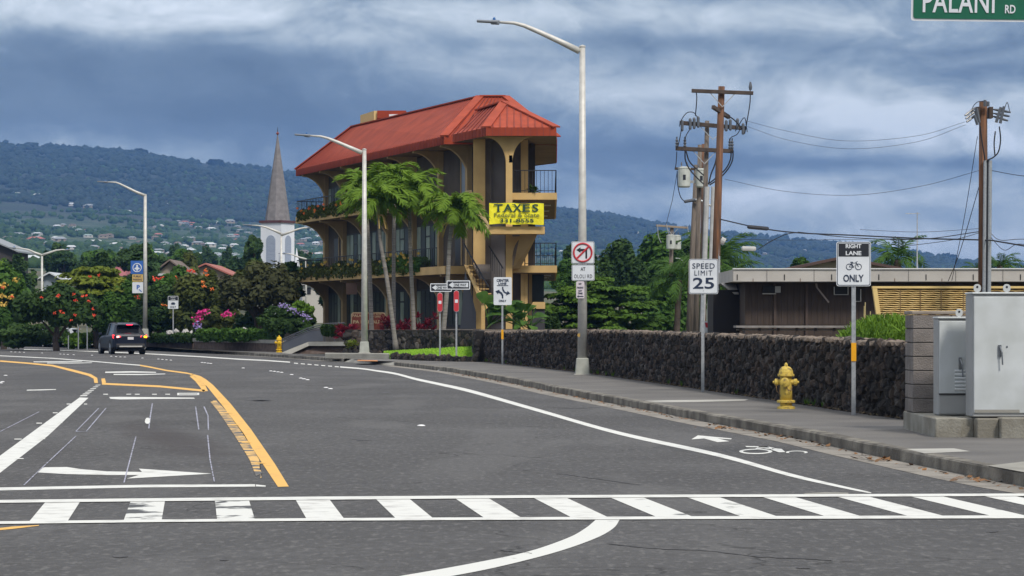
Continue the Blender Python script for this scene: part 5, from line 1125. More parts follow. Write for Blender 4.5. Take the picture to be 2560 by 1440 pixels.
# ------------------------------------------------------------------ utility poles and wires
PW = mat('grey_weathered_pole', (.20, .165, .135), (.11, .09, .075), sc=4, rough=.95, bump=.5, bsc=20, sx=(3, 3, .25))
PB = mat('rust_brown_pole', (.21, .095, .045), (.09, .048, .030), sc=3, rough=.9, bump=.5, bsc=20, sx=(3, 3, .25), lo=.35, hi=.6)
XM = mat('dark_crossarm', (.085, .062, .050), (.05, .038, .032), sc=5, rough=.9)
INS = mat('grey_porcelain', (.10, .11, .13), rough=.35); CAB = mat('black_cable', (.012, .014, .02), rough=.6); WHP = mat('pale_conduit', (.48, .48, .47), (.38, .38, .37), sc=4, rough=.7)
TRF = mat('pale_transformer_paint', (.55, .57, .53), (.44, .46, .42), sc=4, rough=.5)
def pole(px, ptop, D, r0, label, m=PW, zb=-.2, lean=0, pbx=None):
    b = Vector((P(pbx or px, 0, D).x, D, zb)); t = thing('utility_pole', label, 'utility pole', b)
    tp = P(px, ptop, D)-b; MB().tube([(0, 0, 0), tp*.5, tp], [r0, r0*.88, r0*.72], 12).build('wooden_pole', m, t, smooth=True); return t, b, D
def q_(t, b, D, px, py, dy=0): return P(px, py, D)-b+Vector((0, dy, 0))
def xarm(t, b, D, a_, c_, dy=-.2, w=.12, brace=True, m=XM):
    A, C = q_(t, b, D, *a_, dy), q_(t, b, D, *c_, dy); o = soft(MB().beam(A, C, w, w*1.15).build('crossarm', m, t), .012)
    if brace:
        M_ = (A+C)/2; 
        for e in (A.lerp(C, .28), A.lerp(C, .72)): MB().beam(e, M_+Vector((0, 0, -.55)), .03, .03).build('brace', GALV, t)
    return o
def ins(t, p, h_=.28, r_=.06):
    MB().lathe([(r_*.5, 0), (r_, h_*.15), (r_*.5, h_*.25), (r_, h_*.42), (r_*.5, h_*.52), (r_*.9, h_*.68), (r_*.4, h_*.8), (r_*.5, h_)], 8, p).build('insulator', INS, t)
def cab(t, pts, r_=.018, m=CAB, nm='cable'):
    MB().tube(spl(pts), r_, 5).build(nm, m, t)
def spl(pts, n=6):
    pts = [Vector(p) for p in pts]
    if len(pts) < 3: return pts
    o = []
    e = [pts[0]*2-pts[1]]+pts+[pts[-1]*2-pts[-2]]
    for i in range(1, len(e)-2):
        a_, b_, c_, d_ = e[i-1:i+3]
        for k in range(n):
            u = k/n; o.append(.5*((2*b_)+(c_-a_)*u+(2*a_-5*b_+4*c_-d_)*u*u+(3*b_-a_-3*c_+d_)*u**3))
    return o+[pts[-1]]
def can(t, p, r_, h_):
    o = MB().lathe([(r_*.85, 0), (r_, .06), (r_, h_-.1), (r_*1.06, h_-.09), (r_*1.06, h_-.04), (r_*.5, h_)], 16, p).build('transformer', TRF, t, smooth=False)
    MB().box((p[0]-.07, p[1]-r_-.004, p[2]+h_*.35), (p[0]+.05, p[1]-r_*.97, p[2]+h_*.6)).build('stencil_mark', SIGNK, o)
    for dx in (-.12, .12): MB().lathe([(.03, 0), (.045, .05), (.02, .1), (.04, .15), (.015, .25)], 6, (p[0]+dx, p[1], p[2]+h_-.04)).build('bushing', INS, o)
t, b, D = pole(1804, 216, 104, .165, 'tall rust brown utility pole with single wide crossarm at the top', PB, pbx=1781)
xarm(t, b, D, (1728, 228), (1882, 234)); cab(t, [q_(t, b, D, 1740, 232, -.2), q_(t, b, D, 1741, 250, -.2), q_(t, b, D, 1738, 290, -.1)], .02); cab(t, [q_(t, b, D, 1874, 216, -.2), q_(t, b, D, 1874, 255, -.2), q_(t, b, D, 1868, 300, 0), q_(t, b, D, 1864, 332, .4)], .02)
MB().lathe([(.05, 0), (.07, .12), (.03, .3)], 8, q_(t, b, D, 1875, 226, -.2)).build('insulator', INS, t)
soft(MB().beam(q_(t, b, D, 1780, 270, -.5), q_(t, b, D, 1825, 290, .6), .13, .14).build('crossarm', XM, t), .01)
cab(t, [q_(t, b, D, 1825, 288, .5), q_(t, b, D, 1842, 298, .8), q_(t, b, D, 1862, 316, 1.2)], .025)
MB().tube([q_(t, b, D, 1797, 470, -.1), q_(t, b, D, 1793, 830, -.1)], .03, 6).build('ground_wire', GALV, t)
# the steel riser poles and second and third pole behind it
t, b, D = pole(1768, 302, 110, .12, 'grey utility pole with two dark crossarms just left of the brown pole', PW, pbx=1752)
for (x0, y0, x1, y1) in ((1698, 308, 1864, 322), (1688, 372, 1832, 379)): xarm(t, b, D, (x0, y0), (x1, y1), dy=-.25, w=.14)
for x, y in ((1724, 318), (1734, 316), (1744, 313), (1814, 322), (1824, 320), (1842, 318), (1856, 330), (1704, 322)): MB().lathe([(.035, 0), (.06, .05), (.06, .4), (.03, .45)], 8, q_(t, b, D, x, y+8, -.35)).build('cutout', INS, t)
for x in (1691, 1711, 1823, 1829): ins(t, q_(t, b, D, x, 370 if x < 1750 else 374, -.3), .42, .07)
for pts in ([(1702, 325), (1697, 352), (1692, 372)], [(1723, 325), (1714, 340), (1711, 355)], [(1697, 318), (1703, 300), (1716, 284), (1732, 283), (1742, 295)],
            [(1711, 378), (1712, 402), (1722, 424), (1742, 447), (1758, 462)], [(1713, 378), (1722, 405), (1740, 424), (1758, 440)], [(1826, 378), (1824, 400), (1812, 424), (1786, 448), (1768, 462)],
            [(1831, 378), (1829, 402), (1818, 424), (1798, 446), (1772, 464)], [(1792, 378), (1786, 410), (1776, 436), (1770, 460)], [(1848, 326), (1840, 338), (1826, 345), (1822, 355)], [(1836, 330), (1858, 296), (1864, 320), (1866, 332)]):
    cab(t, [q_(t, b, D, x, y, -.4) for x, y in pts], .028 if pts[0][1] > 370 else .018)
cab(t, [q_(t, b, D, x, y, -.3) for x, y in ((1691, 380), (1689, 410), (1687, 422))], .018)
for x, r_ in ((1762, .10), (1778, .09)): MB().tube([q_(t, b, D, x+4, 468, -.4), q_(t, b, D, x-8, 830, -.4)], r_, 8).build('conduit', WHP, t)
t, b, D = pole(1750, 362, 124, .13, 'third utility pole with two pale transformers behind the brown pole', PW, pbx=1738)
can(t, q_(t, b, D, 1709, 470, -.45), .27, .92); can(t, q_(t, b, D, 1752, 470, -.3), .25, .85); xarm(t, b, D, (1686, 422), (1764, 424), w=.1, brace=False)
MB().beam(q_(t, b, D, 1712, 455, -.2), q_(t, b, D, 1745, 455, -.2), .1, .12).build('transformer_bracket', GALV, t)
cab(t, [q_(t, b, D, x, y, -.3) for x, y in ((1692, 428), (1693, 460), (1700, 492), (1712, 506))], .02)
t, b, D = pole(1742, 412, 128, .17, 'thick grey utility pole stub with cobra street light arm', PW, pbx=1720)
MB().tube([q_(t, b, D, x, y, -.3) for x, y in ((1782, 520), (1765, 508), (1748, 501), (1735, 500))], .05, 8).build('light_arm', GALV, t)
soft(MB().beam(q_(t, b, D, 1738, 500, -.3), q_(t, b, D, 1709, 505, -.3), .28, .14).build('lamp_head', INS, t), .04)
for pts in ([(1782, 520), (1778, 540), (1770, 546), (1764, 538)], [(1735, 500), (1748, 520), (1742, 540)]): cab(t, [q_(t, b, D, x, y, -.3) for x, y in pts], .02)
t, b, D = pole(1760, 360, 133, .15, 'slim reddish utility pole showing behind the twin transformers', PB, pbx=1757)
t, b, D = pole(1680, 566, 190, .17, 'thin utility pole with pale crossarm and transformers before dark trees', PW, pbx=1672)
xarm(t, b, D, (1640, 564), (1720, 570), m=mat('pale_crossarm', (.3, .24, .18), rough=.9)); can(t, q_(t, b, D, 1676, 624, -.5), .3, 1.0); can(t, q_(t, b, D, 1692, 624, .2), .3, 1.0)
for pts in ([(1643, 562), (1645, 590), (1652, 608)], [(1665, 560), (1672, 590), (1680, 600)], [(1717, 564), (1722, 590)], [(1688, 646), (1700, 648), (1714, 662)], [(1680, 740), (1650, 757)], [(1676, 738), (1695, 757)]): cab(t, [q_(t, b, D, x, y, -.4) for x, y in pts], .03, GALV)
MB().tube([q_(t, b, D, 1672, 830, -.3), q_(t, b, D, 1674, 700, -.3)], .06, 6).build('conduit', WHP, t)
t, b, D = pole(1613, 668, 232, .19, 'short far pole with crossarm of insulators and a transformer', PW, pbx=1617)
xarm(t, b, D, (1572, 676), (1652, 668), w=.16)
for x in (1575, 1584, 1597, 1634, 1642, 1650): ins(t, q_(t, b, D, x, 677, -.3), .5, .12)
can(t, q_(t, b, D, 1609, 726, -.5), .36, 1.1); xarm(t, b, D, (1578, 727), (1640, 727), w=.1, brace=False); ins(t, q_(t, b, D, 1577, 728, -.3), .4, .12)
t, b, D = pole(1621, 690, 236, .17, 'leaning brown pole beside the short far pole', PB, pbx=1634)
t, b, D = pole(1727, 640, 150, .15, 'thin brown pole low between the palms and the speed sign', PB, pbx=1720)
t, b, D = pole(2458, 253, 86, .17, 'brown pole on the right with steel conduits and fanned insulators', PB)
bx_ = MB().box((q_(t, b, D, 2440, 0).x, -.2, q_(t, b, D, 0, 296).z), (q_(t, b, D, 2448, 0).x, .2, q_(t, b, D, 0, 268).z)).build('crossarm_end', XM, t); MB().box((q_(t, b, D, 2471, 0).x, -.2, q_(t, b, D, 0, 296).z), (q_(t, b, D, 2480, 0).x, .2, q_(t, b, D, 0, 268).z)).build('crossarm_end', XM, t)
for x0, r_ in ((2460, .055), (2466, .05), (2472, .065)): MB().tube([q_(t, b, D, x0, 402, -.22), q_(t, b, D, x0-3, 760, -.22)], r_, 8).build('conduit', GALV if x0 != 2466 else IRON, t)
for x, y, x1, y1 in ((2412, 298, 2442, 275), (2414, 306, 2444, 284), (2410, 290, 2440, 268), (2524, 282, 2480, 273), (2521, 292, 2482, 283), (2517, 303, 2480, 290)):
    a_, c_ = q_(t, b, D, x, y, -.2), q_(t, b, D, x1, y1, 0); MB().tube([a_, a_.lerp(c_, .3), a_.lerp(c_, .32), a_.lerp(c_, .7), c_], [.03, .045, .03, .045, .02], 6).build('insulator', INS, t)
for x, y, x1, y1 in ((2437, 272, 2444, 308), (2432, 290, 2440, 314), (2498, 270, 2486, 308), (2506, 268, 2496, 310), (2458, 252, 2458, 268), (2466, 256, 2466, 268)): MB().tube([q_(t, b, D, x, y, -.3), q_(t, b, D, x1, y1, -.3)], .05, 6).build('cutout', INS, t)
for pts in ([(2446, 316), (2450, 350), (2456, 385), (2458, 402)], [(2494, 318), (2497, 350), (2492, 380), (2480, 394), (2464, 402)], [(2484, 330), (2481, 360), (2483, 390)], [(2425, 290), (2428, 270), (2440, 257), (2456, 255)], [(2508, 270), (2514, 258), (2520, 280)]): cab(t, [q_(t, b, D, x, y, -.3) for x, y in pts], .022 if pts[0][1] > 300 else .012)
cab(t, [q_(t, b, D, 2445, 340, .1), q_(t, b, D, 2424, 540, 1), q_(t, b, D, 2405, 700, 2)], .010, CAB, 'guy_wire'); cab(t, [q_(t, b, D, 2455, 445, .1), q_(t, b, D, 2415, 620, 1), q_(t, b, D, 2396, 700, 2)], .012, CAB, 'guy_wire')
MB().box((q_(t, b, D, 2449, 0).x, -.3, q_(t, b, D, 0, 752).z), (q_(t, b, D, 2500, 0).x, .1, q_(t, b, D, 0, 744).z)).build('conduit_foot', mat('grey_foot', (.15, .15, .14), rough=.8), t)
# spans between poles: each cable is a thing
def wire(label, pts, r_=.014, m=CAB, nm='power_line', cat='cable'):
    w3 = [P(x, y, D_) for x, y, D_ in pts]; o = MB().tube(spl(w3, 8), r_, 5).build(nm, m); tag(o, label, cat); return o
wire('upper wire sagging from the brown pole to the right pole', [(1866, 302, 105), (1960, 326, 101), (2110, 352, 96), (2290, 340, 91), (2412, 305, 86)], .006)
wire('second thin wire sagging just below the uppermost wire', [(1868, 316, 105), (1970, 350, 101), (2120, 372, 96), (2290, 355, 91), (2414, 312, 86)], .006)
wire('single wire sagging midway between brown pole and conduit pole', [(1812, 448, 104), (1960, 478, 100), (2130, 488, 95), (2300, 466, 90), (2456, 424, 86)], .007)
wire('wire leaving the conduit pole midway up towards the right edge', [(2472, 425, 86), (2560, 440, 84), (2700, 450, 80)], .010)
o = wire('thick black cable bundle running from brown pole to right edge', [(1800, 548, 104), (1900, 570, 101), (1995, 582, 99), (2130, 588, 96), (2300, 596, 91), (2456, 600, 86), (2510, 606, 84), (2700, 640, 80)], .024)
wire('thinner cable lashed just under the thick black bundle', [(1995, 580, 99), (2130, 594, 96), (2300, 598, 91), (2456, 578, 86)], .014)
wire('branch cable rising from white cylinder to the thick bundle', [(1894, 624, 101), (1930, 602, 100.5), (1965, 586, 100), (1996, 581, 99.2)], .016)
wire('faint high service wire above the thick black bundle', [(2150, 574, 96), (2300, 580, 92), (2456, 571, 86)], .007)
wire('low cable crossing from the sign to the conduit pole', [(2250, 617, 93), (2380, 600, 90), (2456, 580, 86)], .010)
wire('thin wire crossing above the long roof towards the left', [(1840, 598, 110), (1950, 600, 105), (2100, 599, 100), (2200, 597, 96), (2300, 598, 92)], .009)
for k, pts in enumerate(([(2474, 590, 86), (2510, 625, 84), (2545, 610, 83), (2600, 620, 82)], [(2474, 580, 86), (2500, 600, 85), (2560, 598, 83), (2640, 610, 81)])):
    wire(('looping slack' if k else 'deep drooping slack')+' cable right of the conduit pole', pts, .010)
for lab, p0, p1, rr, mm in (('black splice case on the cable right of the brown pole', (1868, 567, 101), (1922, 572, 101), .075, CAB), ('white cylindrical splice case at the end of the branch cable', (1854, 621, 101), (1890, 622, 101), .085, WHP)):
    A, C = P(*p0), P(*p1); o = MB().tube([A, A.lerp(C, .08), A.lerp(C, .92), C], [rr*.6, rr, rr, rr*.6], 10).build('splice_case', mm); tag(o, lab, 'cable case')
o = MB().tube([P(1802, 600, 104.5), P(1812, 605, 104.5)], .14, 10).build('splice_case', WHP); tag(o, 'tilted pale cylinder strapped right beside the brown pole', 'cable case')
o = MB().tube([P(1693, 430, 124), P(1681, 500, 124), P(1665, 562, 160)], .012, 5).build('guy_wire', CAB); tag(o, 'thin wire slanting down left from the transformers', 'cable')
# small red and white placard at the brown pole's foot
t = thing('placard', 'red and white placard at the foot of the brown pole', 'placard', P(1776, 830, 103)); b = t.location; D = 103
o, *_ = plate(t, b, D, 1761, 803, 1792, 832, SIGNW, rad=.01, y=-.02); shp(o, b, D, [(1762, 806), (1775, 808), (1777, 822), (1764, 818)], SIGNR); shp(o, b, D, [(1794, 803), (1799, 803), (1799, 832), (1794, 832)], YF, y=-.02)
MB().tube([q_(t, b, D, 1798, 640), q_(t, b, D, 1797, 830)], .04, 6).build('pipe', GALV, t)
# ------------------------------------------------------------------ cars
def car(pos, rz, label, paint, lit=True):
    CP = mat('car_paint_'+label.split()[0], paint, rough=.35, spec=.3)
    CG = mat('car_glass', (.012, .014, .018), rough=.08); CT = mat('car_trim', (.02, .02, .022), rough=.6)
    t = thing('car', label, 'car', pos, rz)                       # forward is +Y, rear at -Y; 4.6 m long, 1.88 m wide
    st = [(-2.3, .66, .80, .36, .95), (-2.24, .84, .90, .30, 1.06), (-2.0, .93, .92, .26, 1.08), (-1.2, .94, .93, .24, 1.06), (0, .93, .92, .22, 1.02), (1.1, .93, .92, .24, .99), (1.75, .92, .88, .26, .93), (2.15, .86, .80, .30, .82), (2.3, .70, .66, .36, .70)]
    mb = MB(); rows = []
    for y, w0, w1, zb, zt_ in st:
        rows.append([(-w0*.9, y, zb), (-w0, y, zb+.12), (-w0*1.0, y, zb+.45*(zt_-zb)), (-w1*.99, y, zt_-.10), (-w1*.90, y, zt_), (0, y, zt_+.02), (w1*.90, y, zt_), (w1*.99, y, zt_-.10), (w0*1.0, y, zb+.45*(zt_-zb)), (w0, y, zb+.12), (w0*.9, y, zb)])
    n = 11; vs = [p for r_ in rows for p in r_]; fs = [(i*n+j, i*n+(j+1) % n, (i+1)*n+(j+1) % n, (i+1)*n+j) for i in range(len(st)-1) for j in range(n)]
    fs += [tuple(range(n)), tuple(range((len(st)-1)*n, len(st)*n))[::-1]]
    mb.add(vs, fs).build('body', CP, t, smooth=False)
    gh = [(-2.12, .78, 1.05, .80, 1.06), (-1.55, .80, 1.05, .60, 1.58), (-.6, .80, 1.04, .62, 1.65), (.35, .80, 1.0, .61, 1.61), (1.25, .80, .98, .76, 1.0)]
    vs = []; 
    for y, wb_, zb, wt, zt_ in gh: vs += [(-wb_, y, zb-.03), (-wt, y, zt_), (wt, y, zt_), (wb_, y, zb-.03)]
    MB().add(vs, [(i*4+j, i*4+j+1, (i+1)*4+j+1, (i+1)*4+j) for i in range(4) for j in range(3)]+[(0, 1, 2, 3)]).build('windows', CG, t)
    rf = MB(); vs = []
    for y, w_, z_ in ((-1.78, .60, 1.57), (-1.5, .64, 1.62), (-.6, .66, 1.68), (.3, .65, 1.645), (.5, .62, 1.59)): vs += [(-w_, y, z_-.02), (-w_*.85, y, z_+.03), (w_*.85, y, z_+.03), (w_, y, z_-.02)]
    rf.add(vs, [(i*4+j, (i+1)*4+j, (i+1)*4+j+1, i*4+j+1) for i in range(4) for j in range(3)]+[(0, 1, 2, 3), (16, 19, 18, 17)]).build('roof', CP, t)
    MB().box((-.60, -1.99, 1.575), (.60, -1.68, 1.61)).build('spoiler', CP, t)
    for s_ in (-1, 1):
        MB().slab([(s_*.80, -2.14, 1.02), (s_*.60, -1.64, 1.58), (s_*.64, -1.46, 1.58), (s_*.82, -1.72, 1.02)], (s_*.03, 0, 0)).build('rear_pillar', CP, t)
        MB().slab([(s_*.815, -.05, 1.0), (s_*.625, -.05, 1.62), (s_*.625, .08, 1.62), (s_*.815, .08, 1.0)], (s_*.02, 0, 0)).build('door_pillar', CT, t)
        o = soft(MB().box((s_*1.0-.09, .75, 1.02), (s_*1.0+.09, .90, 1.16)).build('mirror', CP, t), .03)
        MB().tube([(s_*.54, -1.4, 1.68), (s_*.55, -.4, 1.73), (s_*.54, .2, 1.68)], .02, 6).build('roof_rail', CT, t)
        em = 2.2 if lit else 0
        tl = soft(MB().slab([(s_*.52, -2.30, .93), (s_*.93, -2.10, .86), (s_*.95, -2.02, 1.06), (s_*.60, -2.24, 1.03)], (0, -.04, 0)).build('tail_light', mat('red_tail_light' if lit else 'unlit_tail_light', (.75, .015, .02), rough=.2, emit=em), t), .02)
        if lit and s_ == 1: MB().slab([(.72, -2.30, .91), (.89, -2.22, .89), (.90, -2.2, .99), (.74, -2.28, 1.0)], (0, -.05, 0)).build('turn_signal', mat('amber_turn_signal', (1, .42, .01), rough=.2, emit=3), tl)
        if lit and s_ == -1: MB().slab([(-.62, -2.34, .92), (-.76, -2.30, .90), (-.76, -2.28, .98), (-.64, -2.32, 1.0)], (0, -.05, 0)).build('brake_bulb', mat('bright_brake_bulb', (1, .25, .22), rough=.2, emit=3), tl)
        for y in (-1.38, 1.38):
            Mx = Matrix.Rotation(R(90), 3, 'Y'); wch = MB().lathe([(.26, -.12), (.35, -.115), (.36, -.06), (.36, .06), (.35, .115), (.26, .12)], 20, (s_*.82, y, .36), Mx).build('wheel', BLACK, t)
            MB().lathe([(.25, 0), (.24, .015), (.08, .03), (.05, .045)], 12, (s_*.925, y, .36), Matrix.Rotation(R(90*s_), 3, 'Y')).build('rim', mat('alloy_rim', (.35, .36, .38), rough=.35, metal=.7), wch)
            MB().lathe([(.42, 0), (.42, .004)], 20, (s_*.935, y, .38), Matrix.Rotation(R(90*s_), 3, 'Y')).build('wheel_arch', CT, t)
    MB().box((-.17, -1.985, 1.578), (.17, -2.01, 1.612)).build('high_brake_light', mat('red_brake_bar' if lit else 'unlit_bar', (.9, .02, .06), rough=.2, emit=2.5 if lit else 0), t)
    soft(MB().box((-.80, -2.36, .36), (.80, -2.1, .58)).build('bumper', CT, t), .05); MB().box((-.62, -2.375, .40), (.62, -2.355, .47)).build('skid_plate', mat('silver_trim', (.45, .44, .42), rough=.4), t)
    MB().box((-.16, -2.315, .80), (.16, -2.30, .94)).build('number_plate', mat('pale_plate', (.62, .60, .62), rough=.5), t)
    MB().box((-.50, -2.31, .96), (.50, -2.29, .99)).build('tailgate_crease', CT, t); MB().tube([(-.1, -2.0, 1.16), (.25, -2.02, 1.14)], .015, 5).build('wiper', CT, t)
    MB().box((-.62, -2.05, .18), (.62, 2.0, .32)).build('underbody', CT, t)
    return t
cp = G(304, 885.0); car(cp, R(20), 'dark blue black hatchback car turning away with brake lights lit', (.008, .012, .026))
car(Vector((P(132, 0, 205).x, 205, -.35)), R(80), 'silver car half hidden under the orange flowered tree', (.40, .42, .44), False)
car(Vector((P(520, 0, 182).x, 182, .0)), R(70), 'pale parked car glimpsed behind the pink bougainvillea hedge', (.55, .56, .57), False)
# litter and plants follow
for px, py, s_, lab in ((1110, 926.5, 1.0, 'scrap of white paper lying in the far gutter'),):
    p = G(px, py, .01); o = MB().add([p+Vector((-.25, 0, .0)), p+Vector((.2, .1, .05)), p+Vector((.28, .5, .02)), p+Vector((-.1, .4, .07))], [(0, 1, 2, 3)]).build('paper_scrap', SIGNW); tag(o, lab, 'litter')
# ------------------------------------------------------------------ vegetation
def leaves(n, C, rad, leaf, rng, flat=.0, clumps=40, fill=.25, clr=.30, aspect=1.6, droop=0.0, low=-.55):
    # n leaves gathered into clumps that sit over an uneven ellipsoid
    u = rng.normal(size=(clumps, 3)); u /= np.linalg.norm(u, axis=1)[:, None]; u[:, 2] = np.where(u[:, 2] < low, -u[:, 2], u[:, 2])
    rr_ = np.where(rng.rand(clumps) < fill, rng.uniform(.15, .7, clumps), rng.uniform(.62, 1.08, clumps))
    cc = u*rr_[:, None]; csz = clr*rng.uniform(.45, 1.6, clumps)
    ci = rng.randint(0, clumps, n); d = rng.normal(size=(n, 3)); d /= np.linalg.norm(d, axis=1)[:, None]
    d[:, 2] = np.abs(d[:, 2])*.9+d[:, 2]*.1 if flat else d[:, 2]
    rad_ = rng.uniform(.35, 1, n)**.5
    off = d*rad_[:, None]*csz[ci][:, None]; 
    if flat: off[:, 2] *= (1-flat)
    p = (cc[ci]+off)/(1+clr*.75)*np.array(rad); p[:, 2] -= droop*rad_*rng.rand(n)
    p += np.array(C)
    nrm = d+rng.normal(size=(n, 3))*.55+np.array([0, 0, .45+flat]); nrm /= np.linalg.norm(nrm, axis=1)[:, None]
    a = np.cross(nrm, rng.normal(size=(n, 3))); a /= np.linalg.norm(a, axis=1)[:, None]; b = np.cross(nrm, a)
    L_ = leaf*rng.uniform(.6, 1.35, n)[:, None]
    V = np.stack([p-a*L_*aspect/2, p+b*L_/2, p+a*L_*aspect/2, p-b*L_/2], 1).reshape(-1, 3)
    Fq = np.arange(n*4).reshape(-1, 4)
    rnd = np.clip(rng.rand(clumps)[ci]*.6+rng.rand(n)*.4, 0, 1)
    return V, Fq, rnd
def fol(name, a, b, tr=.25): return mat(name, a, b, sc=.5, rough=.75, rnd=True, trans=tr, spec=.25)
LG = {'dark': fol('dark_foliage', (.020, .050, .012), (.060, .115, .022)), 'mid': fol('mid_green_foliage', (.030, .080, .013), (.090, .185, .025)),
      'bright': fol('bright_foliage', (.060, .135, .012), (.18, .31, .030)), 'olive': fol('olive_foliage', (.040, .060, .015), (.12, .14, .030)),
      'yellow': fol('yellow_green_foliage', (.07, .12, .012), (.22, .25, .025)), 'brown': fol('bronze_foliage', (.040, .042, .018), (.085, .095, .032)),
      'leafy': fol('leafy_green_foliage', (.045, .105, .012), (.13, .24, .028)), 'ridge': fol('ridge_forest', (.008, .018, .013), (.020, .036, .022), .0), 'palm': fol('palm_foliage', (.06, .135, .012), (.21, .33, .03), .3), 'far': fol('distant_foliage', (.020, .052, .016), (.058, .115, .030)), 'red': fol('maroon_foliage', (.10, .010, .020), (.30, .025, .045), .3)}
FLW = {'orange': mat('orange_blossom', (.80, .12, .015), (.75, .22, .03), sc=5, rough=.7), 'red': mat('red_blossom', (.72, .03, .02), (.8, .10, .03), sc=5, rough=.7),
       'pink': mat('magenta_blossom', (.62, .02, .20), (.50, .03, .22), sc=5, rough=.7), 'purple': mat('lilac_blossom', (.22, .17, .42), (.34, .28, .52), sc=5, rough=.7),
       'gold': mat('golden_seed_heads', (.55, .38, .06), (.4, .25, .04), sc=5, rough=.7), 'white': mat('white_blossom', (.7, .7, .66), rough=.7)}
BARK = mat('grey_brown_bark', (.10, .075, .058), (.055, .042, .034), sc=3, rough=.95, bump=.6, bsc=14)
def tree(label, C, rad, zb, kind='mid', n=5000, leaf=.28, clumps=60, flat=0, seed=1, trunk=.22, name='tree', flowers=(), cat='tree', limbs=5, tx=None, clr=.30, group=None, fill=.25, low=-.8):
    rng = np.random.RandomState(seed); rr = random.Random(seed)
    t = thing(name, label, cat, (C[0] if tx is None else tx, C[1], zb), 0, group); L0 = t.location
    V, Fq, rnd = leaves(int(n*1.5), C, rad, leaf*.85, rng, flat, clumps, clr=clr, fill=fill, low=low)
    inst('crown', npmesh('crown', V, Fq, LG[kind], rnd, tuple(L0)), t)
    if trunk:
        mb = MB(); top = Vector((C[0], C[1], C[2]-rad[2]*.35)); b0 = Vector((L0.x, L0.y, zb-.2)); m_ = b0.lerp(top, .5)+Vector((rr.uniform(-.2, .2), 0, 0))
        mb.tube([b0, m_, top], [trunk, trunk*.8, trunk*.55], 8)
        for k in range(limbs):
            a_ = rr.uniform(0, 6.28); e = Vector((C[0]+rad[0]*.62*math.cos(a_), C[1]+rad[1]*.62*math.sin(a_), C[2]+rad[2]*rr.uniform(-.1, .4)))
            s_ = b0.lerp(top, rr.uniform(.45, .95)); mb.tube([s_, s_.lerp(e, .5)+Vector((0, 0, .25)), e], [trunk*.45, trunk*.3, trunk*.12], 6)
        mb.build('trunk', BARK, t, world=True)
    if flowers:
        key, pts, fs_ = flowers; fm_ = MB()
        for x, y, D_ in pts:
            c = P(x, y, D_)
            for k in range(14):
                d = Vector((rr.gauss(0, 1), rr.gauss(0, 1), rr.gauss(0, .7)))*fs_*.42; q = c+d; a_ = Vector((rr.gauss(0, 1), rr.gauss(0, 1), rr.gauss(0, 1))).normalized(); b_ = a_.orthogonal().normalized(); s_ = fs_*.38
                fm_.add([q-a_*s_, q+b_*s_*.7, q+a_*s_, q-b_*s_*.7], [(0, 1, 2, 3)])
        fm_.build('flower_clusters', FLW[key], t, world=True)['kind'] = 'stuff'
    return t
def T(label, px0, px1, py0, py1, D, kind, **k):          # a tree given by the outline of its crown in the photograph
    a_, b_ = P(px0, py1, D), P(px1, py0, D); C = (a_+b_)/2; rx, rz_ = (b_.x-a_.x)/2, (b_.z-a_.z)/2
    zb = k.pop('zb', None); ry = k.pop('ry', rx*.8)
    if zb is None: zb = max(0, zh(C.x, D)) if D > 200 else 0
    return tree(label, (C.x, D, C.z), (rx, ry, rz_), zb, kind, **k)
f_o = [(103, 743), (143, 741), (147, 738), (184, 735), (187, 751), (208, 741), (215, 738), (222, 753), (136, 783), (150, 779), (158, 782), (233, 773), (235, 787), (188, 787), (178, 801), (226, 691), (248, 688), (7, 718), (30, 741)]
T('broad yellow green tree behind the orange flowered tree', 135, 350, 655, 810, 182, 'yellow', n=9000, flat=.5, clumps=90, seed=3, leaf=.26)
T('dark green tree with orange blossoms left of the octagonal sign', 30, 255, 712, 862, 168, 'dark', n=11000, clumps=100, seed=4, flowers=('red', [(x, y, 165.2) for x, y in f_o], .12), leaf=.24, low=-.2)
T('green tree with golden tips at the far left edge', -60, 78, 668, 850, 178, 'mid', n=7000, clumps=60, seed=5, flowers=('gold', [(8, 715, 175), (10, 760, 175), (30, 742, 175), (5, 740, 175), (40, 700, 175)], .3))
T('slender dark green tree poking up left of the double lamp', 30, 60, 660, 760, 188, 'mid', n=1500, clumps=18, seed=6, ry=1.2)
T('dense green tree directly behind the dark car', 225, 372, 700, 865, 181, 'mid', n=10000, clumps=80, seed=7, leaf=.24)
T('dark green tree behind the left lamp and blue parking signs', 330, 470, 715, 852, 178, 'dark', n=9000, clumps=70, seed=8, leaf=.24, flowers=('red', [(342, 742, 176), (385, 697, 176)], .2))
T('green tree with scattered red blossoms above the bicycle sign', 375, 520, 672, 800, 186, 'mid', n=8000, clumps=70, seed=9, flowers=('red', [(395, 696, 183), (402, 694, 183), (470, 677, 183), (478, 676, 183), (483, 679, 183), (444, 694, 183)], .17), leaf=.26)
T('bronze green tree with orange blossoms between lamp and church', 430, 600, 672, 840, 176, 'olive', n=10000, clumps=80, seed=10, flowers=('orange', [(512, 676, 174), (519, 688, 174), (507, 705, 174), (510, 715, 174), (531, 722, 174), (408, 762, 174), (515, 678, 174)], .15), leaf=.24)
T('large dark tree with bare lower limbs in front of the church', 545, 762, 664, 812, 164, 'brown', n=9000, clumps=80, seed=11, leaf=.26, tx=P(652, 0, 164).x, limbs=9, low=-.35)
T('upper olive part of a tree rising beside the church tower', 590, 690, 645, 760, 167, 'olive', n=4500, clumps=40, seed=12, leaf=.24, trunk=.12)
T('loose dark leaved tree screening the white church base', 660, 768, 655, 770, 170, 'dark', n=1500, clumps=45, seed=13, leaf=.34, clr=.16, trunk=.12, limbs=10)
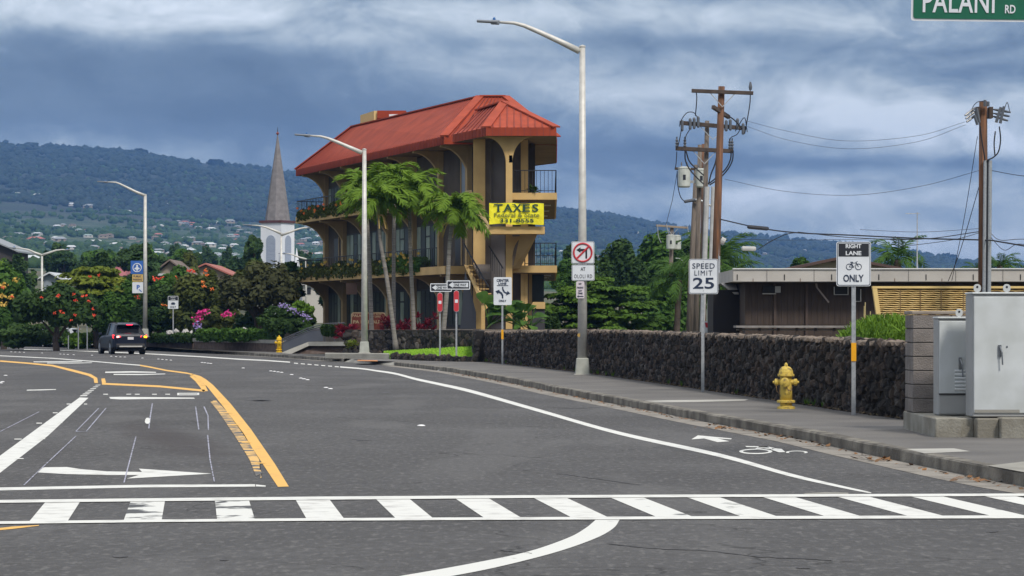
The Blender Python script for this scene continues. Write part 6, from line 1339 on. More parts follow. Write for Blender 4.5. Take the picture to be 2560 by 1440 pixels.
T('dark lilac flowered bush beside the ramp railing', 655, 792, 762, 846, 150, 'dark', n=9000, clumps=60, seed=14, leaf=.18, trunk=0, name='bush', cat='bush', zb=.8, flowers=('purple', [(700, 764, 147), (708, 761, 147), (716, 766, 147), (724, 772, 147), (740, 780, 147), (757, 786, 147), (766, 790, 147), (735, 773, 147), (770, 797, 147)], .17))
T('light green shrub tip above the lilac flowers', 725, 782, 752, 790, 148, 'bright', n=1200, clumps=14, seed=15, leaf=.2, trunk=0, name='bush', cat='bush', zb=1)
T('tangled bougainvillea bush with magenta sprays behind the hedge', 488, 590, 770, 832, 163, 'olive', n=6000, clumps=40, seed=16, leaf=.2, trunk=0, name='bush', cat='bush', zb=.8, flowers=('pink', [(498, 783, 160), (506, 778, 160), (492, 792, 160), (496, 800, 160), (501, 790, 160), (565, 784, 160), (572, 781, 160), (578, 786, 160), (560, 788, 160), (492, 808, 160), (515, 776, 160)], .24))
T('lilac flowering creeper at the left end of the long hedge', 484, 504, 806, 848, 160, 'dark', n=900, clumps=14, seed=17, leaf=.2, trunk=0, name='creeper', cat='creeper', zb=.6, flowers=('purple', [(495, 812, 158), (497, 820, 158), (495, 830, 158), (493, 838, 158), (499, 826, 158)], .24))
T('dark understorey bush filling the gap below the flowering trees', 560, 700, 776, 846, 168, 'dark', n=5000, clumps=40, seed=18, leaf=.22, trunk=0, name='bush', cat='bush', zb=.5)
T('low bright green shrub behind the octagonal sign', 152, 238, 828, 880, 182, 'bright', n=3000, clumps=26, seed=19, leaf=.24, trunk=0, name='bush', cat='bush')
T('dark bushes under the orange flowered tree at the left', -10, 160, 806, 872, 172.5, 'dark', n=5000, clumps=44, seed=26, leaf=.22, trunk=0, name='bush', cat='bush', ry=2)
T('dark low bushes at the far left roadside', -40, 98, 806, 872, 200, 'dark', n=7000, clumps=50, seed=20, leaf=.26, trunk=0, name='bush', cat='bush')
T('dark shrub between silver car and the slim grey posts', 95, 170, 812, 872, 198, 'dark', n=3000, clumps=26, seed=21, leaf=.26, trunk=0, name='bush', cat='bush')
T('shaded shrub right of the octagonal sign by the dark car', 228, 300, 805, 876, 186, 'dark', n=3500, clumps=30, seed=22, leaf=.24, trunk=0, name='bush', cat='bush')
def hedge(label, px0, px1, py0, py1, D0, D1, seed, kind='dark'):
    rng = np.random.RandomState(seed); a_, b_ = P(px0, py1, D0), P(px1, py1, D1); t = thing('hedge', label, 'hedge', a_)
    n = 9000; u = rng.rand(n); V0 = np.stack([a_.x+(b_.x-a_.x)*u, a_.y+(b_.y-a_.y)*u+rng.uniform(-.7, .7, n), np.zeros(n)], 1)
    top = H+(HY-py0)/F*(D0+(D1-D0)*u); bot = H+(HY-py1)/F*(D0+(D1-D0)*u)
    V0[:, 2] = bot+(top-bot)*rng.rand(n)**.6+np.sin(u*40)*.04
    nrm = rng.normal(size=(n, 3))+np.array([0, -.3, .6]); nrm /= np.linalg.norm(nrm, axis=1)[:, None]
    a = np.cross(nrm, rng.normal(size=(n, 3))); a /= np.linalg.norm(a, axis=1)[:, None]; b = np.cross(nrm, a); L_ = .17*rng.uniform(.6, 1.3, n)[:, None]
    V = np.stack([V0-a*L_*.8, V0+b*L_/2, V0+a*L_*.8, V0-b*L_/2], 1).reshape(-1, 3)
    inst('foliage', npmesh('foliage', V, np.arange(n*4).reshape(-1, 4), LG[kind], rng.rand(n), tuple(t.location)), t)
hedge('clipped dark green hedge behind the far hydrant and low wall', 494, 706, 825, 852, 158, 150, 31, 'mid'); hedge('lower clipped hedge right of the left lamp base', 366, 492, 836, 854, 180, 166, 32, 'dark')
hedge('small clipped hedge behind the ramp handrail', 808, 862, 818, 836, 134, 133, 33, 'dark')
# white boulders behind the hedge
WB_ = mat('white_painted_rock', (.62, .60, .58), (.32, .31, .30), sc=5, rough=.9, bump=.5, bsc=10)
for k, (x, y, w_) in enumerate(((424, 832, 16), (442, 830, 15), (462, 831, 17), (480, 834, 14), (590, 836, 18), (610, 828, 14), (628, 830, 16))):
    me = rock_mesh(200+k, WB_); p = P(x, y, 172 if k < 4 else 160); s_ = w_*172/F
    o = inst('boulder', me, None, p, (k, .4*k, k*1.3), (s_*1.3, s_, s_*.9)); tag(o, 'rough whitish boulder resting in the planting behind the clipped hedge', 'boulder', 'white boulders behind the hedge')
# ------------------------------------------------------------------ palms
def frond_mesh(L_, seed, kind, bend=100, nl=30, lw=.04, ll=.6, dr0=.25):
    rr = random.Random(seed); mb = MB(); K = 12; pts = [Vector((0, 0, 0))]
    for k in range(K):
        th = R(-bend*((k+.5)/K)**1.25); pts.append(pts[-1]+Vector((math.cos(th), 0, math.sin(th)))*L_/K)
    def pt(f):
        q = max(0, min(.999, f))*K; i = int(q); return pts[i].lerp(pts[i+1], q-i)
    mb.tube(pts[::2], [.035*(1-k/7.5) for k in range(7)], 4, cap=False)
    for k in range(nl):
        f = .12+.88*k/nl; p = pt(f); d = (pt(f+.04)-pt(f-.04)).normalized(); ln = ll*(math.sin(math.pi*min(1, .2+f*.75))**.7)*rr.uniform(.8, 1.15); nrm = Vector((-d.z, 0, d.x))
        for s_ in (-1, 1):
            dr = (d*.5+Vector((0, s_*.8, 0))+nrm*rr.uniform(-.5, .45)).normalized(); g = Vector((0, 0, -dr0-rr.uniform(0, .35))); e1 = p+dr*ln*.5+g*ln*.25; e2 = p+dr*ln*.9+g*ln*.9; w = d*lw
            mb.add([p-w*.5, p+w*.5, e1+w, e1-w], [(0, 1, 2, 3)]); mb.add([e1-w, e1+w, e2], [(0, 1, 2)])
    me = mb.mesh('frond', LG[kind]); a = me.attributes.new('rnd', 'FLOAT', 'FACE'); nf = len(me.polygons); base = rr.uniform(0, .6)
    a.data.foreach_set('value', [min(1, base+rr.random()*.4) for _ in range(nf)]); return me
PTR = mat('pale_ringed_palm_trunk', (.27, .25, .23), (.15, .135, .12), sc=2, rough=.9, bump=.4, bsc=10, sx=(.5, .5, 9)); CSH = mat('green_crownshaft', (.22, .27, .09), (.3, .3, .12), sc=2, rough=.6); SEED = mat('tan_flower_stalk', (.45, .30, .10), rough=.8)
FRB = [frond_mesh(2.05, s_, 'palm', 110+7*s_, 32, .055, .58) for s_ in range(5)]; FRM = [frond_mesh(2.0, 10+s_, 'palm', 95+9*s_, 32, .055, .6, .4) for s_ in range(4)]
def palm(label, trunk_px, D, L_=2.3, nf=18, seed=0, scl=1.0, r0=.15, fr=None, zb=None, shaft=True, name='palm_tree', stalks=True, elmin=.0, elmax=1.4):
    rr = random.Random(seed); pts = [P(x, y, D) for x, y in trunk_px]
    if zb is not None: pts[0].z = zb
    t = thing(name, label, 'palm tree', pts[0]); L0 = t.location; w = spl(pts, 5); n = len(w)
    MB().tube([p-L0 for p in w], [r0*1.35-(r0*.35)*min(1, i/(n*.12))-r0*.25*i/n for i in range(n)], 10).build('trunk', PTR if shaft else BARK, t, smooth=True)
    top = w[-1]-L0; d = (w[-1]-w[-3]).normalized()
    if shaft:
        MB().tube([top-d*.1, top+d*.3, top+d*.75], [r0*.8, r0*.95, r0*.45], 10).build('crownshaft', CSH, t, smooth=True); top = top+d*.65
        for k in range(3 if stalks else 0):
            a_ = rr.uniform(0, 6.28); MB().tube(spl([top-d*.65, top-d*.6+Vector((math.cos(a_)*.35, math.sin(a_)*.35, -.05)), top-d*.9+Vector((math.cos(a_)*.6, math.sin(a_)*.6, -.35))]), [.03]*13, 5).build('flower_stalk', SEED, t)
    for k in range(nf):
        az = k*2.4+rr.uniform(-.3, .3); f = (k+.5)/nf; el_ = elmax-(elmax-elmin)*f
        me = rr.choice(fr or (FRB if f < .5 else FRM)); o = inst('frond', me, t, top, (rr.uniform(-.3, .3), -el_, az), scl*rr.uniform(.85, 1.1))
        o.rotation_mode = 'XYZ'
palm('left of three slim palms on the lawn, its trunk leaning left', [(990, 874), (981, 800), (966, 690), (952, 610), (946, 540)], 127, seed=1, nf=22, r0=.11, scl=.98)
palm('middle of three slim palms on the lawn with the tallest crown', [(1036, 872), (1033, 780), (1028, 680), (1025, 600), (1024, 515)], 128, seed=2, nf=25, r0=.105, scl=1.02)
palm('right of three slim palms on the lawn beside the one way signs', [(1104, 872), (1112, 790), (1119, 700), (1124, 610), (1130, 560)], 126.5, seed=3, nf=22, r0=.12, scl=1.0)
palm('palm crown rising behind the left lawn palm against the balcony', [(930, 860), (925, 700), (918, 560), (912, 500)], 130.5, seed=4, nf=17, r0=.11, scl=.9)
palm('short palm crown half hidden between the left and middle palms', [(985, 860), (984, 700), (985, 560), (984, 475)], 131, seed=5, nf=14, r0=.10, scl=.8)
FRC = [frond_mesh(3.4, 30+s_, 'mid', 85+7*s_, 34, .05, .75, .4) for s_ in range(4)]
palm('coconut palm behind the long roof right of the bicycle sign', [(2243, 700), (2244, 680), (2244, 650)], 135, seed=6, nf=15, r0=.2, fr=FRC, scl=.66, shaft=False, zb=0, elmin=-.3)
palm('small palm just right of the conduit pole behind the roof', [(2500, 700), (2500, 680), (2499, 672)], 145, seed=7, nf=12, r0=.2, fr=FRC, scl=.5, shaft=False, zb=0, elmin=.35)
palm('dim palm tuft left of the conduit pole behind the roof', [(2437, 700), (2438, 690), (2440, 678)], 160, seed=8, nf=9, r0=.2, fr=FRC, scl=.35, shaft=False, zb=0, elmin=.2)
palm('coconut palm behind the speed limit sign and utility poles', [(1780, 830), (1790, 740), (1800, 650)], 145, seed=9, nf=18, r0=.2, fr=FRC, scl=.85, shaft=False, zb=0)
palm('coconut palm with yellowing fronds left of the utility poles', [(1690, 830), (1695, 760), (1700, 700)], 165, seed=10, nf=18, r0=.2, fr=FRC, scl=.75, shaft=False, zb=0)
palm('lower palm between the poles and the dark boarded building', [(1815, 830), (1818, 760), (1815, 715)], 140, seed=11, nf=16, r0=.2, fr=FRC, scl=.7, shaft=False, zb=0)
# red ti plants and crotons by the retaining wall
def rosette(label, px, py, D, s_, kind, nst=5, seed=0, zb=None, name='ti_plant', cat='shrub', nl=16, leafL=.5):
    rr = random.Random(seed); b = P(px, py, D); t = thing(name, label, cat, b); mb = MB(); st = MB()
    for k in range(nst):
        o_ = Vector((rr.uniform(-1, 1)*s_*.5, rr.uniform(-.3, .3), rr.uniform(.25, 1.0)*s_)); st.tube([Vector((o_.x*.3, o_.y*.3, 0)), o_], .02, 5)
        for j in range(nl):
            az = rr.uniform(0, 6.28); el_ = rr.uniform(-.3, 1.3); d = Vector((math.cos(az)*math.cos(el_), math.sin(az)*math.cos(el_), math.sin(el_))); ln = leafL*rr.uniform(.7, 1.1)
            sd = d.cross(Vector((0, 0, 1))).normalized()*.055; e = o_+d*ln*.6; f_ = o_+d*ln+Vector((0, 0, -.12*ln)); mb.add([o_, e+sd, f_, e-sd], [(0, 1, 2, 3)])
    me = mb.mesh('leaves', LG[kind]); a = me.attributes.new('rnd', 'FLOAT', 'FACE'); a.data.foreach_set('value', [rr.random() for _ in me.polygons]); inst('leaves', me, t); st.build('stems', BARK, t)
for k, (x, y, s_, d, lab) in enumerate(((885, 842, .35, 129.2, 'leftmost maroon ti plant beside the left edge of the wooden sign'), (915, 862, .45, 128.8, 'low maroon ti plant just right of the middle lamp post'), (940, 864, .45, 128.6, 'maroon ti plant below the lettering of the wooden sign'), (972, 852, .95, 129, 'tall crimson ti plant at the right edge of the wooden sign'),
     (996, 850, .8, 128.8, 'maroon ti plant between the left and middle palm trunks'), (1016, 856, .6, 128.6, 'small reddish ti plant against the middle palm trunk'), (1068, 846, 1.0, 128.4, 'crimson ti plant standing alone between middle and right palm'), (862, 850, .5, 129, 'short dull maroon shrub by the end of the ramp wall'))):
    rosette(lab, x, y, d, s_, 'red', nst=8, seed=60+k, nl=18, leafL=.42)
rosette('small yellow green croton at the foot of the middle lamp', 879, 874, 124, .35, 'yellow', nst=6, seed=80, name='croton', leafL=.3)
for k, (x, y, s_) in enumerate(((1010, 862, .4), (1060, 862, .4), (945, 868, .35))): rosette(('dark low shrub under the ti plants left of the middle palm', 'dark low shrub under the lone crimson ti plant', 'dark low shrub right of the middle lamp base')[k], x, y, 128, s_, 'brown', nst=6, seed=90+k, name='shrub', leafL=.3)
# big leaved bird of paradise clumps behind the wall
def bigleaf(label, px, py, D, s_, n, seed):
    rr = random.Random(seed); t = thing('banana_plant', label, 'plant', P(px, py, D))
    for k in range(n):
        az = rr.uniform(0, 6.28); el_ = rr.uniform(.15, 1.3); d = Vector((math.cos(az)*math.cos(el_), math.sin(az)*math.cos(el_)*.6, math.sin(el_))); L_ = s_*rr.uniform(.8, 1.25); mid = d*L_*.55; mb = MB(); mb.tube([(0, 0, 0), mid], [.035, .02], 5, cap=False)
        sd = d.cross(Vector((rr.uniform(-.5, .5), rr.uniform(-.5, .5), 1))).normalized(); prev = None
        for q in range(6):
            f = q/5; c = mid+d*L_*.65*f+Vector((0, 0, -.35*L_*f*f)); w = sd*.19*s_*math.sin(math.pi*(.12+.86*f)); 
            if prev: mb.add([prev[0], prev[1], c, prev[2]] if False else [prev[0]+prev[1], prev[0]-prev[1]*0, c, c+w], [(0, 1, 2, 3)]); mb.add([prev[0], prev[0]-prev[1], c-w, c], [(0, 1, 2, 3)])
            prev = (c, w)
        me = mb.mesh('leaf', LG['mid']); a = me.attributes.new('rnd', 'FLOAT', 'FACE'); a.data.foreach_set('value', [rr.random() for _ in me.polygons]); inst('leaf', me, t)
bigleaf('big leaved plant left of the center lane sign behind the wall', 1222, 812, 131, 1.7, 11, 1); bigleaf('dark big leaved plant right of the center lane sign', 1300, 815, 131, 1.6, 14, 2); bigleaf('drooping big leaved plant at the corner of the building', 1325, 822, 130.5, 1.2, 9, 3)
# planter foliage on the balconies
def planter(label, t0, t1, z0, seed, kind='olive', n=6000, fl='orange', hgt=.55):
    rng = np.random.RandomState(seed); rr = random.Random(seed); t = thing('balcony_planting', label, 'planter shrubs', B((t0+t1)/2, -.25, z0)); L0 = t.location
    u = rng.rand(n); tt = t0+(t1-t0)*u; d = rng.uniform(-.55, .16, n); hh = hgt*(.6+.4*np.sin(tt*1.7+seed)*np.sin(tt*.63)); z_ = z0+rng.rand(n)**.8*hh-(d > .02)*rng.rand(n)*.35
    V0 = np.stack([A0.x+SD.x*tt+ND.x*d, A0.y+SD.y*tt+ND.y*d, z_], 1); nrm = rng.normal(size=(n, 3))+np.array([0, -.2, .5]); nrm /= np.linalg.norm(nrm, axis=1)[:, None]
    a = np.cross(nrm, rng.normal(size=(n, 3))); a /= np.linalg.norm(a, axis=1)[:, None]; b = np.cross(nrm, a); L_ = .15*rng.uniform(.6, 1.3, n)[:, None]
    V = np.stack([V0-a*L_*.8, V0+b*L_/2, V0+a*L_*.8, V0-b*L_/2], 1).reshape(-1, 3); inst('foliage', npmesh('foliage', V, np.arange(n*4).reshape(-1, 4), LG[kind], rng.rand(n), tuple(L0)), t)
    fm_ = MB()
    for k in range(26):
        q = B(rr.uniform(t0, t1), .12, z0+rr.uniform(.1, hgt))-L0; s_ = .09; fm_.add([q+Vector((-s_, 0, 0)), q+Vector((0, 0, s_)), q+Vector((s_, 0, 0)), q+Vector((0, 0, -s_))], [(0, 1, 2, 3)])
    fm_.build('flower_clusters', FLW[fl], t)['kind'] = 'stuff'
planter('flowering shrubs spilling over the top balcony rail', 12, 31.3, 8.17, 1, 'olive', 6500); planter('green planting along the middle balcony behind the palms', 5, 31.3, 4.57, 2, 'olive', 7500, 'gold', .7); planter('leafy shrubs at the near end of the middle balcony', 4.2, 12, 4.6, 3, 'mid', 2600, 'gold', .8)
rosette('small dark potted plant on the top right balcony', 1335, 482, 135.3, .25, 'dark', nst=5, seed=99, name='potted_plant', leafL=.35)
# trees on the right, beyond the lava wall
T('bright spreading tree with layered crown behind the lava wall', 1330, 1665, 686, 930, 150, 'leafy', n=34000, flat=.6, clumps=220, seed=41, leaf=.20, trunk=.3, clr=.22, low=-.9)
T('dark tree rounded against the hill right of the nearest lamp', 1395, 1510, 606, 780, 215, 'dark', n=9000, clumps=80, seed=42, leaf=.32)
T('dark tree behind the small pole with insulators', 1490, 1620, 600, 790, 222, 'dark', n=10000, clumps=90, seed=43, leaf=.32)
T('tall dark tree whose top meets the pale crossarm pole', 1590, 1720, 585, 780, 225, 'mid', n=10000, clumps=90, seed=44, leaf=.32)
T('dark tree behind the cluster of utility poles', 1690, 1800, 584, 780, 228, 'dark', n=8000, clumps=80, seed=45, leaf=.32)
T('darker tree showing between brown pole and low building', 1770, 1840, 590, 800, 218, 'dark', n=5000, clumps=50, seed=46, leaf=.3)
T('green tree low behind the no left turn sign post', 1375, 1460, 655, 760, 205, 'mid', n=4000, clumps=40, seed=47, leaf=.3)
T('shadowy trees low behind the far wooden poles', 1600, 1760, 690, 880, 175, 'mid', n=10000, clumps=80, seed=48, leaf=.24, trunk=0, low=-.9)
T('shaded bush at the right side of the corner building', 1345, 1400, 770, 870, 140, 'dark', n=3000, clumps=30, seed=49, leaf=.2, trunk=0, name='bush', cat='bush', low=-.9)
T('small round tree behind the left end of the long roof', 1976, 2022, 643, 680, 190, 'mid', n=900, clumps=16, seed=50, leaf=.28)
# weeds behind the wall near the pillar
rng = np.random.RandomState(77); n = 9000; D = 62
t = thing('weeds', 'bright green weeds and dry stalks behind the wall near the pillar', 'weeds', P(2215, 860, D)); t['kind'] = 'stuff'
u = rng.rand(n); yy = 57+rng.rand(n)*6; prof = np.interp(2105+190*u, [2105, 2140, 2180, 2240, 2300], [842, 815, 800, 795, 815])
x = ((2105+190*u)-1280)/F*yy; z0 = .3+rng.rand(n)*(H+(HY-prof)/F*yy-.3); bv = np.stack([x, yy, z0], 1); nrm = rng.normal(size=(n, 3)); nrm /= np.linalg.norm(nrm, axis=1)[:, None]
up = np.stack([rng.normal(size=n)*.5, rng.normal(size=n)*.5, np.ones(n)], 1); sd = np.cross(up, nrm); sd /= np.linalg.norm(sd, axis=1)[:, None]; sd *= .02; V = np.stack([bv-sd, bv+sd, bv+sd*.4+up*.13, bv-sd*.4+up*.13], 1).reshape(-1, 3)
o = inst('weed_leaves', npmesh('weed_leaves', V, np.arange(n*4).reshape(-1, 4), LG['bright'], rng.rand(n), tuple(t.location)), t); o['kind'] = 'stuff'
sm = MB(); rr = random.Random(5)
for k in range(34):
    px_ = rr.choice((rr.uniform(2185, 2290), rr.uniform(2150, 2290))); a_ = P(px_, 850, 61)+Vector((0, 0, 0)); h_ = rr.uniform(780, 815) if px_ > 2180 else rr.uniform(730, 780); sm.tube([a_-t.location, P(px_+rr.uniform(-6, 6), h_, 61)-t.location], .012, 4)
o = sm.build('dry_stalks', mat('straw_stalks', (.45, .36, .18), rough=.9), t); o['kind'] = 'stuff'
# dry leaf litter in the gutter
lm = MB(); lg = offs(kb1w, -.12); lgd = [p for p in dense(lg, .4) if p.y < 95 and p.x < 8]
for k in range(620):
    p = random.choice(lgd)+Vector((random.gauss(0, .07), random.gauss(0, .4), .012)); c = random.choice(lgd) if False else p; a_ = random.uniform(0, 6.28); s_ = random.uniform(.02, .05); u_ = Vector((math.cos(a_), math.sin(a_), random.uniform(-.2, .4)))*s_; w_ = Vector((-math.sin(a_), math.cos(a_), random.uniform(-.2, .4)))*s_*.6
    lm.add([p-u_, p+w_, p+u_, p-w_], [(0, 1, 2, 3)])
for (cx_, cy_) in ((2160, 1123), (1790, 1068), (2065, 1108), (1960, 1086), (2180, 1147), (2410, 1196)):
    c = G(cx_, cy_+3)
    for k in range(22):
        p = c+Vector((random.gauss(0, .12), random.gauss(0, .35), .02)); a_ = random.uniform(0, 6.28); s_ = random.uniform(.03, .07); u_ = Vector((math.cos(a_), math.sin(a_), random.uniform(-.3, .5)))*s_; w_ = Vector((-math.sin(a_), math.cos(a_), .1))*s_*.6; lm.add([p-u_, p+w_, p+u_, p-w_], [(0, 1, 2, 3)])
tag(lm.build('fallen_leaves', mat('dry_leaf', (.26, .12, .04), (.12, .07, .035), sc=3, rough=.9)), 'scattered brown dry leaves lying along the kerb gutter', 'leaf litter', kind='stuff')

# weeds and litter where the wall meets the pavement
wm_ = MB(); wlb = [p for p in dense(wl, .25)]
for k in range(900):
    p = random.choice(wlb)+Vector((-.06+random.uniform(-.10, .02), -.10+random.uniform(-.10, .02), .035)); a_ = random.uniform(0, 6.28); s_ = random.uniform(.015, .05); u_ = Vector((math.cos(a_), math.sin(a_), random.uniform(-.3, .6)))*s_; w_ = Vector((-math.sin(a_), math.cos(a_), .2))*s_*.5
    wm_.add([p-u_, p+w_, p+u_, p-w_], [(0, 1, 2, 3)])
tag(wm_.build('wall_foot_litter', mat('wall_foot_leaf', (.17, .11, .06), (.07, .06, .03), sc=3, rough=.9)), 'dry leaves and dirt gathered along the foot of the lava rock wall', 'leaf litter', kind='stuff')
gt = MB()
for k in range(26):
    c = random.choice(wlb)+Vector((-.10, -.10, .03))
    for j in range(14):
        a_ = random.uniform(0, 6.28); h_ = random.uniform(.05, .16); d = Vector((math.cos(a_)*.06, math.sin(a_)*.05, h_)); q = Vector((math.sin(a_)*.008, math.cos(a_)*.008, 0)); gt.add([c-q, c+q, c+d], [(0, 1, 2)])
tag(gt.build('wall_foot_weeds', LG['bright']), 'small green weed tufts along the foot of the lava rock wall', 'weeds', kind='stuff')
# ------------------------------------------------------------------ town and trees climbing the hillside
HW = [mat('pale_house_wall', (.48, .46, .42), rough=.8), mat('tan_house_wall', (.30, .25, .19), rough=.8), mat('blue_grey_house_wall', (.24, .28, .32), rough=.8)]
HR = [mat('white_metal_roofing', (.52, .54, .56), rough=.5), mat('grey_roofing', (.26, .28, .30), rough=.7), mat('red_roofing', (.36, .12, .09), rough=.7), mat('green_grey_roofing', (.26, .34, .32), rough=.7), mat('brown_roofing2', (.16, .12, .10), rough=.8)]
def house_proto(w, d, h_, rh, wm_, rm_, label):
    t = thing('house', label, 'house', (0, 0, 0), 0, None)
    MB().box((-w/2, -d/2, -1.5), (w/2, d/2, h_)).build('wall', wm_, t)
    e = .7; MB().add([(-w/2-e, -d/2-e, h_), (w/2+e, -d/2-e, h_), (w/2+e, d/2+e, h_), (-w/2-e, d/2+e, h_), (-w/2+w*.22, 0, h_+rh), (w/2-w*.22, 0, h_+rh)], [(0, 1, 5, 4), (1, 2, 5), (2, 3, 4, 5), (3, 0, 4), (0, 3, 2, 1)]).build('roof', rm_, t)
    for x in (-w*.25, w*.22): MB().box((x-w*.09, -d/2-.05, h_*.35), (x+w*.09, -d/2-.01, h_*.8)).build('window', IRON, t)
    return t
GL = {0: 'white roofed houses scattered on the hillside', 1: 'grey roofed houses scattered on the hillside', 2: 'red roofed houses scattered on the hillside', 3: 'green grey roofed houses scattered on the hillside', 4: 'brown roofed houses scattered on the hillside'}
LB = {0: 'tiny house with bright white hipped roof on the distant hillside', 1: 'tiny house with grey hipped roof on the distant hillside', 2: 'tiny house with dull red roof on the distant hillside', 3: 'tiny house with pale green grey roof on the distant hillside', 4: 'tiny house with brown roof on the distant hillside'}
protos = [house_proto(15, 10, 3.4, 2.6, HW[k % 3], HR[k], LB[k]) for k in range(5)]
for k, p in enumerate(protos): p['group'] = GL[k]
used_p = set()
def hill_y(px, py):                                     # where the photograph's ray meets the slope
    y = 720
    while y < 5000:
        x = (px-1280)/F*y
        if zh(x, y) >= H+(HY-py)/F*y: return y
        y += 12
    return None
rr = random.Random(12)
spots = [(62, 487, 20, 0), (44, 486, 16, 0), (94, 491, 20, 0), (110, 494, 12, 0), (178, 513, 22, 0), (222, 520, 30, 1), (258, 526, 18, 0), (272, 522, 12, 1), (295, 525, 16, 1), (318, 531, 22, 0), (352, 534, 16, 0), (414, 512, 9, 0), (520, 510, 16, 1), (440, 539, 12, 0), (462, 541, 12, 1), (503, 544, 14, 0), (540, 556, 10, 3), (462, 558, 14, 2), (482, 565, 12, 2), (575, 556, 26, 1), (528, 576, 22, 0),
         (143, 568, 18, 0), (188, 573, 20, 0), (93, 588, 14, 0), (45, 590, 30, 1), (90, 605, 44, 2), (150, 605, 40, 1), (120, 612, 26, 1), (228, 608, 10, 0), (242, 609, 12, 0), (290, 616, 24, 0), (178, 625, 14, 0), (290, 590, 16, 1), (330, 598, 16, 1), (350, 610, 22, 4), (600, 578, 14, 1), (495, 612, 30, 1), (525, 618, 30, 0), (556, 626, 22, 0), (508, 622, 26, 2), (575, 640, 22, 1), (615, 632, 26, 0), (600, 650, 18, 1), (560, 650, 22, 1), (506, 641, 20, 0),
         (540, 640, 16, 3), (585, 616, 14, 0), (642, 580, 10, 0), (770, 600, 20, 1), (790, 612, 24, 0), (780, 628, 18, 1), (795, 640, 22, 0), (772, 645, 14, 2), (760, 585, 14, 3), (395, 632, 26, 1), (425, 640, 24, 1), (20, 600, 30, 4), (1408, 583, 10, 0), (1446, 580, 10, 0), (1536, 592, 14, 2), (1592, 582, 14, 0), (1580, 600, 10, 1), (1500, 600, 10, 1), (2040, 642, 10, 0), (1900, 615, 9, 0), (1960, 628, 9, 1)]
for k in range(150):
    px_ = rr.choice((rr.uniform(-80, 700), rr.uniform(380, 830))); py_ = rr.triangular(545, 672, 655); spots.append((px_, py_, rr.uniform(9, 20), rr.choice((0, 1, 1, 1, 3, 4, 4, 2))))
for k in range(26): spots.append((rr.uniform(1395, 2400), rr.uniform(590, 660), rr.uniform(6, 10), rr.choice((0, 1, 1, 4))))
for (px_, py_, w_, k) in spots:
    y = hill_y(px_, py_+2)
    if y is None or (px_ > 830 and px_ < 1390) or y < 730: continue
    x = (px_-1280)/F*y; s_ = min(1.4, max(.4, (w_*y/F)/18)); 
    if k in used_p: o = copy_tree(protos[k])
    else: o = protos[k]; used_p.add(k)
    rg = 'left of the left street lamp' if px_ < 362 else 'between left street lamp and church spire' if px_ < 650 else 'seen right of the church tower' if px_ < 900 else 'on the slope right of the corner building'
    o['label'] = ('tiny white roofed', 'tiny grey roofed', 'tiny red roofed', 'tiny pale green roofed', 'tiny brown roofed')[k]+' house '+('high up' if py_ < 565 else 'midway up' if py_ < 615 else 'low down')+' '+rg
    o.location = (x, y, zh(x, y)+.5); o.rotation_euler = (0, 0, rr.uniform(-.6, .6)); o.scale = (s_*rr.uniform(.8, 1.3), s_, s_*rr.uniform(.8, 1.1))
# hillside woodland: rounded crowns, too many to count
import bmesh
bm = bmesh.new(); bmesh.ops.create_icosphere(bm, subdivisions=1, radius=1); IV = np.array([v_.co[:] for v_ in bm.verts]); IF = np.array([[q.index for q in f.verts] for f in bm.faces]); bm.free()
def canopy(name, label, n, px_r, y_r, s_r, seed, kind, dens=None):
    rng = np.random.RandomState(seed); Vs = []; rn = []; k = 0
    for i in range(n):
        y = y_r[0]*(y_r[1]/y_r[0])**rng.rand(); px_ = rng.uniform(*px_r); x = (px_-1280)/F*y
        c = noise.noise(Vector((x/120, y/160, seed)))
        if c < (-.05 if dens is None else dens): continue
        s_ = rng.uniform(*s_r)*(.6+y/6000); V = IV*(s_, s_, s_*rng.uniform(.7, 1.1))*(1+rng.normal(size=(len(IV), 1))*.17); Vs.append(V+np.array([x, y, zh(x, y)+s_*.35])); rn.append(rng.rand())
    m_ = len(Vs); V = np.concatenate(Vs); Fq = (IF[None]+(np.arange(m_)*len(IV))[:, None, None]).reshape(-1, 3)
    o = inst(name, npmesh(name, V, Fq, LG[kind], np.repeat(rn, len(IF)))); tag(o, label, 'woodland', kind='stuff')
canopy('hillside_woods', 'dark and mid green tree crowns covering the distant town slope', 24000, (-300, 2800), (760, 4300), (1.5, 3.8), 1, 'far', -.18)
canopy('upper_slope_forest', 'dark forest canopy covering the upper mountain slope', 16000, (-300, 2800), (3300, 5050), (2.2, 5), 2, 'ridge', -.4)
for label, cx_, w_, h_, sd in (('clump of tall trees breaking the ridge line above the left lamp', 352, 30, 14, 1), ('rounded pair of tree clumps on the ridge left of the spire', 548, 64, 18, 2), ('rounded tree clump on the low right ridge by the roof', 2370, 50, 16, 3)):
    y = 4950; c = P(cx_, 0, y); zc = zh(c.x, y); k = y/F
    rng = np.random.RandomState(sd); V, Fq, rnd = leaves(900, (c.x, y, zc+h_*k*.2), (w_*k*.5, 20, h_*k*.8), 6.0, rng, clumps=12); tag(inst('ridge_trees', npmesh('ridge_trees', V, Fq, LG['ridge'], rnd)), label, 'trees', kind='stuff')
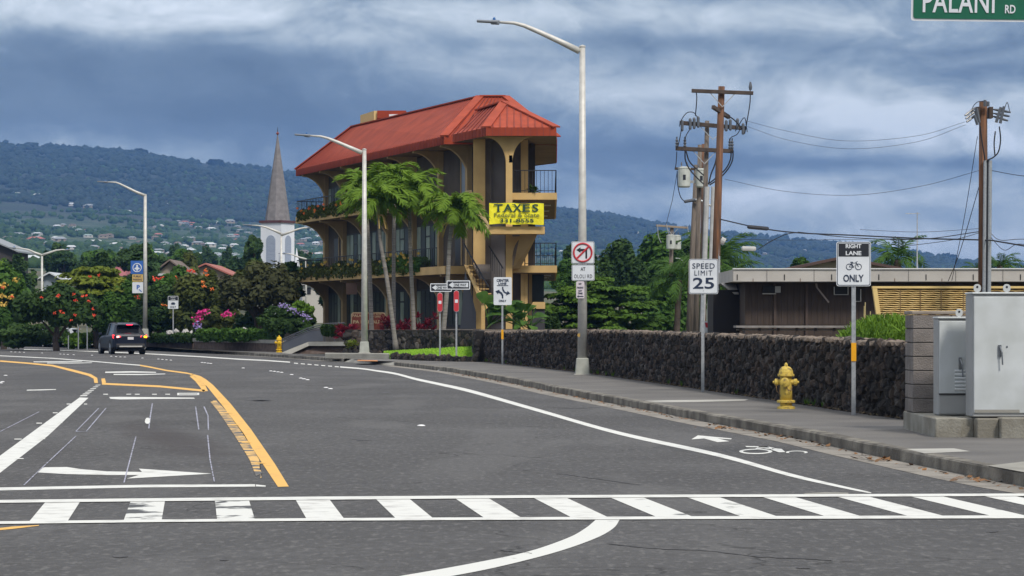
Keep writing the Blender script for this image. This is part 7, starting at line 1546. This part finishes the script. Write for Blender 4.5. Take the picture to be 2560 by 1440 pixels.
# belt of trees between the road and the town
rr = random.Random(31)
cols = ['far', 'mid', 'far', 'dark', 'bright', 'olive']
adj = {'far': 'soft green', 'mid': 'mid green', 'dark': 'dark green', 'bright': 'light green', 'olive': 'olive'}
for k in range(64):
    px_ = rr.uniform(-60, 830); py_ = rr.uniform(628, 690); y = rr.uniform(230, 640); w_ = rr.uniform(16, 44); h_ = rr.uniform(16, 34); kd = rr.choice(cols)
    c = P(px_, py_, y); g0 = zh(c.x, y); hm = rr.uniform(4, 7); c.z = g0+hm*.62; s_ = w_*y/F*1.2
    tree(adj[kd]+' tree in the belt between the roadside trees and the town', (c.x, y, c.z), (max(1.6, s_*.55), max(1.5, s_*.45), hm*.45), g0, kd, n=1500, clumps=22, seed=300+k, leaf=.5, trunk=.2, limbs=2, group=adj[kd]+' trees in the belt below the town')['label'] = adj[kd]+' tree below the town, '+('left of the double armed lamp' if px_ < 105 else 'between double armed lamp and blue sign' if px_ < 330 else 'between blue sign and red blossoms' if px_ < 480 else 'left of the church tower' if px_ < 650 else 'right of the church tower')
for (x0, x1, y0, y1, D, kd, lab) in ((283, 402, 616, 690, 330, 'dark', 'large very dark rounded tree behind the left street lamp'), (205, 290, 625, 680, 340, 'mid', 'green tree left of the large very dark tree'), (430, 482, 622, 690, 300, 'mid', 'pointed green conifer above the red blossoms'), (484, 500, 632, 668, 380, 'dark', 'small dark conifer right of the pointed one'), (610, 655, 590, 670, 300, 'dark', 'loose dark tree left of the church tower'), (120, 200, 630, 670, 420, 'far', 'soft green tree beneath the double armed lamp')):
    t = T(lab, x0, x1, y0, y1, D, kd, n=4500, clumps=40, seed=int(x0), leaf=.42, ry=3)
# buildings glimpsed there
def blk(label, x0, x1, y0, y1, D, wm_, rm_, pitch=0, name='building', cat='building', d=10):
    a_, c_ = P(x0, y1, D), P(x1, y0, D); t = thing(name, label, cat, ((a_.x+c_.x)/2, D, a_.z)); w = (c_.x-a_.x)/2; h_ = c_.z-a_.z
    if pitch:
        MB().flat([(-w, -6), (w, -6), (w, h_*.35), (0, h_), (-w, h_*.35)], 0, d).build('wall', wm_, t)
        for s_ in (-1, 1): MB().slab([(0, -.6, h_+.1), (s_*(w+.8), -.6, h_*.35-.35), (s_*(w+.8), d+.6, h_*.35-.35), (0, d+.6, h_+.1)], (0, 0, .16)).build('roof', rm_, t)
    else:
        MB().box((-w, 0, -6), (w, d, h_*.7)).build('wall', wm_, t); MB().box((-w-.3, -.4, h_*.7), (w+.3, d+.4, h_)).build('roof', rm_, t)
        n = max(2, int(w/1.3)); 
        for k in range(n): MB().box((-w+2*w*(k+.25)/n, -.06, h_*.15), (-w+2*w*(k+.75)/n, -.01, h_*.55)).build('window', IRON, t)
blk('beige gabled building end above the red blossom tree', 399, 452, 655, 692, 260, HW[1], HR[4], 1); blk('long flat white roofed building behind the left lamp signs', 368, 432, 684, 702, 230, mat('shade_toned_wall', (.12, .11, .10), rough=.9), HR[0])  # wall of the white roofed block: shadow painted in as a dark tone
blk('low brown roofed building behind the orange blossoms', 470, 560, 664, 690, 280, HW[1], HR[2], 1, d=14); blk('dark roofed pavilion with white edge at the far left', -130, 30, 592, 640, 300, mat('shade_toned_wall2', (.05, .045, .045), rough=.9), HR[1], 1)  # pavilion wall nearly black, its shadow put into the colour
blk('small pink walled shop among trees left of the blue sign', 262, 315, 656, 668, 400, mat('pink_wall', (.55, .2, .22), rough=.8), HR[0]); blk('white roofed shed right of the double armed lamp', 110, 140, 686, 697, 300, HW[2], HR[0], 1)
blk('pale church hall wing seen through the arches', 756, 812, 700, 742, 296, HW[0], HR[0])
# ------------------------------------------------------------------ air
HZM = bpy.data.materials.new('thin_blue_haze'); HZM.use_nodes = True; ht = HZM.node_tree; ht.nodes.remove(ht.nodes['Principled BSDF'])
pv_ = ht.nodes.new('ShaderNodeVolumePrincipled'); pv_.inputs['Color'].default_value = (.22, .46, 1.0, 1); pv_.inputs['Density'].default_value = 9e-5; pv_.inputs['Anisotropy'].default_value = 0
ht.links.new(pv_.outputs[0], ht.nodes['Material Output'].inputs['Volume'])
o = MB().box((-9500, -700, -40), (9500, 5700, 400)).build('haze', HZM); tag(o, 'thin blue haze in the air before the far slopes', 'haze', kind='stuff'); o.display_type = 'WIRE'
